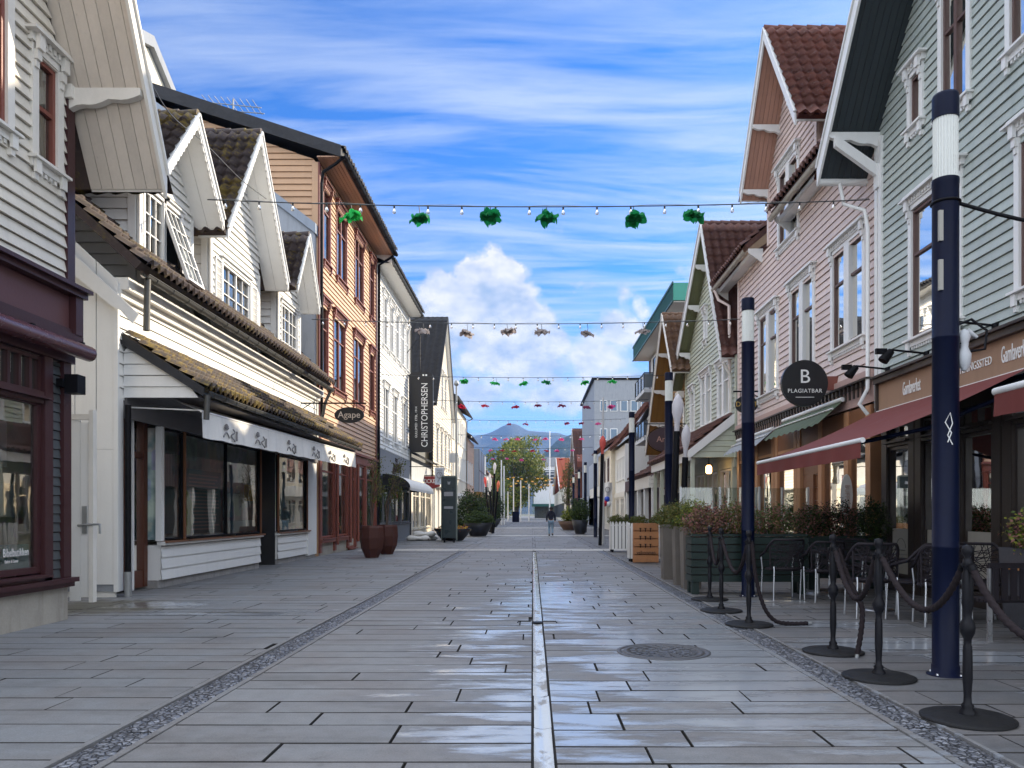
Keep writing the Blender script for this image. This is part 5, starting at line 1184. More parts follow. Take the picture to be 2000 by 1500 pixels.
t = thing('porch_lantern', 'lit warm lantern hanging under the sage porch canopy', 'lantern', (5.9, 25.7, 2.9)); mb = MB(); mb.lathe((5.9, 25.7, 2.72), [(.07, 0), (.10, .05), (.10, .22), (.04, .30)], 12); mb.build('lamp', emis('lantern_glow', (1.0, .55, .18), 5), t)
mb = MB(); mb.tube([(5.9, 25.7, 3.0), (5.9, 25.7, 3.25)], .012, 5); mb.lathe((5.9, 25.7, 3.0), [(.11, 0), (.03, .06)], 12); mb.build('hook', BLACK, t)
# ---- ochre gable
H = thing('timber_house', 'narrow ochre timber gable house between sage and teal roofed houses', 'house', (6.6, 36, 0))
A, T0, T1 = (34.5, 10.15), (39.6, 4.4), (32.2, 7.3)
mb = MB(); clap(mb, g1, [(33.05, 3.2), (39.2, 3.2), (39.2, 5), (34.5, 10.1), (33.05, 8.3)], .17); mb.build('wall', OCHRE, H)
mb = MB(); prof = [(33.1, 0), (39.1, 0), (39.1, 5), (34.5, 10), (33.1, 8.2)]; mb.prism([P(u, z, -.06) for u, z in prof], [P(u, z, -9) for u, z in prof]); mb.build('rear_wall', OCHRE, H)
street_gable(H, g1, A, T0, T1, .75, 9, OCHTILE, OCHRE, BEIGE2, barge=.24, thick=.14, pa=.3, pb=.4, planks=.1)
mb = MB()
for u, z in ((38.2, 5.9), (36.9, 7.3), (35.6, 8.8)): bracket(mb, g1, u, z, 0, .75, .3, .08)
mb.build('bracket', WHITE2, H)
shed_roof(H, g1, 33.1, 39.4, 3.0, 1.6, 0.0, 3.9, BRTILE, tile=True, thick=.09, verge=0, name='canopy_roof', back=False)
mb = MB(); mb.fb(g1, 33.1, 39.4, 2.5, 3.0, 1.5, 1.6); clap(mb, CF(33.1), [(5.0, 2.5), (6.6, 2.5), (6.6, 3.7), (5.0, 2.95)], .18); mb.fb(g1, 33.1, 39.4, 0, 2.6, -.05, .02)
for u in (33.2, 35.2, 37.2, 39.2): mb.fb(g1, u, u + .25, 0, 2.9, 0, .1)
mb.build('shop_surround', BEIGE2, H)
mb = MB(); mb.fb(g1, 33.6, 35.1, .4, 2.3, .02, .03); mb.fb(g1, 35.6, 37.1, .4, 2.3, .02, .03); mb.fb(g1, 37.6, 39.1, .4, 2.3, .02, .03); mb.build('shop_window', ROOM, H)
# ---- plum building with teal fascia and balconies
H = thing('apartment_building', 'dark plum apartment building with teal metal roof fascia and glass balconies', 'building', (8.3, 47.5, 0))
mb = MB(); mb.box(8.3, 17, 39.8, 54.8, 0, 12.2); mb.build('wall', PLUM, H)
mb = MB(); mb.box(8.25, 8.3, 41, 44, 9.3, 12.1); mb.box(8.25, 8.3, 50, 53.5, 9.3, 12.1); mb.box(7.9, 8.3, 44.2, 44.5, 3, 12.1); mb.build('wall_panel', GREYL, H)
mb = MB(); mb.box(7.25, 18, 39.5, 55.2, 12.35, 13.25); mb.build('fascia', TEAL, H)
mb = MB()
for i in range(64): mb.box(7.21, 7.249, 39.6 + i * .243, 39.66 + i * .243, 12.36, 13.2)
mb.box(7.18, 7.25, 39.5, 55.2, 13.2, 13.32); mb.box(7.18, 7.25, 39.5, 55.2, 12.28, 12.36); mb.build('fascia_rib', paint('teal_dark', (.02, .09, .08), .4), H)
mb = MB(); mb.box(7.27, 8.6, 39.6, 55.1, 12.28, 12.34); mb.build('soffit', BEIGE2, H)
mb = MB()
for z in (3.4, 6.5, 9.5):
    for y in (41.5, 49):
        mb.box(8.27, 8.30, y, y + 2.2, z + .2, z + 2.3)
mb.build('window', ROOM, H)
for y0, z in ((40.4, 9.3), (48.2, 9.2), (48.2, 6.2), (40.4, 6.3)):
    mb = MB(); mb.box(7.0, 8.28, y0, y0 + 4.2, z - .22, z); bl = mb.build('balcony', GREYL, H)
    mb = MB(); mb.box(7.02, 7.05, y0 + .02, y0 + 4.18, z + .08, z + .98); mb.box(7.05, 8.2, y0 + .02, y0 + .05, z + .08, z + .98); mb.build('balcony_screen', paint('smoked_glass', (.10, .12, .14), .15, bump=0), bl)
    mb = MB(); mb.tube([(8.2, y0 + .03, z + 1.02), (7.03, y0 + .03, z + 1.02), (7.03, y0 + 4.1, z + 1.02)], .03, 6)
    for y in (y0 + .04, y0 + 1.4, y0 + 2.8, y0 + 4.1): mb.tube([(7.0, y, z - .05), (7.0, y, z + 1.0)], .025, 5)
    mb.build('rail', BLACK, bl)
mb = MB(); mb.box(6.6, 8.3, 40.0, 54.8, 2.9, 3.6); mb.build('shop_canopy', PLUM, H); mb = MB()
for y in (40.2, 43, 46, 49, 52, 54.5): mb.box(6.7, 6.95, y, y + .3, 0, 2.9)
mb.build('column', WHITE2, H)
g7 = RF(6.4)
plain_house('timber_house', 'cream house with brown tiled roof above a boxed white canopy on the right', g7, 62, 74, 6.8, CREAM, BRTILE, 9.6, [(4.0, 6.0, WL(63.5, 3, 2.0, 1.2))], WHITE2, BROWNW, clapb=False, shop=(.5, 2.5, [(63, 66), (67, 70), (71, 73.5)], WHITE2), tile=True, over=.5, dR=-4, depth=8)
t = thing('canopy', 'white boxed entrance canopy on the cream house on the right', 'canopy', (6, 66, 3)); mb = MB(); mb.box(5.3, 6.38, 62.2, 71, 2.75, 3.55); mb.build('box', WHITE2, t)
for (x, z, c_, l_) in ((6.0, 2.35, (.03, .08, .5), 'blue'), (5.85, 2.05, (.5, .02, .04), 'red'), (6.1, 2.0, (.8, .8, .8), 'white')):
    t = thing('balloon', l_ + ' balloon tied below the hanging white flag on the right', 'balloon', (x, 55, z), 'bunch of balloons'); mb = MB(); mb.lathe((x - .75, 54, z - .2), [(.02, 0), (.14, .09), (.2, .22), (.17, .36), (.0, .44)], 14); mb.build('skin', paint('balloon_' + l_, c_, .3, bump=0), t); mb = MB(); mb.tube([(x - .75, 54, z - .2), (x - .72, 54, z - .5)], .004, 4); mb.build('string', SIGNW, t)
t = thing('flag', 'white hanging flag with a ring emblem on the right', 'flag', (5.6, 54, 3)); mb = MB(); mb.grid(lambda a, b_: (4.95 + .7 * a, 54.3 + .08 * sin(a * 7 + b_ * 3), 3.55 - 1.35 * b_), 8, 8); mb.build('cloth', WHCL, t); mb = MB(); mb.tube([(5.3 + .16 * cos(x), 54.2, 3.05 + .18 * sin(x)) for x in [pi * i / 8 for i in range(17)]], .02, 5); mb.build('emblem', INK, t)
plain_house('shop_building', 'low white house with steep red tiled roof next to the plum block', RF(6.7), 55.2, 61.8, 6.4, WHITE2, REDTILE, 10.8, [(3.9, 5.4, WL(56, 3, .9, 1.0))], WHITE2, WHITE2, clapb=False, shop=(.5, 2.5, [(56, 58), (59, 61)], BEIGE2), cat='building', tile=True, dR=-3)
# ---- grey concrete block
H = thing('office_block', 'tall plain grey concrete block with a row of square windows', 'building', (9, 95, 0))
mb = MB(); mb.box(7.25, 20, 90, 112, 0, 17.0); mb.build('wall', GREYR, H); mb = MB(); mb.box(6.95, 20.1, 89.9, 112.1, 17.0, 17.25); mb.build('parapet', BLACK, H)
for x, z, in [(7.9, 13.3), (9.1, 13.3), (10.3, 13.3), (11.5, 13.3), (12.7, 13.3), (7.9, 10.0), (9.1, 10.0)]:
    mb = MB(); mb.box(x, x + .85, 89.93, 89.99, z, z + 1.3); w = mb.build('window', WHITE2, H); mb = MB(); mb.box(x + .08, x + .77, 89.90, 89.928, z + .08, z + 1.22); mb.build('pane', paint('sky_glass', (.05, .12, .2), .05, bump=0, spec=1.0), w)
mb = MB(); mb.box(6.6, 7.05, 78, 112, 0, 3.4); mb.box(6.6, 14, 76, 90, 0, 6.8); mb.build('annex', GREYL, H)
H = thing('brick_house', 'tall narrow dark red brick gable with brown tiled roof on the right', 'house', (7, 122, 0))
mb = MB(); mb.fprism(g1, [(113, 0), (128, 0), (128, 7.5), (120, 12.8), (113, 9)], -9, 0); mb.build('wall', BRICK, H)
street_gable(H, g1, (120, 14.2), (129, 7.2), (112.5, 7.2), .4, 9, BRTILE, BEIGE2, BEIGE2, tile=True, thick=.3, pa=.6, pb=.7, barge=.5)
mb = MB(); mb.box(6.3, 6.62, 113, 128, 2.8, 3.6); mb.build('shop_canopy', DKWOOD, H)
H = thing('gable_house', 'distant house with bright orange red tiled roof on the right', 'house', (6, 165, 0))
mb = MB(); mb.box(5.6, 14, 135, 196, 0, 6); mb.build('wall', CREAM, H); g9 = RF(5.6)
street_gable(H, g9, (170, 13.2), (196, 6), (148, 6), .4, 9, tiles('orange_tiles', (.42, .10, .04), (.34, .08, .04), lich=.1), BEIGE2, WHITE2, tile=True, thick=.3, pa=.9, pb=.9, barge=.8)
mb = MB()
for y in range(136, 195, 4): mb.box(5.5, 5.62, y, y + 2.2, .5, 3.2)
mb.build('shop_window', ROOM, H)
H = thing('corner_building', 'white corner building with a dark board of white letters closing the street', 'building', (4, 215, 0))
mb = MB(); mb.box(.35, 14, 212, 226, 3.8, 14.3); mb.build('wall', paint('white_render', (.70, .72, .74), .7), H); mb = MB(); mb.box(.1, 14, 211.7, 226.3, 14.301, 16.3); mb.box(2.0, 9, 213, 222, 16.3, 17.0); mb.build('parapet', GREYR, H)
mb = MB(); mb.box(.6, 14, 212.5, 226, 0, 3.8); mb.build('ground_floor', paint('dark_glazing', (.07, .08, .08), .3), H)
mb = MB(); mb.box(-.2, 14, 209.5, 212, 3.2, 3.9); mb.build('shop_canopy', MC['teal_dark'], H)
mb = MB(); mb.box(3.2, 6.4, 211.88, 211.98, 9.6, 13.2); sg = mb.build('sign_board', paint('sign_slate', (.03, .05, .07), .4), H)
mb = MB()
for z, xa_, xb_ in ((12.7, 3.5, 6.1), (12.0, 3.9, 6.0), (11.0, 4.6, 5.9), (10.2, 4.4, 5.6)): mb.box(xa_, xb_, 211.84, 211.88, z, z + .28)
mb.build('white_strokes', GREYL, sg)
mb = MB()
for x in (1.2, 1.9, 7.5, 9): mb.box(x, x + .5, 211.95, 212.0, 8.5, 12.5)
mb.build('window', GREYR, H)
# ================================================================ STREET FURNITURE
def gp(px, py):            # ground point seen at a pixel of the photograph, used to survey positions
    Y = 1500 * EYE / (py - 1002); return ((px - 1040) / 1500 * Y, Y)
# ---- lamp posts
L0 = thing('street_lamp', 'nearest navy column lamp post in front of the restaurant terrace', 'street lamp', (0, 0, 0), 'navy column street lamps')
mb = MB(); mb.lathe((0, 0, 0), [(.15, 0), (.15, .014), (.112, .018), (.112, .09), (.106, .095), (.106, 1.10), (.1075, 1.102), (.1075, 1.118), (.106, 1.12), (.106, 2.9), (.1075, 2.902), (.1075, 2.916), (.106, 2.918), (.106, 4.22), (.108, 4.225), (.108, 4.27)], 28); mb.build('pole', NAVY, L0)
mb = MB(); mb.add([((.094 + .006 * (i % 2)) * cos(2 * pi * i / 56), (.094 + .006 * (i % 2)) * sin(2 * pi * i / 56), z) for z in (4.271, 4.79) for i in range(56)], [(i, (i + 1) % 56, 56 + (i + 1) % 56, 56 + i) for i in range(56)]); mb.build('diffuser', LENS, L0)
mb = MB()
for k in range(4): mb.lathe((.131 * cos(k * pi / 2 + .6), .131 * sin(k * pi / 2 + .6), .0), [(.011, .014), (.011, .028), (0, .03)], 6)
mb.build('anchor_bolts', STEEL, L0)
mb = MB(); mb.lathe((0, 0, 0), [(.106, 4.791), (.106, 4.98), (.100, 5.0), (0, 5.0)], 28); mb.build('cap', NAVY, L0)
L0.location = (3.56, 6.62, 0)
mb = MB()
for z0, z1 in ((3.72, 3.98), (3.30, 3.56)): mb.box(3.462, 3.50, 6.535, 6.56, z0, z1)
mb.build('inspection_plate', paint('plate_grey', (.35, .34, .30), .4), L0)
mb = MB(); mb.tube([(3.52, 6.51, 2.0), (3.55, 6.507, 2.08), (3.50, 6.512, 2.17), (3.54, 6.508, 2.25), (3.56, 6.508, 2.16), (3.52, 6.51, 2.06), (3.56, 6.508, 1.98)], .005, 4); mb.build('scratched_mark', SIGNW, L0)
mb = MB()   # a painted bird figure and cable loop clamped to the nearest post
mb.tube([(3.66, 6.6, 3.02), (3.76, 6.58, 3.06), (3.88, 6.56, 2.96), (3.86, 6.55, 2.80), (3.74, 6.56, 2.78), (3.67, 6.58, 2.86)], .012, 6); mb.build('cable_loop', BLACK, L0)
mb = MB(); mb.lathe((3.70, 6.58, 2.62), [(.02, 0), (.05, .06), (.055, .14), (.03, .2), (.035, .24), (.05, .29), (.03, .34), (.0, .36)], 12); mb.tube([(3.72, 6.58, 2.96), (3.80, 6.56, 2.90)], [.03, .012], 6); mb.build('gull_ornament', GREYL, L0)
lampsp = [(3.62, 12.9), (3.50, 19.7), (3.54, 27.4), (3.62, 44.2), (3.75, 54.5), (3.85, 63.5), (3.9, 73.0)]
lbs = ['navy column lamp post behind the green slatted planter', 'navy column lamp post behind the tall bronze planters', 'navy column lamp post behind the white picket planters', 'navy column lamp post beside the red tipped torch pole', 'slim navy lamp post left of the post by the red torch', 'slim distant navy lamp post before the brick gable', 'farthest small navy lamp post beside the bare street tree']
for (x, y), l in zip(lampsp, lbs): dup_l = dup(L0, (x, y, 0), l)
for o in list(bpy.data.objects):   # the plates, mark and ornament belong to the first post only
    if o.parent is not None and o.parent != L0 and o.name.split('.')[0] in ('inspection_plate', 'scratched_mark', 'cable_loop', 'gull_ornament'): bpy.data.objects.remove(o)
t = thing('overhead_cable', 'thick black cable hanging from the nearest lamp post to the green house', 'cable', (3.6, 6.6, 3.9)); mb = MB(); mb.tube([(3.64 + 1.9 * i / 14, 6.6 - .9 * i / 14, 4.07 - .28 * (i / 14) - .25 * sin(pi * i / 14)) for i in range(15)] + [(6.55, 5.2, 3.95)], .016, 6); mb.tube([(3.56 + .112 * cos(a), 6.62 + .112 * sin(a), 4.07) for a in [2 * pi * i / 16 for i in range(17)]], .012, 5, cap=False); mb.build('cable', BLACK, t)
# ---- rope stanchions
S0 = thing('rope_stanchion', 'nearest black rope stanchion on the cobble band, right of the lamp post', 'stanchion', (0, 0, 0), 'black rope stanchions')
mb = MB(); mb.lathe((0, 0, 0), [(.295, 0), (.295, .012), (.27, .022), (.06, .034), (.0, .036)], 36); mb.build('base_plate', paint('iron_base', (.012, .012, .013), .6, bump=.4, spec=.25), S0)
mb = MB(); mb.lathe((0, 0, 0), [(.055, .03), (.055, .05), (.035, .075), (.042, .09), (.026, .11), (.024, .16), (.032, .28), (.030, .46), (.028, .47), (.028, .49), (.024, .50), (.026, .54), (.045, .58), (.050, .62), (.042, .655), (.026, .68), (.028, .72), (.038, .78), (.034, .98), (.026, 1.0), (.026, 1.02), (.036, 1.03), (.028, 1.07), (.020, 1.09), (.034, 1.115), (.038, 1.14), (.030, 1.168), (0, 1.178)], 20); mb.build('post', paint('iron_post', (.009, .009, .012), .45, bump=.15, spec=.2), S0)
mb = MB(); mb.tube([(-.05 , 0, 1.035), (.05, 0, 1.035)], .013, 8); mb.tube([(0, -.05, 1.035), (0, .05, 1.035)], .013, 8); mb.build('rope_hook', BLACK, S0)
sp_ = [(2.94, 5.19), (2.93, 6.50), (3.01, 7.69), (2.69, 9.55), (2.68, 10.9), (2.85, 12.35)]
S0.location = (*sp_[0], .01)
for (x, y), l in zip(sp_[1:] + [(3.1, 3.75)], ['second black rope stanchion, just left of the lamp post', 'third black rope stanchion with a loose rope end beside it', 'rope stanchion in front of the slatted planter beside the second lamp post', 'rope stanchion standing on the cobbles by the left planter corner', 'farthest rope stanchion close to the planter corner', 'rope stanchion outside the right picture edge']): dup(S0, (x, y, .01), l)
def rope(A, B, sag, label, lead=None, name='barrier_rope'):
    A, B = Vector(A), Vector(B); pts = []
    for i in range(41):
        t_ = i / 40; p = A.lerp(B, t_); p.z -= sag * (1 - (2 * t_ - 1) ** 2) * (1 + .15 * cos(pi * t_)); pts.append(p)
    if lead: pts = [Vector(p) for p in lead]
    q = []
    for a, b_ in zip(pts, pts[1:]):
        k = 6
        for j in range(k): q.append(a.lerp(b_, j / k))
    q.append(pts[-1])
    t = thing(name, label, 'rope', tuple(A), 'dark twisted barrier ropes'); m_ = MB(); m_.tube(q, .024, 12, spiral=(110, .13)); m_.build('strand', ROPE, t); 
    
    for qa, qb in ((q[0], q[4]), (q[-5], q[-1])): m_ = MB(); m_.tube([qa, qb], .028, 10); m_.build('end_cap', BLACK, t)
    return t
def smooth(cp, n_=10):
    cp = [Vector(p) for p in cp]; o = []
    for i in range(len(cp) - 1):
        p0, p1, p2, p3 = cp[max(i - 1, 0)], cp[i], cp[i + 1], cp[min(i + 2, len(cp) - 1)]
        for j in range(n_):
            t_ = j / n_; o.append(.5 * ((2 * p1) + (p2 - p0) * t_ + (2 * p0 - 5 * p1 + 4 * p2 - p3) * t_ ** 2 + (3 * p1 - p0 - 3 * p2 + p3) * t_ ** 3))
    o.append(cp[-1]); return o
T = lambda i, dy=0: (sp_[i][0], sp_[i][1] + dy, 1.04)
rope(T(0, .05), T(1, -.05), .36, 'sagging dark rope between the two nearest stanchions, crossing the lamp post')
rope((2.94, 5.14, 1.04), (3.1, 3.8, 1.04), .40, 'thick dark rope running from the nearest stanchion out of the picture to the right')
rope(T(1, .05), T(2, -.05), .42, 'dark rope hanging between the second and third stanchions')
rope(0, 0, 0, 'loose rope hanging from the third stanchion with its end on the base plate', smooth([(3.04, 7.65, 1.04), (3.11, 7.55, .75), (3.16, 7.45, .58), (3.20, 7.40, .50), (3.19, 7.4, .3), (3.13, 7.42, .06)])) if False else None
def rope_path(cp, label):
    q = smooth(cp, 40); t = thing('barrier_rope', label, 'rope', tuple(cp[0]), 'dark twisted barrier ropes'); m_ = MB(); m_.tube(q, .024, 12, spiral=(110, .13)); m_.build('strand', ROPE, t)
    m_ = MB(); m_.tube(q[-6:] + [q[-1] + (q[-1] - q[-6]).normalized() * .05], .02, 8); m_.build('end_cap', ZINC, t)
rope_path([(3.04, 7.65, 1.04), (3.11, 7.58, .78), (3.17, 7.5, .58), (3.20, 7.46, .48), (3.18, 7.42, .30), (3.13, 7.40, .04)], 'loose rope from the third stanchion dangling down to its base plate')
rope_path([(2.72, 9.52, 1.04), (2.76, 9.50, .62), (2.86, 9.5, .25), (3.0, 9.5, .07), (3.2, 9.52, .03), (3.42, 9.55, .03)], 'dropped rope from the fourth stanchion lying with its end on the paving')
rope(T(3, .05), T(4, -.05), .42, 'dark rope looped before the green slatted planter')
rope(T(4, .05), T(5, -.05), .40, 'short rope between the two farthest stanchions')
# ---- bistro chairs
C0 = thing('bistro_chair', '', 'chair', (0, 0, 0), 'woven bistro chairs on the terrace')
for sx in (-1, 1):
    mb = MB(); mb.tube([(sx * .24, -.20, 0), (sx * .23, -.20, .44), (sx * .23, -.19, .5)], .0125, 8); mb.build('leg', STEEL, C0)
    mb = MB(); mb.tube([(sx * .25, .24, 0), (sx * .24, .22, .46), (sx * .26, .22, .64)], .0125, 8); mb.build('leg', STEEL, C0)
mb = MB(); mb.lathe((0, .02, 0), [(0, .43), (.24, .43), (.262, .445), (.255, .465), (0, .455)], 24, sx=1, sy=.98); mb.build('seat', WOVEN, C0)
mb = MB()
def bk(a, z): # curved back surface, a in -1..1
    an = a * 1.45; r_ = .285 + .03 * (z - .45); return (r_ * sin(an), .02 - r_ * cos(an), z)
def ztop(a): return .90 - .24 * max(0, abs(a) - .55) ** 1.2 * 2.0
mb.tube([bk(a / 20, ztop(a / 20)) for a in range(-20, 21)], .019, 8)
mb.tube([bk(-1, ztop(-1)), (-.27, .22, .64), (-.25, .24, .60)], .019, 8); mb.tube([bk(1, ztop(1)), (.27, .22, .64), (.25, .24, .60)], .019, 8)
mb.tube([bk(a / 12 * .72, .47) for a in range(-12, 13)], .014, 6)
for a in (-.74, .74): mb.tube([bk(a, .45), bk(a, ztop(a))], .014, 6)
mb.build('back_frame', WOVEN, C0)
mb = MB(); rr = random.Random(8)
for i in range(34):   # woven random strands
    a0, a1 = rr.uniform(-.74, .74), rr.uniform(-.74, .74); z0, z1 = rr.choice([(.47, .88), (.47, .88), (rr.uniform(.5, .85), rr.uniform(.5, .85))])
    if z0 != .47: a0, a1 = -.74, .74
    mb.tube([bk(a0 + (a1 - a0) * k / 6, min(z0 + (z1 - z0) * k / 6, ztop(a0 + (a1 - a0) * k / 6))) for k in range(7)], .0055, 4)
mb.build('backrest', WOVEN, C0)
chairs = [((4.10, 12.55), 1.05, .1, 'woven bistro chair half hidden behind the slatted planter end'), ((4.62, 12.2), 1.05, .15, 'woven bistro chair standing clear between planter and third stanchion'),
          ((4.55, 10.3), 1.1, -.1, 'woven bistro chair behind the second stanchion'), ((5.02, 10.15), 1.1, .9, 'woven bistro chair turned sideways left of the lamp post'), ((5.1, 9.55), 1.1, -.2, 'woven bistro chair with bright legs just left of the lamp post'),
          ((5.75, 9.9), 1.1, 2.9, 'woven bistro chair at the table behind the lamp post'), ((5.3, 12.9), 1.05, 2.6, 'woven bistro chair near the dark shopfront')]
C0.location = (chairs[0][0][0], chairs[0][0][1], 0); C0.scale = (1.08,) * 3; C0.rotation_euler = (0, 0, chairs[0][2]); C0['label'] = chairs[0][3]
for (x, y), s_, rz, l in chairs[1:]: dup(C0, (x, y, .004), l, rz, scale=(s_,) * 3)
def table(x, y, label, w=.62, top=None):
    t = thing('cafe_table', label, 'table', (x, y, 0), 'terrace tables'); mb = MB(); mb.box(x - w / 2, x + w / 2, y - w / 2, y + w / 2, .73, .76); mb.build('table_top', top or WOVEN, t)
    mb = MB(); mb.tube([(x, y, .02), (x, y, .73)], .035, 10); mb.lathe((x, y, 0), [(.24, .005), (.22, .025), (.03, .04)], 16); mb.build('leg', STEEL, t)
table(4.9, 13.2, 'small dark terrace table between the far chairs'); table(5.0, 11.1, 'small dark terrace table behind the middle chairs'); table(6.0, 9.0, 'terrace table with wooden top right of the lamp post', .7, CRATE)
t = thing('slatted_bench', 'dark slatted wooden bench behind the nearest stanchion', 'bench', (5.4, 8.6, 0))
mb = MB()
for i in range(9): mb.box(4.98 + i * .10, 5.04 + i * .10, 8.30, 8.33, .46, .80)
mb.box(4.94, 5.90, 8.30, 8.34, .801, .86); mb.build('backrest', WOVEN, t)
mb = MB()
for i in range(6): mb.box(4.95, 5.88, 8.36 + i * .08, 8.42 + i * .08, .42, .45)
mb.build('seat', WOVEN, t)
for x in (4.95, 5.83):
    for y in (8.33, 8.76): mb = MB(); mb.box(x, x + .04, y, y + .04, 0, .42 if y > 8.5 else .80); mb.build('leg', STEEL, t)
# ---- planters
def slat_planter(x0, x1, y0, y1, z0, z1, label, plants, board=.13):
    t = thing('slatted_planter', label, 'planter', ((x0 + x1) / 2, y0, 0)); mb = MB(); z = z0
    while z < z1 - .03:
        for a in ((x0, x1, y0, y0 + .03), (x0, x1, y1 - .03, y1), (x0, x0 + .03, y0 + .031, y1 - .031), (x1 - .03, x1, y0 + .031, y1 - .031)): mb.box(a[0], a[1], a[2], a[3], z, min(z + board - .02, z1))
        z += board
    mb.build('box', PLANTG, t)
    mb = MB(); 
    for x in (x0 + .02, x1 - .14):
        for y in (y0 + .04, y1 - .16): mb.box(x, x + .12, y, y + .12, 0, z0)
    mb.build('foot', PLANTG, t); mb = MB(); mb.box(x0 + .03, x1 - .03, y0 + .03, y1 - .03, z0, z1 - .08); mb.build('soil', paint('soil', (.03, .02, .015), .95), t)
slat_planter(2.72, 4.72, 13.15, 13.65, .22, 1.04, 'long dark green slatted planter box by the cobble band', None)
slat_planter(5.0, 6.4, 13.9, 14.4, .22, .98, 'second dark slatted planter nearer the shopfront', None)
def bush(x, y, z, rx, ry, rz, n_, size, mats, label, seed, cat='bush', name='shrub', grp=None):
    t = thing(name, label, cat, (x, y, z), grp); mb = MB(); leafball(mb, (x, y, z + rz * .75), rx * 1.12, ry * 1.12, rz * 1.1, int(n_ * 1.5), size * 1.15, len(mats), seed, .25, zmin=z - .02); mb.build('foliage', mats, t)
    mb = MB(); rr = random.Random(seed)
    for i in range(9): a = rr.uniform(0, 6.3); mb.tube([(x, y, z - .05), (x + rx * .35 * cos(a), y + ry * .35 * sin(a), z + rz * .5), (x + rx * .8 * cos(a + .3), y + ry * .8 * sin(a + .3), z + rz * 1.2)], [.012, .008, .004], 4)
    mb.build('stem', BARK, t); return t
bush(3.05, 13.4, 1.0, .36, .28, .30, 2600, .035, [LEAFR, LEAFR, LEAF2, BARK], 'pinkish brown feathery shrub in the left end of the slatted planter', 1)
bush(3.55, 13.45, 1.0, .38, .28, .33, 2600, .035, [LEAFR, LEAF, LEAF2], 'pink topped shrub in the middle of the slatted planter', 2)
bush(4.25, 13.4, 1.0, .34, .28, .30, 2200, .035, [LEAFR, LEAF, LEAF], 'pink topped shrub right of the second lamp post', 3)
bush(5.1, 14.1, .95, .30, .28, .33, 2200, .04, [LEAF, LEAFD, LEAFR], 'dark round shrub near the brown shop doors, left one', 4)
bush(5.62, 14.1, .95, .36, .28, .35, 2600, .04, [LEAFD, LEAFD, LEAFR], 'dark reddish round shrub near the brown shop doors, middle one', 5)
bush(6.15, 13.9, .95, .26, .26, .38, 2200, .04, [LEAFD, LEAFD, LEAF], 'dark upright shrub near the white downpipe', 6)
def tall_planter(x, y, w, h, label, m=PLANTK):
    t = thing('tall_planter', label, 'planter', (x, y, 0), 'tall square planters'); w2 = w * .40
    mb = MB(); N_ = 8
    ring = lambda z, k: [(x - w / 2 * k, y - w / 2 * k, z), (x + w / 2 * k, y - w / 2 * k, z), (x + w / 2 * k, y + w / 2 * k, z), (x - w / 2 * k, y + w / 2 * k, z)]
    vs = ring(0, .86) + ring(h * .5, .93) + ring(h, 1.0) + ring(h, .86) + ring(h - .08, .86)
    fs = [(4 * j + i, 4 * j + (i + 1) % 4, 4 * j + 4 + (i + 1) % 4, 4 * j + 4 + i) for j in range(4) for i in range(4)] + [(16, 17, 18, 19)]
    mb.add(vs, fs); mb.build('pot', m, t); 
    mb = MB(); mb.box(x - w * .42, x + w * .42, y - w * .42, y + w * .42, h - .079, h - .06); mb.build('soil', MC['soil'], t)
tall_planter(2.93, 16.3, .40, 1.16, 'tall dark square planter farthest from the camera of the three', PLANTS); tall_planter(2.92, 14.95, .36, 1.14, 'tall bronze planter, the middle of the three', PLANTS); tall_planter(2.93, 14.2, .36, 1.14, 'tall bronze planter next to the slatted box', PLANTS)
bush(2.93, 16.3, 1.1, .30, .28, .26, 1800, .035, [LEAF, LEAF2, LEAF2], 'olive shrub in the farthest tall square planter', 7)
bush(2.90, 14.95, 1.1, .28, .26, .30, 1800, .035, [LEAF2, LEAF2, LEAF], 'olive yellow shrub in the middle tall planter', 8)
bush(3.0, 14.2, 1.1, .28, .26, .30, 1800, .035, [LEAF2, LEAF, LEAFY], 'bright olive shrub in the nearest tall planter', 9)
tall_planter(6.05, 9.15, .62, .98, 'large dark granite planter cut by the right picture edge', paint('planter_granite', (.07, .07, .08), .6, var=.3, bump=.4)); bush(6.15, 9.1, .92, .42, .36, .30, 2600, .045, [LEAF, LEAFY, LEAFR, LEAF2], 'mixed green and red shrub in the large planter at the right edge', 10)
def picket_box(x0, x1, y0, y1, h, label):
    t = thing('picket_planter', label, 'planter', ((x0 + x1) / 2, y0, 0), 'white picket planters'); mb = MB()
    def run(fr, a, b_):
        k = max(2, round((b_ - a) / .125)); w_ = (b_ - a) / k
        for i in range(k):
            u = a + i * w_; q = [(u + .014, .10), (u + w_ - .014, .10), (u + w_ - .014, h - .08), (u + w_ * .72, h - .02), (u + w_ / 2, h), (u + w_ * .28, h - .02), (u + .014, h - .08)]; mb.fprism(fr, q, 0, .018)
    run(CF(y0), x0, x1); run(Fr((x0, 0, 0), (0, 1, 0), (-1, 0, 0)), y0, y1); run(CF(y1), x0, x1)
    mb.build('pickets', WHITE2, t); mb = MB(); mb.box(x0 + .012, x1, y0 + .03, y1 - .03, .13, h - .16); mb.build('box', PLANTK, t)
    mb = MB()
    for x in (x0 + .02, x1 - .1):
        for y in (y0 + .03, y1 - .1): mb.box(x, x + .08, y, y + .08, 0, .129)
    mb.build('foot', BLACK, t)
picket_box(2.80, 3.70, 27.4, 27.9, 1.10, 'farther white picket fence planter with box shrubs'); picket_box(2.78, 4.4, 21.9, 22.4, 1.12, 'nearer white picket fence planter behind the wooden crate board')
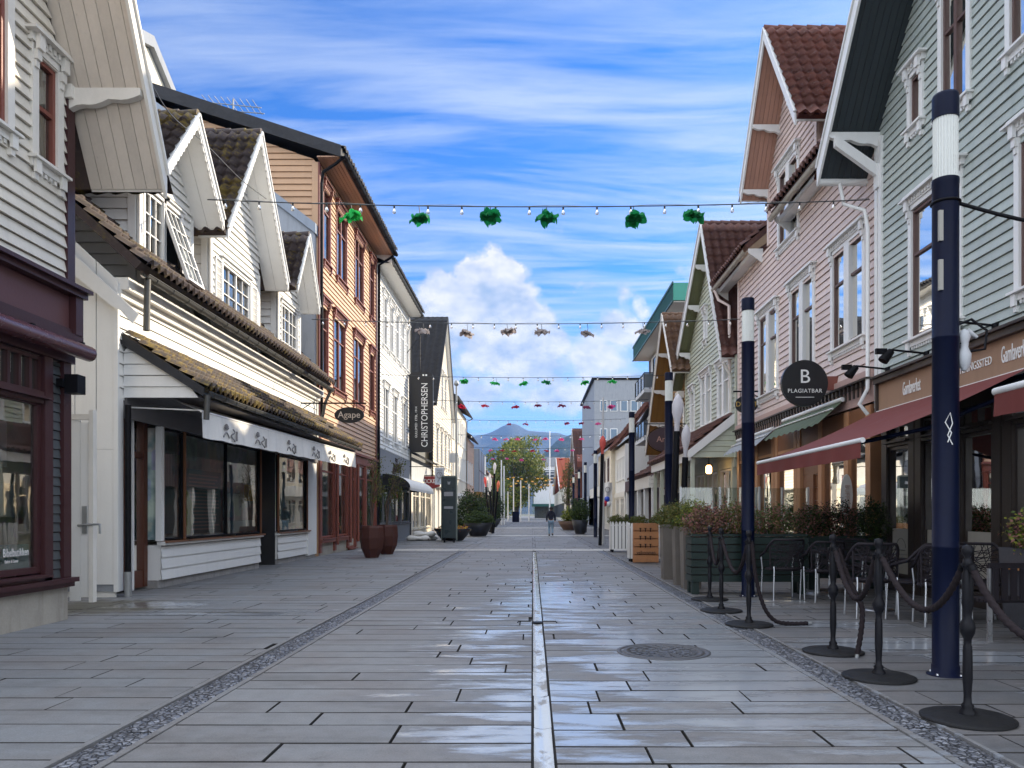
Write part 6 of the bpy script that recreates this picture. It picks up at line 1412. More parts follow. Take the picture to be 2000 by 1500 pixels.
for i, (x, y, l) in enumerate(((3.0, 27.6, 'left clipped ball shrub in the farther picket planter'), (3.45, 27.6, 'right clipped ball shrub in the farther picket planter'), (3.05, 22.1, 'clipped ball shrub in the nearer picket planter above the crate board'), (3.6, 22.2, 'clipped ball shrub in the nearer picket planter beside the tall planters'))): bush(x, y, 1.0, .24, .22, .18, 1500, .035, [LEAF, LEAF2], l, 20 + i)
t = thing('crate_board', 'orange wooden pallet board sign with hooks leaning on the picket planter', 'sign board', (3.05, 21.3, 0)); mb = MB()
for z in (.04, .26, .48, .70, .92): mb.box(2.80, 3.50, 21.30, 21.33, z, z + .19)
for x in (2.80, 3.43): mb.box(x, x + .07, 21.34, 21.40, .02, 1.12)
mb.box(2.80, 3.5, 21.42, 21.46, .02, 1.12); mb.build('boards', CRATE, t)
mb = MB()
for z in (.5, .72, .94):
    for x in (2.98, 3.12, 3.26): mb.box(x, x + .018, 21.27, 21.299, z - .06, z + .03); mb.box(x - .02, x + .04, 21.27, 21.298, z + .031, z + .045)
mb.build('hook', BLACK, t); text(t, 'velkommen', .14, (3.15, 21.295, .30), (1, 0, 0), (0, 0, 1), BLACK, ex=.003, sx=.8)
# glass wind screens
for x0, x1, y, z1, l in ((3.2, 4.9, 16.6, 1.95, 'clear glass wind screen behind the pink shrubs'), (4.95, 6.1, 17.0, 1.95, 'clear glass wind screen beside the brown shop door')):
    t = thing('wind_screen', l, 'glass screen', (x0, y, 0), 'glass wind screens'); mb = MB(); mb.box(x0, x1, y, y + .01, .5, z1); mb.build('pane', glass('screen_glass', (.85, .88, .86), .05), t); mb = MB()
    for x in (x0, (x0 + x1) / 2, x1): mb.box(x - .02, x + .02, y - .02, y + .03, 0, z1 + .02)
    mb.box(x0, x1, y - .01, y + .02, .45, .49); mb.build('frame', STEEL, t)
t = thing('hanging_sign', 'slim white oval advertising paddle standing by the brown doors', 'sign', (6.3, 15.6, 1.5)); mb = MB(); mb.add([(6.22 + .12 * cos(2 * pi * i / 24), yy, 1.75 + .42 * sin(2 * pi * i / 24)) for yy in (15.2, 15.22) for i in range(24)], [tuple(range(24)), tuple(range(47, 23, -1))] + [(i, (i + 1) % 24, 24 + (i + 1) % 24, 24 + i) for i in range(24)]); b = mb.build('board', SIGNW, t); mb = MB(); mb.tube([(6.22, 15.21, 0), (6.22, 15.21, 1.33)], .012, 5); mb.build('pole', BLACK, t)
text(b, 'BUFFET', .13, (6.22, 15.19, 1.75), (0, 0, -1), (1, 0, 0), PINK)
# ---- torch poles
def torch(x, y, lx, ly, h, m, label, bl=.75, r=.11):
    t = thing('torch_pole', label, 'pole', (x, y, 0), 'torch shaped poles'); mb = MB(); top = Vector((x + lx, y + ly, h)); mb.tube([(x, y, 0), top], .075, 12); mb.build('pole', BLACK, t)
    d = (top - Vector((x, y, 0))).normalized(); mb = MB(); mb.tube([top, top + d * bl * .25, top + d * bl * .5, top + d * bl * .72, top + d * bl * .9, top + d * bl], [r * .42, r * .5, r * .95, r, r * .6, .01], 14); mb.build('flame_head', m, t)
TW = foliage('torch_white', (.75, .72, .76), (.85, .84, .86), .4); TR = foliage('torch_red', (.75, .05, .04), (.80, .25, .22), .4); TO = foliage('torch_orange', (.75, .22, .08), (.80, .35, .25), .4)
torch(3.15, 17.4, .12, 0, 3.25, TW, 'thick torch pole with white head behind the tall planters', .85, .13); torch(3.6, 18.6, .1, 0, 2.75, TW, 'second torch pole with slim white head behind the tall planters', .8, .11)
torch(2.92, 33.2, .1, 0, 3.95, TR, 'torch pole with a red head on the right of the road', .8, .14)
torch(-3.1, 56, -.3, 0, 3.3, TR, 'leaning torch pole with a red head in the left group'); torch(-2.75, 52.5, .15, 0, 4.1, TW, 'tallest torch pole with a white head in the left group'); torch(-2.72, 53.2, .3, 0, 2.9, TO, 'leaning torch pole with an orange head in the left group'); torch(-2.95, 55, -.08, 0, 2.95, TW, 'torch pole with a tall white head at the back of the left group', 1.3)
# ---- left street items
def rust_pot(x, y, label):
    t = thing('steel_pot', label, 'pot', (x, y, 0), 'large rust coloured faceted pots'); mb = MB(); mb.lathe((x, y, 0), [(.20, 0), (.34, .30), (.38, .62), (.36, .94), (.33, 1.0), (.30, .995), (.28, .90), (0, .90)], 8, sm=False); mb.build('pot', RUST, t)
rust_pot(-5.02, 24.0, 'nearer rust brown faceted pot beside the orange house'); rust_pot(-4.95, 26.1, 'farther rust brown faceted pot beside the orange house')
def sapling(x, y, z0, h, label, seed, lean=.05, cr=.32):
    t = thing('potted_tree', label, 'tree', (x, y, z0), 'young trees in the rust pots'); rr = random.Random(seed); mb = MB()
    for i in range(3):
        a = i * 2.1; mb.tube([(x, y, z0), (x + .06 * cos(a), y + .06 * sin(a), z0 + h * .35), (x + lean + .12 * cos(a), y + .12 * sin(a), z0 + h * .75)], [.035, .025, .012], 6)
    br = []
    for i in range(46):
        a = rr.uniform(0, 6.3); zz = z0 + h * rr.uniform(.35, .9); e = Vector((x + lean + cr * cos(a) * rr.uniform(.4, 1), y + cr * sin(a) * rr.uniform(.4, 1), zz + rr.uniform(.1, .4))); s_ = Vector((x + lean * .6, y, zz)); mb.tube([s_, (s_ + e) / 2 + Vector((0, 0, .1)), e], [.008, .005, .003], 4); br.append((s_, e))
    mb.build('trunk', BARK, t); mb = MB()
    for s_, e in br:
        for k in range(8):
            p = s_.lerp(e, rr.uniform(.3, 1.1)) + Vector((rr.gauss(0, .06), rr.gauss(0, .06), rr.gauss(-.05, .12))); u = Vector((rr.gauss(0, .4), rr.gauss(0, .4), 1)).normalized(); v = u.orthogonal(); w_ = rr.uniform(.02, .04); mb.poly([p - u * w_, p + v * w_ * .4, p + u * w_, p - v * w_ * .4], rr.randrange(2))
    mb.build('foliage', [LEAF, LEAF2], t)
sapling(-5.02, 24.0, .9, 2.3, 'thin young tree growing in the nearer rust pot', 31, .15); sapling(-4.95, 26.1, .9, 2.2, 'thin young tree with greener crown in the farther rust pot', 32, .35)
t = thing('info_pillar', 'dark green street information pillar with small wheels', 'info pillar', (-4.0, 36.5, 0)); mb = MB(); mb.box(-4.28, -3.62, 36.3, 36.6, .22, 3.1); b = mb.build('panel', paint('pillar_green', (.02, .035, .04), .3), t); mb = MB(); mb.box(-4.30, -3.60, 36.28, 36.62, 3.101, 3.17)
for x in (-4.32, -3.619): mb.box(x, x + .02 if x < -4 else x + .04, 36.28, 36.62, .1, 3.1)
mb.build('frame', paint('pillar_frame', (.16, .20, .18), .4), t); mb = MB()
for x in (-4.2, -3.75): mb.add([(x + dx, 36.4 + .10 * cos(a), .10 + .10 * sin(a)) for dx in (0, .07) for a in [2 * pi * i / 16 for i in range(16)]], [tuple(range(16)), tuple(range(31, 15, -1))] + [(i, (i + 1) % 16, 16 + (i + 1) % 16, 16 + i) for i in range(16)])
mb.build('wheel', BLACK, t); mb = MB(); mb.add([(-4.0, 36.29, 2.75), (-3.9, 36.29, 2.75), (-3.88, 36.29, 2.9), (-3.95, 36.29, 2.86), (-4.02, 36.29, 2.9)], [(0, 1, 2, 3, 4)]); mb.box(-4.18, -3.75, 36.285, 36.295, 2.2, 2.4); mb.box(-4.18, -3.75, 36.285, 36.295, 1.6, 1.72); mb.build('notice', GREYR, b)
def bowl(x, y, r, h, label, m=PLANTK):
    t = thing('bowl_planter', label, 'planter', (x, y, 0)); mb = MB(); mb.lathe((x, y, 0), [(r * .55, .04), (r * .8, h * .5), (r, h), (r * .93, h), (r * .85, h * .85), (0, h * .85)], 28); mb.build('bowl', m, t); return t
bowl(-4.0, 38.5, .95, .62, 'wide black flower bowl behind the information pillar'); t = thing('flower_bed', 'red and yellow pansies filling the wide black bowl', 'flowers', (-4.0, 38.5, .55)); mb = MB(); leafball(mb, (-4.0, 38.5, .58), .9, .9, .25, 1500, .07, 3, 40, .1, .5); mb.build('blossom', [foliage('petal_yellow', (.6, .35, .02), (.7, .5, .05)), foliage('petal_red', (.4, .03, .04), (.5, .1, .1)), LEAF], t)
bowl(-3.25, 46.0, .88, .82, 'large dark round planter tub on the left of the road'); bush(-3.25, 46.0, .7, .78, .78, .42, 3000, .08, [LEAF, LEAFD], 'low green plants filling the large dark round tub', 41)
bowl(-4.0, 74, 1.0, .8, 'distant dark tub under the dark conifer on the left'); bush(-4.0, 49, .3, .95, .95, 1.35, 3000, .12, [LEAFD, LEAFD, LEAF], 'tall dark evergreen bush behind the round tub', 42); bush(-4.0, 74, .7, 1.1, 1.1, 1.6, 3000, .14, [LEAFD, LEAFD], 'dark evergreen bush in the distant left tub', 43)
bowl(3.0, 62, .95, .75, 'brown wide tub at the far right of the road', paint('tub_brown', (.10, .06, .045), .6)); bush(3.0, 62, .7, .6, .6, .6, 1500, .1, [LEAF, LEAFY], 'light green shrub in the brown wide tub', 44); bowl(3.1, 50, .55, .95, 'black tub before the slim lamp posts on the right'); bush(3.1, 50, .9, .55, .55, .8, 1800, .1, [LEAFD, LEAF], 'dark shrub in the black tub on the right', 45)
for i, (x, y, z, rz, l) in enumerate(((-5.75, 38.6, .13, .15, 'front white plastic sandbag on the paving'), (-5.45, 39.4, .15, -.1, 'rear white plastic sandbag on the paving'), (-5.5, 39.0, .38, .1, 'upper white plastic sandbag lying over the two others'))):
    if i == 2: z = .34
    t = thing('sandbag', l, 'bag', (x, y, z - .13), 'white sandbags'); mb = MB()
    mb.grid(lambda a, b_: (x + .62 * (a * 2 - 1) * cos(rz), y + .30 * sin(2 * pi * b_) * (1 - abs(a * 2 - 1) ** 4) ** .5, z + .13 * cos(2 * pi * b_) * (1 - abs(a * 2 - 1) ** 4) ** .5 * (1 + .3 * sin(a * 9)) ), 16, 16); mb.build('bag', WHCL, t)
t = thing('shop_sign', 'small red TICKET shop sign on the left', 'sign', (-6.3, 49, 3.4)); mb = MB(); mb.fprism(CF(49), [(-7.1, 3.1), (-6.4, 2.95), (-5.9, 3.1), (-5.9, 3.75), (-7.1, 3.75)], 0, .06); b = mb.build('board', paint('ticket_red', (.22, .02, .025), .5, bump=0), t); text(b, 'TICKET', .36, (-6.5, 48.93, 3.42), (1, 0, 0), (0, 0, 1), SIGNW, sx=.8); mb = MB(); mb.tube([(-6.9, 49, 3.8), (-5.9, 49, 3.8)], .03, 6); mb.build('bracket', BLACK, t)
t = thing('banner_sign', 'small grey-white banner sign with a ring emblem above the TICKET sign', 'sign', (-5.1, 42.5, 3)); mb = MB(); mb.box(-5.40, -4.88, 42.5, 42.54, 2.98, 3.92); b = mb.build('board', paint('banner_white', (.52, .55, .60), .5, bump=0), t); mb = MB(); mb.tube([(-5.14 + .15 * cos(x), 42.48, 3.50 + .17 * sin(x)) for x in [pi * i / 10 for i in range(21)]], .022, 5, cap=False); mb.tube([(-5.25, 42.48, 3.1), (-5.14, 42.48, 3.3), (-5.08, 42.48, 3.5), (-5.16, 42.48, 3.6)], .016, 5); mb.box(-5.28, -5.0, 42.48, 42.498, 3.76, 3.79); mb.build('emblem', INK, b); mb = MB(); mb.tube([(-6.9, 42.52, 3.97), (-4.88, 42.52, 3.97)], .02, 6); mb.build('bracket', BLACK, t)
# long black banner sign
t = thing('banner_sign', 'tall black rounded banner reading CHRISTOPHERSEN', 'sign', (-6.1, 42.4, 6.9)); xa, xb, za, zb = -6.80, -5.48, 4.75, 9.15; rr_ = .25
out_ = []
for cx, cz, a0 in ((xb - rr_, zb - rr_, 0), (xa + rr_, zb - rr_, 90), (xa + rr_, za + rr_, 180), (xb - rr_, za + rr_, 270)):
    for i in range(7): a = radians(a0 + 15 * i); out_.append((cx + rr_ * cos(a), cz + rr_ * sin(a)))
mb = MB(); mb.fprism(CF(42.3), out_, -.2, 0); b = mb.build('board', SIGNK, t)
text(b, 'CHRISTOPHERSEN', .50, (-5.93, 42.28, 6.80), (0, 0, 1), (-1, 0, 0), SIGNW, sx=.86, sp=1.0); text(b, 'GULLSMED  ETBL. 1914', .17, (-6.40, 42.28, 6.4), (0, 0, 1), (-1, 0, 0), SIGNW)
mb = MB()
for q in (-.09, .09): mb.lathe((-5.93 + q * .9, 42.28, 9.0 - .02), [(.05, -.05), (.05, .05)], 8)
mb.build('dots', SIGNW, b); mb = MB(); mb.tube([(-6.95, 42.4, 9.0), (-6.7, 42.4, 9.0)], .04, 6); mb.tube([(-6.95, 42.4, 10.2), (-6.2, 42.4, 11.2), (-6.2, 42.4, 9.2)], .02, 5); mb.tube([(-6.95, 42.4, 5.0), (-6.7, 42.4, 5.0)], .04, 6); mb.build('bracket', BLACK, t)
oval_sign(-5.86, -5.06, 22.9, 4.32, .44, .235, 'oval black sign reading Agape on the orange house', 'Agape', SIGNK, .27, paint('script_cream', (.6, .5, .42), .5, bump=0), wall=-6.9, rim=False)
t = thing('blank_sign', 'blank white rectangular projecting sign on the left', 'sign', (-7.2, 64, 6)); mb = MB(); mb.box(-7.75, -6.85, 64, 64.08, 5.6, 6.4); mb.box(-6.849, -6.2, 64, 64.08, 5.6, 6.4); mb.build('board', GREYL, t)
# poles
def pole(x, y, h, r, m, label, name='flag_pole', cat='pole', ball=True, grp=None):
    t = thing(name, label, cat, (x, y, 0), grp); mb = MB(); mb.tube([(x, y, 0), (x, y, h)], [r, r * .7], 10); mb.build('shaft', m, t)
    if ball: mb = MB(); mb.lathe((x, y, h), [(.0, -.02), (r * 1.6, .06), (r * 2, .2), (r * 1.2, .34), (0, .45)], 10); mb.build('finial', ZINC, t)
pole(-5.1, 51.5, 9.9, .085, ZINC, 'grey pole with a lantern shaped top on the left', ball=True); pole(-3.65, 90, 7.6, .11, WHITE2, 'taller of the two thin white flag poles on the left', ball=False); pole(-3.45, 93, 7.1, .11, WHITE2, 'shorter of the two thin white flag poles on the left', ball=False)
pole(3.12, 33.9, 6.5, .06, GREYL, 'thin light grey lamp pole with cross arm on the right', ball=False); pole(3.6, 160, 18.5, .16, WHITE2, 'tall thin white mast near the white corner building', ball=False)
for i, (px, yt) in enumerate(((1003, 935), (1017, 938), (1033, 945), (992, 960))): x = (px - 1040) / 1500 * 130; pole(x, 130, 1.4 + (1002 - yt) / 1500 * 130, .11, BEIGE2, ['leftmost', 'second', 'third', 'short'][i] + ' thin pale pole under the big tree at the street end', ball=False, grp='pale poles at the street end')
t = thing('notice_board', 'small dark a-board at the far left of the road', 'sign', (-2.6, 110, 0)); mb = MB(); mb.box(-2.9, -1.9, 110, 110.1, .1, 1.6); mb.build('board', NAVY, t)
t = thing('star_ornament', 'white star shaped paper ornament by the left lamp pole', 'ornament', (-5.0, 51, 1.9)); mb = MB(); q = []
for i in range(16): a = pi * i / 8; r_ = .34 if i % 2 else .55; q.append((-5.0 + r_ * cos(a), 1.75 + r_ * sin(a)))
mb.fprism(CF(50.9), q, 0, .12); mb.build('star', SIGNW, t); mb = MB(); mb.tube([(-5.0, 51, 0), (-5.0, 51, 1.3)], .03, 6); mb.box(-5.3, -4.8, 50.95, 51.0, .35, .95); mb.build('stand', MC['ticket_red'], t)
# ================================================================ STRINGS OF LIGHTS AND FLOWERS
BULB = glass('bulb_glass', (.95, .93, .90), .25); BULBW = emis('bulb_white', (.9, .92, .95), .25)
CAB = paint('cable_grey', (.04, .045, .05), .5, bump=0)
bm = MB(); bm.lathe((0, 0, 0), [(.022, 0), (.022, -.07), (.0, -.07)][::1], 8, 0); bm.lathe((0, 0, 0), [(.018, -.07), (.035, -.11), (.045, -.15), (.035, -.185), (0, -.195)], 10, 1)
bme = None
def flower_mesh(seed, col, name):
    rr = random.Random(seed); mb = MB()
    for L in range(2):
        R_, drop = (.30, .09) if L == 0 else (.20, .02); k = 6
        for i in range(k):
            a = 2 * pi * (i + .5 * L) / k + rr.uniform(-.15, .15); tilt = rr.uniform(-.06, .06); rl = R_ * rr.uniform(.75, 1.1); wd = rl * .88; ph = rr.uniform(0, 6)
            def f(s_, t_):
                q = rl * t_; w_ = wd * sin(pi * min(1, t_ * .85 + .08)) * (s_ - .5) * 1.25
                z = -drop * t_ * t_ * .7 + tilt * t_ + .045 * sin(s_ * 11 + ph) * t_ + .03 * sin(t_ * 8 + ph + s_ * 3) - .03 * abs(s_ - .5)
                return (q * cos(a) - w_ * sin(a), q * sin(a) + w_ * cos(a), -.22 + z + .02 * L)
            mb.grid(f, 6, 6)
    o = mb.build(name, col); return o
def fcol(name, c1, c2): return foliage(name, c1, c2, .45)
FC = {'g': fcol('fabric_green', (.01, .20, .07), (.02, .36, .10)), 'G': fcol('fabric_bright_green', (.03, .50, .10), (.05, .65, .15)), 'w': fcol('fabric_taupe', (.34, .28, .26), (.55, .50, .48)),
      'r': fcol('fabric_red', (.35, .01, .04), (.55, .02, .06)), 'p': fcol('fabric_pink', (.70, .05, .25), (.80, .15, .38)), 'm': fcol('fabric_plum', (.22, .03, .08), (.30, .05, .12)), 'y': fcol('fabric_yellow', (.75, .38, .05), (.85, .55, .15))}
FCN = {'g': 'dark green', 'G': 'bright green', 'w': 'taupe white', 'r': 'crimson', 'p': 'pink', 'm': 'plum', 'y': 'yellow orange'}
rows = [('first', 15.0, 7.52, -6.35, 6.6, [(685, 'G'), (818, 'g'), (957, 'g'), (1067, 'g'), (1237, 'g'), (1362, 'g')], .66, 395),  # leftmost flower is sunlit; that light is put in as brighter fabric
        ('second', 24.0, 7.45, -6.9, 6.5, [(826, 'w'), (912, 'w'), (990, 'w'), (1057, 'w'), (1147, 'w'), (1255, 'w')], .67, 625),
        ('third', 34.5, 7.62, -6.8, 6.5, [(908, 'G'), (969, 'G'), (1022, 'G'), (1069, 'g'), (1140, 'G'), (1197, 'G')], .67, 730),
        ('fourth', 45.0, 8.05, -6.8, 6.8, [(904, 'r'), (948, 'r'), (1006, 'r'), (1050, 'm'), (1097, 'm'), (1146, 'm'), (1193, 'p')], .67, 777),
        ('fifth', 55.0, 8.15, -6.8, 6.7, [(993, 'm'), (1027, 'm'), (1106, 'm'), (1135, 'm'), (1168, 'p')], .67, 820),
        ('sixth', 70.0, 8.55, -6.8, 6.6, [(967, 'p'), (988, 'p'), (1011, 'p'), (1044, 'p'), (1065, 'p'), (1097, 'p'), (1136, 'p')], .9, 846),
        ('seventh', 84.0, 8.6, -6.8, 6.6, [(958, 'p'), (980, 'r'), (1003, 'r'), (1039, 'r'), (1068, 'r'), (1088, 'p'), (1118, 'p')], 1.0, 870),
        ('eighth', 100.0, 8.8, -6.3, 6.3, [(963, 'p'), (991, 'p'), (1019, 'p'), (1063, 'p'), (1095, 'r')], 1.2, 889),
        ('ninth', 128.0, 7.6, -5.5, 6.0, [(993, 'y'), (1002, 'y'), (1011, 'y'), (1019, 'y'), (1027, 'y'), (1040, 'y'), (1050, 'y'), (1058, 'y'), (1066, 'y'), (1073, 'y'), (1083, 'y')], 1.4, 930),
        ('tenth', 142.0, 7.2, -5.5, 6.0, [(998, 'y'), (1008, 'y'), (1022, 'y'), (1034, 'y'), (1046, 'y'), (1056, 'y'), (1064, 'y'), (1070, 'y'), (1080, 'y')], 1.4, 940)]
FM = {}
for ri, (nm, Y, Z, x0, x1, fl, spc, py) in enumerate(rows):
    def cz(x): return Z - .14 + .14 * ((2 * (x - x0) / (x1 - x0) - 1) ** 2)
    t = thing('light_string', nm + ' bulb string from the camera across the street' + ('' if ri else ', the nearest'), 'string lights', (0, Y, Z), 'strings of light bulbs across the street')
    mb = MB(); rc = .011 if ri < 3 else .014 if ri < 6 else .02; mb.tube([(x0 + (x1 - x0) * i / 40, Y, cz(x0 + (x1 - x0) * i / 40)) for i in range(41)], rc, 5); mb.build('cable', CAB, t)
    if ri < 2: mb = MB(); mb.tube([(x0 + (x1 - x0) * i / 30, Y + .05, cz(x0 + (x1 - x0) * i / 30) + .03 + .02 * sin(i * 1.3)) for i in range(31)], .005, 4); mb.build('steel_wire', ZINC, t)
    x = x0 + .35; k = 0
    sc = .8 if ri < 5 else 1.3
    while x < x1 - .2:
        if bme is None: b = bm.build('bulb', [CAB, BULB]); bme = b.data
        else: b = bpy.data.objects.new('bulb', bme); COL.objects.link(b)
        b.parent = t; b.matrix_parent_inverse = Matrix.Translation(-Vector(t.location)); b.location = (x, Y, cz(x) - .005); b.scale = (sc,) * 3
        if ri >= 5 and bme.name != 'far': pass
        x += spc
    for fi, (px, c) in enumerate(fl):
        X = (px - 1040) / 1500 * Y; key = (c, fi % 3)
        if key not in FM: o = flower_mesh(fi % 3 + ord(c), FC[c], 'flower'); FM[key] = o.data; bpy.data.objects.remove(o)
        s_ = (.80, .82, .78, .85, .75, .9, .95, .95, .9, .9)[ri] * R.uniform(.92, 1.05); dz = R.uniform(0, .12) if ri < 8 else R.uniform(0, .7)
        where = ['leftmost', 'second from left', 'third from left', 'fourth from left', 'fifth from left', 'sixth from left', 'seventh from left', 'eighth from left', 'ninth from left', 'tenth from left', 'eleventh from left'][fi]
        rt = thing('hanging_flower', f'{FCN[c]} fabric flower, {where} on the {nm} string', 'fabric flower', (X, Y, cz(X) - dz), 'fabric flowers hanging over the street')
        o = bpy.data.objects.new('petals', FM[key]); COL.objects.link(o); o.parent = rt; o.rotation_euler = (R.uniform(-.28, .12), R.uniform(-.3, .3), R.uniform(0, 6)); o.scale = (s_, s_, s_)
        mb = MB(); mb.tube([(X, Y, cz(X) + .01), (X + .02, Y, cz(X) - .10 - dz * .5), (X, Y, cz(X) - dz - .22 * s_)], .008, 5); mb.build('hanger', CAB, rt)
# thin wires over the left roofs
t = thing('overhead_wire', 'thin black wire running down from above the cream gable to the dormers', 'wire', (-5, 10, 9)); mb = MB(); pts = []
for px, py, Y in ((232, -30, 9.5), (262, 60, 10.5), (290, 150, 12), (335, 225, 13.5), (400, 280, 15), (470, 350, 16.5), (520, 388, 17.6)): pts.append(((px - 1040) / 1500 * Y, Y, EYE + (1002 - py) / 1500 * Y))
mb.tube(smooth(pts, 6), .010, 5); mb.build('wire', CAB, t)
# ================================================================ PERSON
def skin_obj(name, pts, edges, rad, mat, sub=2, parent=None):
    me = bpy.data.meshes.new(name); me.from_pydata(pts, edges, []); o = bpy.data.objects.new(name, me); COL.objects.link(o)
    m = o.modifiers.new('s', 'SKIN'); m.use_smooth_shade = True
    for i, v in enumerate(me.skin_vertices[0].data):
        r = rad[i]; v.radius = r if isinstance(r, tuple) else (r, r); v.use_root = (i == 0)
    o.modifiers.new('u', 'SUBSURF').levels = sub; o.modifiers[-1].render_levels = sub
    dg = bpy.context.evaluated_depsgraph_get(); dg.update(); nm = bpy.data.meshes.new_from_object(o.evaluated_get(dg)); bpy.data.objects.remove(o)
    for p in nm.polygons: p.use_smooth = True
    nm.materials.clear(); nm.materials.append(mat); o = bpy.data.objects.new(name, nm); COL.objects.link(o)
    if parent: o.parent = parent
    return o
person = thing('person', 'person in dark hooded jacket and pale jeans walking away down the street', 'person', (0, 0, 0))
J = {'pel': (0, 0, .93), 'wst': (0, .01, 1.08), 'cst': (0, .01, 1.30), 'nk': (0, .0, 1.46), 'hd0': (0, .02, 1.54), 'hd1': (0, .03, 1.66), 'hd2': (0, .01, 1.74),
     'ls': (-.17, 0, 1.41), 'le': (-.25, -.04, 1.14), 'lw': (-.24, .08, .92), 'lh': (-.24, .11, .86), 'rs': (.17, 0, 1.41), 're': (.25, .02, 1.14), 'rw': (.25, .10, .92), 'rh': (.25, .13, .86),
     'lhip': (-.09, 0, .88), 'lk': (-.10, .08, .50), 'la': (-.10, -.02, .10), 'lt': (-.10, .12, .04), 'rhip': (.09, 0, .88), 'rk': (.09, .0, .49), 'ra': (.09, -.16, .14), 'rt': (.09, -.04, .04)}
N_ = list(J); ix = {k: i for i, k in enumerate(N_)}
E = [('pel', 'wst'), ('wst', 'cst'), ('cst', 'nk'), ('nk', 'hd0'), ('hd0', 'hd1'), ('hd1', 'hd2'), ('cst', 'ls'), ('ls', 'le'), ('le', 'lw'), ('lw', 'lh'), ('cst', 'rs'), ('rs', 're'), ('re', 'rw'), ('rw', 'rh'), ('pel', 'lhip'), ('lhip', 'lk'), ('lk', 'la'), ('la', 'lt'), ('pel', 'rhip'), ('rhip', 'rk'), ('rk', 'ra'), ('ra', 'rt')]
RD = {'pel': (.14, .10), 'wst': (.13, .10), 'cst': (.15, .11), 'nk': .055, 'hd0': .07, 'hd1': .09, 'hd2': .05, 'ls': .06, 'le': .042, 'lw': .03, 'lh': .03, 'rs': .06, 're': .042, 'rw': .03, 'rh': .03, 'lhip': .08, 'lk': .055, 'la': .04, 'lt': .035, 'rhip': .08, 'rk': .055, 'ra': .04, 'rt': .035}
def sub_skin(name, keys, grow, mat, sub=2, alt=None):
    k = [q for q in keys]; pts = [(alt or {}).get(q, J[q]) for q in k]; ee = [(k.index(a), k.index(b_)) for a, b_ in E if a in k and b_ in k]
    rr = [tuple(x + grow for x in RD[q]) if isinstance(RD[q], tuple) else RD[q] + grow for q in k]; return skin_obj(name, pts, ee, rr, mat, sub, person)
sub_skin('body', N_, 0, paint('skin', (.45, .26, .18), .6, bump=0))
sub_skin('jacket', ['pel', 'wst', 'cst', 'nk', 'ls', 'le', 'lw', 'rs', 're', 'rw'], .028, paint('jacket_navy', (.012, .014, .03), .8))
sub_skin('jeans', ['pel', 'lhip', 'lk', 'la', 'rhip', 'rk', 'ra'], .022, paint('jeans_pale', (.18, .27, .36), .85))
mb = MB(); mb.lathe((0, -.03, 1.44), [(.10, -.02), (.13, .03), (.12, .09), (.07, .12)], 14); h_ = mb.build('hood', MC['jacket_navy']); h_.parent = person
mb = MB(); mb.lathe((0, .015, 1.60), [(.095, .0), (.108, .05), (.10, .12), (.06, .165), (0, .178)], 16); h_ = mb.build('hair', paint('hair_dark', (.03, .02, .015), .7)); h_.parent = person
mb = MB()
for s_, y, z in ((-.10, .03, 0), (.09, -.12, .04)): mb.hexa([(s_ - .05, y - .13, z), (s_ + .05, y - .13, z), (s_ + .045, y + .16, z), (s_ - .045, y + .16, z), (s_ - .045, y - .11, z + .10), (s_ + .045, y - .11, z + .10), (s_ + .03, y + .12, z + .05), (s_ - .03, y + .12, z + .05)])
h_ = mb.build('shoe', SIGNK); h_.parent = person
person.location = (1.12, 46.7, .0)
# ================================================================ TREES AND HILLS
def tree(x, y, h, cr, label, mats, seed, n_=9000, leaf=.42, trunk=.35, cz0=.35, name='broadleaf_tree', clumps=26, flat=1.0, bare=False):
    t = thing(name, label, 'tree', (x, y, 0)); rr = random.Random(seed); mb = MB(); mb.tube([(x, y, 0), (x + .1, y, h * .25), (x + .2, y, h * .55)], [trunk, trunk * .8, trunk * .35], 10)
    cl = []
    for i in range(clumps):
        a = rr.uniform(0, 2 * pi); q = rr.random() ** .6; zz = h * (cz0 + (1 - cz0) * rr.random()); rmax = cr * (1 - ((zz / h - (cz0 + .35)) / (1 - cz0 * .6)) ** 2 * .75); c = Vector((x + rmax * q * cos(a), y + rmax * q * sin(a) * flat, min(zz, h * .93))); cl.append(c)
        mb.tube([(x + .1, y, h * (.2 + .3 * rr.random())), ((x + c.x) / 2, (y + c.y) / 2, c.z * .7), c], [trunk * .3, trunk * .16, trunk * .05], 5)
    mb.build('trunk', BARK, t); mb = MB()
    for i, c in enumerate(cl): leafball(mb, c, cr * .34, cr * .34, cr * .28, n_ // clumps, leaf, len(mats), seed * 50 + i, .3)
    mb.build('crown', mats, t); return t
tree(-3.6, 176, 18.6, 6.4, 'large round green tree closing the view at the street end', [foliage('big_tree_a', (.04, .08, .012), (.13, .17, .02)), foliage('big_tree_b', (.14, .16, .018), (.28, .27, .035))], 3, 15000, .55, .5, .2, clumps=44)
tree(-11, 190, 12.5, 6, 'pale grey-green tree left of the large round tree', [foliage('pale_tree', (.10, .14, .07), (.18, .21, .11))], 4, 6000, .5, .4, .2)
tree(-8.5, 214, 11, 6.5, 'low yellow-green tree beneath the large tree beside the corner building', [LEAFY, LEAF], 5, 7000, .5, .4, .1)
tree(-8.5, 150, 6.5, 3.5, 'small dark tree low at the left of the street end', [LEAFD, LEAF], 6, 4000, .3, .3, .15)
tree(18, 260, 19, 9, 'yellow-green tree behind the orange roof and brick gable', [LEAFY, LEAF2], 7, 7000, .8, .5, .2); tree(9, 300, 19, 8, 'darker tree beside the white mast at the street end', [LEAF, LEAFY], 8, 6000, .8, .5, .2)
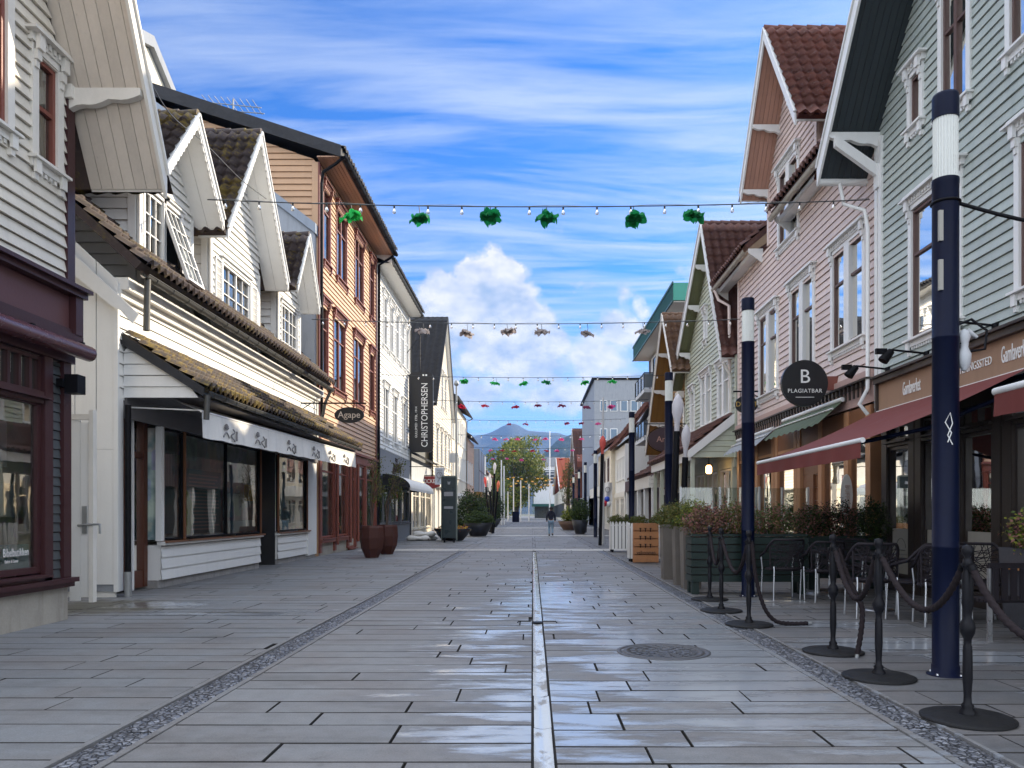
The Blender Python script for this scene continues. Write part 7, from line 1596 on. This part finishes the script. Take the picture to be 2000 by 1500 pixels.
# slim street tree with mottled trunk
t = thing('street_tree', 'slim leafless looking tree with ivy by the far right lamp posts', 'tree', (3.7, 80, 0)); mb = MB(); rr = random.Random(9); mb.tube([(3.75, 80, 0), (3.7, 80, 3), (3.85, 80, 6.6)], [.22, .18, .08], 8)
for i in range(22): z = rr.uniform(2, 6.4); a = rr.uniform(0, 6.3); mb.tube([(3.75, 80, z), (3.75 + .6 * cos(a), 80 + .5 * sin(a), z + .7), (3.75 + .8 * cos(a), 80 + .6 * sin(a), z + 1.5)], [.05, .03, .01], 4)
mb.build('trunk', BARK, t); mb = MB(); leafball(mb, (3.75, 80, 4.4), .8, .7, 2.6, 1600, .16, 2, 9, .3); mb.build('crown', [LEAF2, LEAF], t)
def ridge(name, prof, Y, depth, mat, seed, amp):
    k = Y / 1500
    def hgt(x):
        px = x / k + 1040
        for (a, ya), (b_, yb) in zip(prof, prof[1:]):
            if a <= px <= b_: return ((1002 - (ya + (yb - ya) * (px - a) / (b_ - a))) * k)
        return (1002 - (prof[0][1] if px < prof[0][0] else prof[-1][1])) * k
    xa, xb = (prof[0][0] - 1040) * k, (prof[-1][0] - 1040) * k; mb = MB()
    def f(a, b_):
        x = xa + (xb - xa) * a; y = Y + depth * (b_ * 1.5 - 1.0); q = max(0, 1 - abs(b_ * 1.5 - 1.0) ** 1.4) if b_ < .667 else 1 - (b_ * 1.5 - 1) * .9
        h_ = hgt(x); n1 = noise.fractal(Vector((x * .004, y * .004, seed)), 1.0, 2.1, 5); n2 = noise.noise(Vector((x * .03, y * .03, seed)))
        return (x, y, -.5 + max(0, q * h_ + (n1 * amp + n2 * amp * .12) * min(1, q * 1.5) * (1 - q * .8)))
    mb.grid(f, 220, 60); return struct(mb, name, mat)
def forest(name, c1, c2, c3):
    m, t_, b = newmat(name); co = t_('ShaderNodeTexCoord').outputs['Object']; n1 = t_.noise(co, .006, 6, .6); n2 = t_.noise(co, .05, 5, .7)
    t_.l.new(t_.mix(t_.ramp(n2, [(.4, 0), (.65, 1)]), t_.mix(t_.ramp(n1, [(.42, 0), (.58, 1)]), c1, c2), c3), b.inputs['Base Color']); b.inputs['Roughness'].default_value = .95
    bp = t_('ShaderNodeBump', {'Strength': 1.0, 'Distance': 12.0, 'Height': n2}); t_.l.new(bp.outputs[0], b.inputs['Normal']); return m
ridge('mountain', [(100, 880), (500, 875), (800, 872), (880, 862), (930, 852), (960, 846), (985, 834), (1000, 829), (1012, 832), (1028, 842), (1050, 844), (1085, 846), (1110, 852), (1150, 862), (1400, 870), (2000, 880)], 3000, 1100, forest('far_forest', (.035, .055, .04), (.07, .08, .07), (.03, .045, .03)), 2, 60)
ridge('wooded_hill', [(1040, 905), (1065, 880), (1090, 858), (1110, 850), (1128, 843), (1145, 838), (1200, 832), (1400, 830), (1800, 860)], 1300, 420, forest('near_forest', (.025, .05, .03), (.05, .07, .03), (.02, .035, .02)), 5, 25)
# ================================================================ HAZE
mb = MB(); mb.box(-6100, 6100, -70, 9100, -1.3, 460); hz = mb.build('haze', []); hz.data.materials.clear()
m = bpy.data.materials.new('haze_air'); m.use_nodes = True; tt = NT(m.node_tree); tt.n.clear(); o = tt('ShaderNodeOutputMaterial'); pv = tt('ShaderNodeVolumePrincipled', {'Color': (.22, .44, 1.0, 1), 'Density': .00016, 'Anisotropy': .2}); tt.l.new(pv.outputs[0], o.inputs['Volume']); hz.data.materials.append(m)
tag(hz, 'thin blue haze filling the whole valley air', 'haze', kind='stuff')
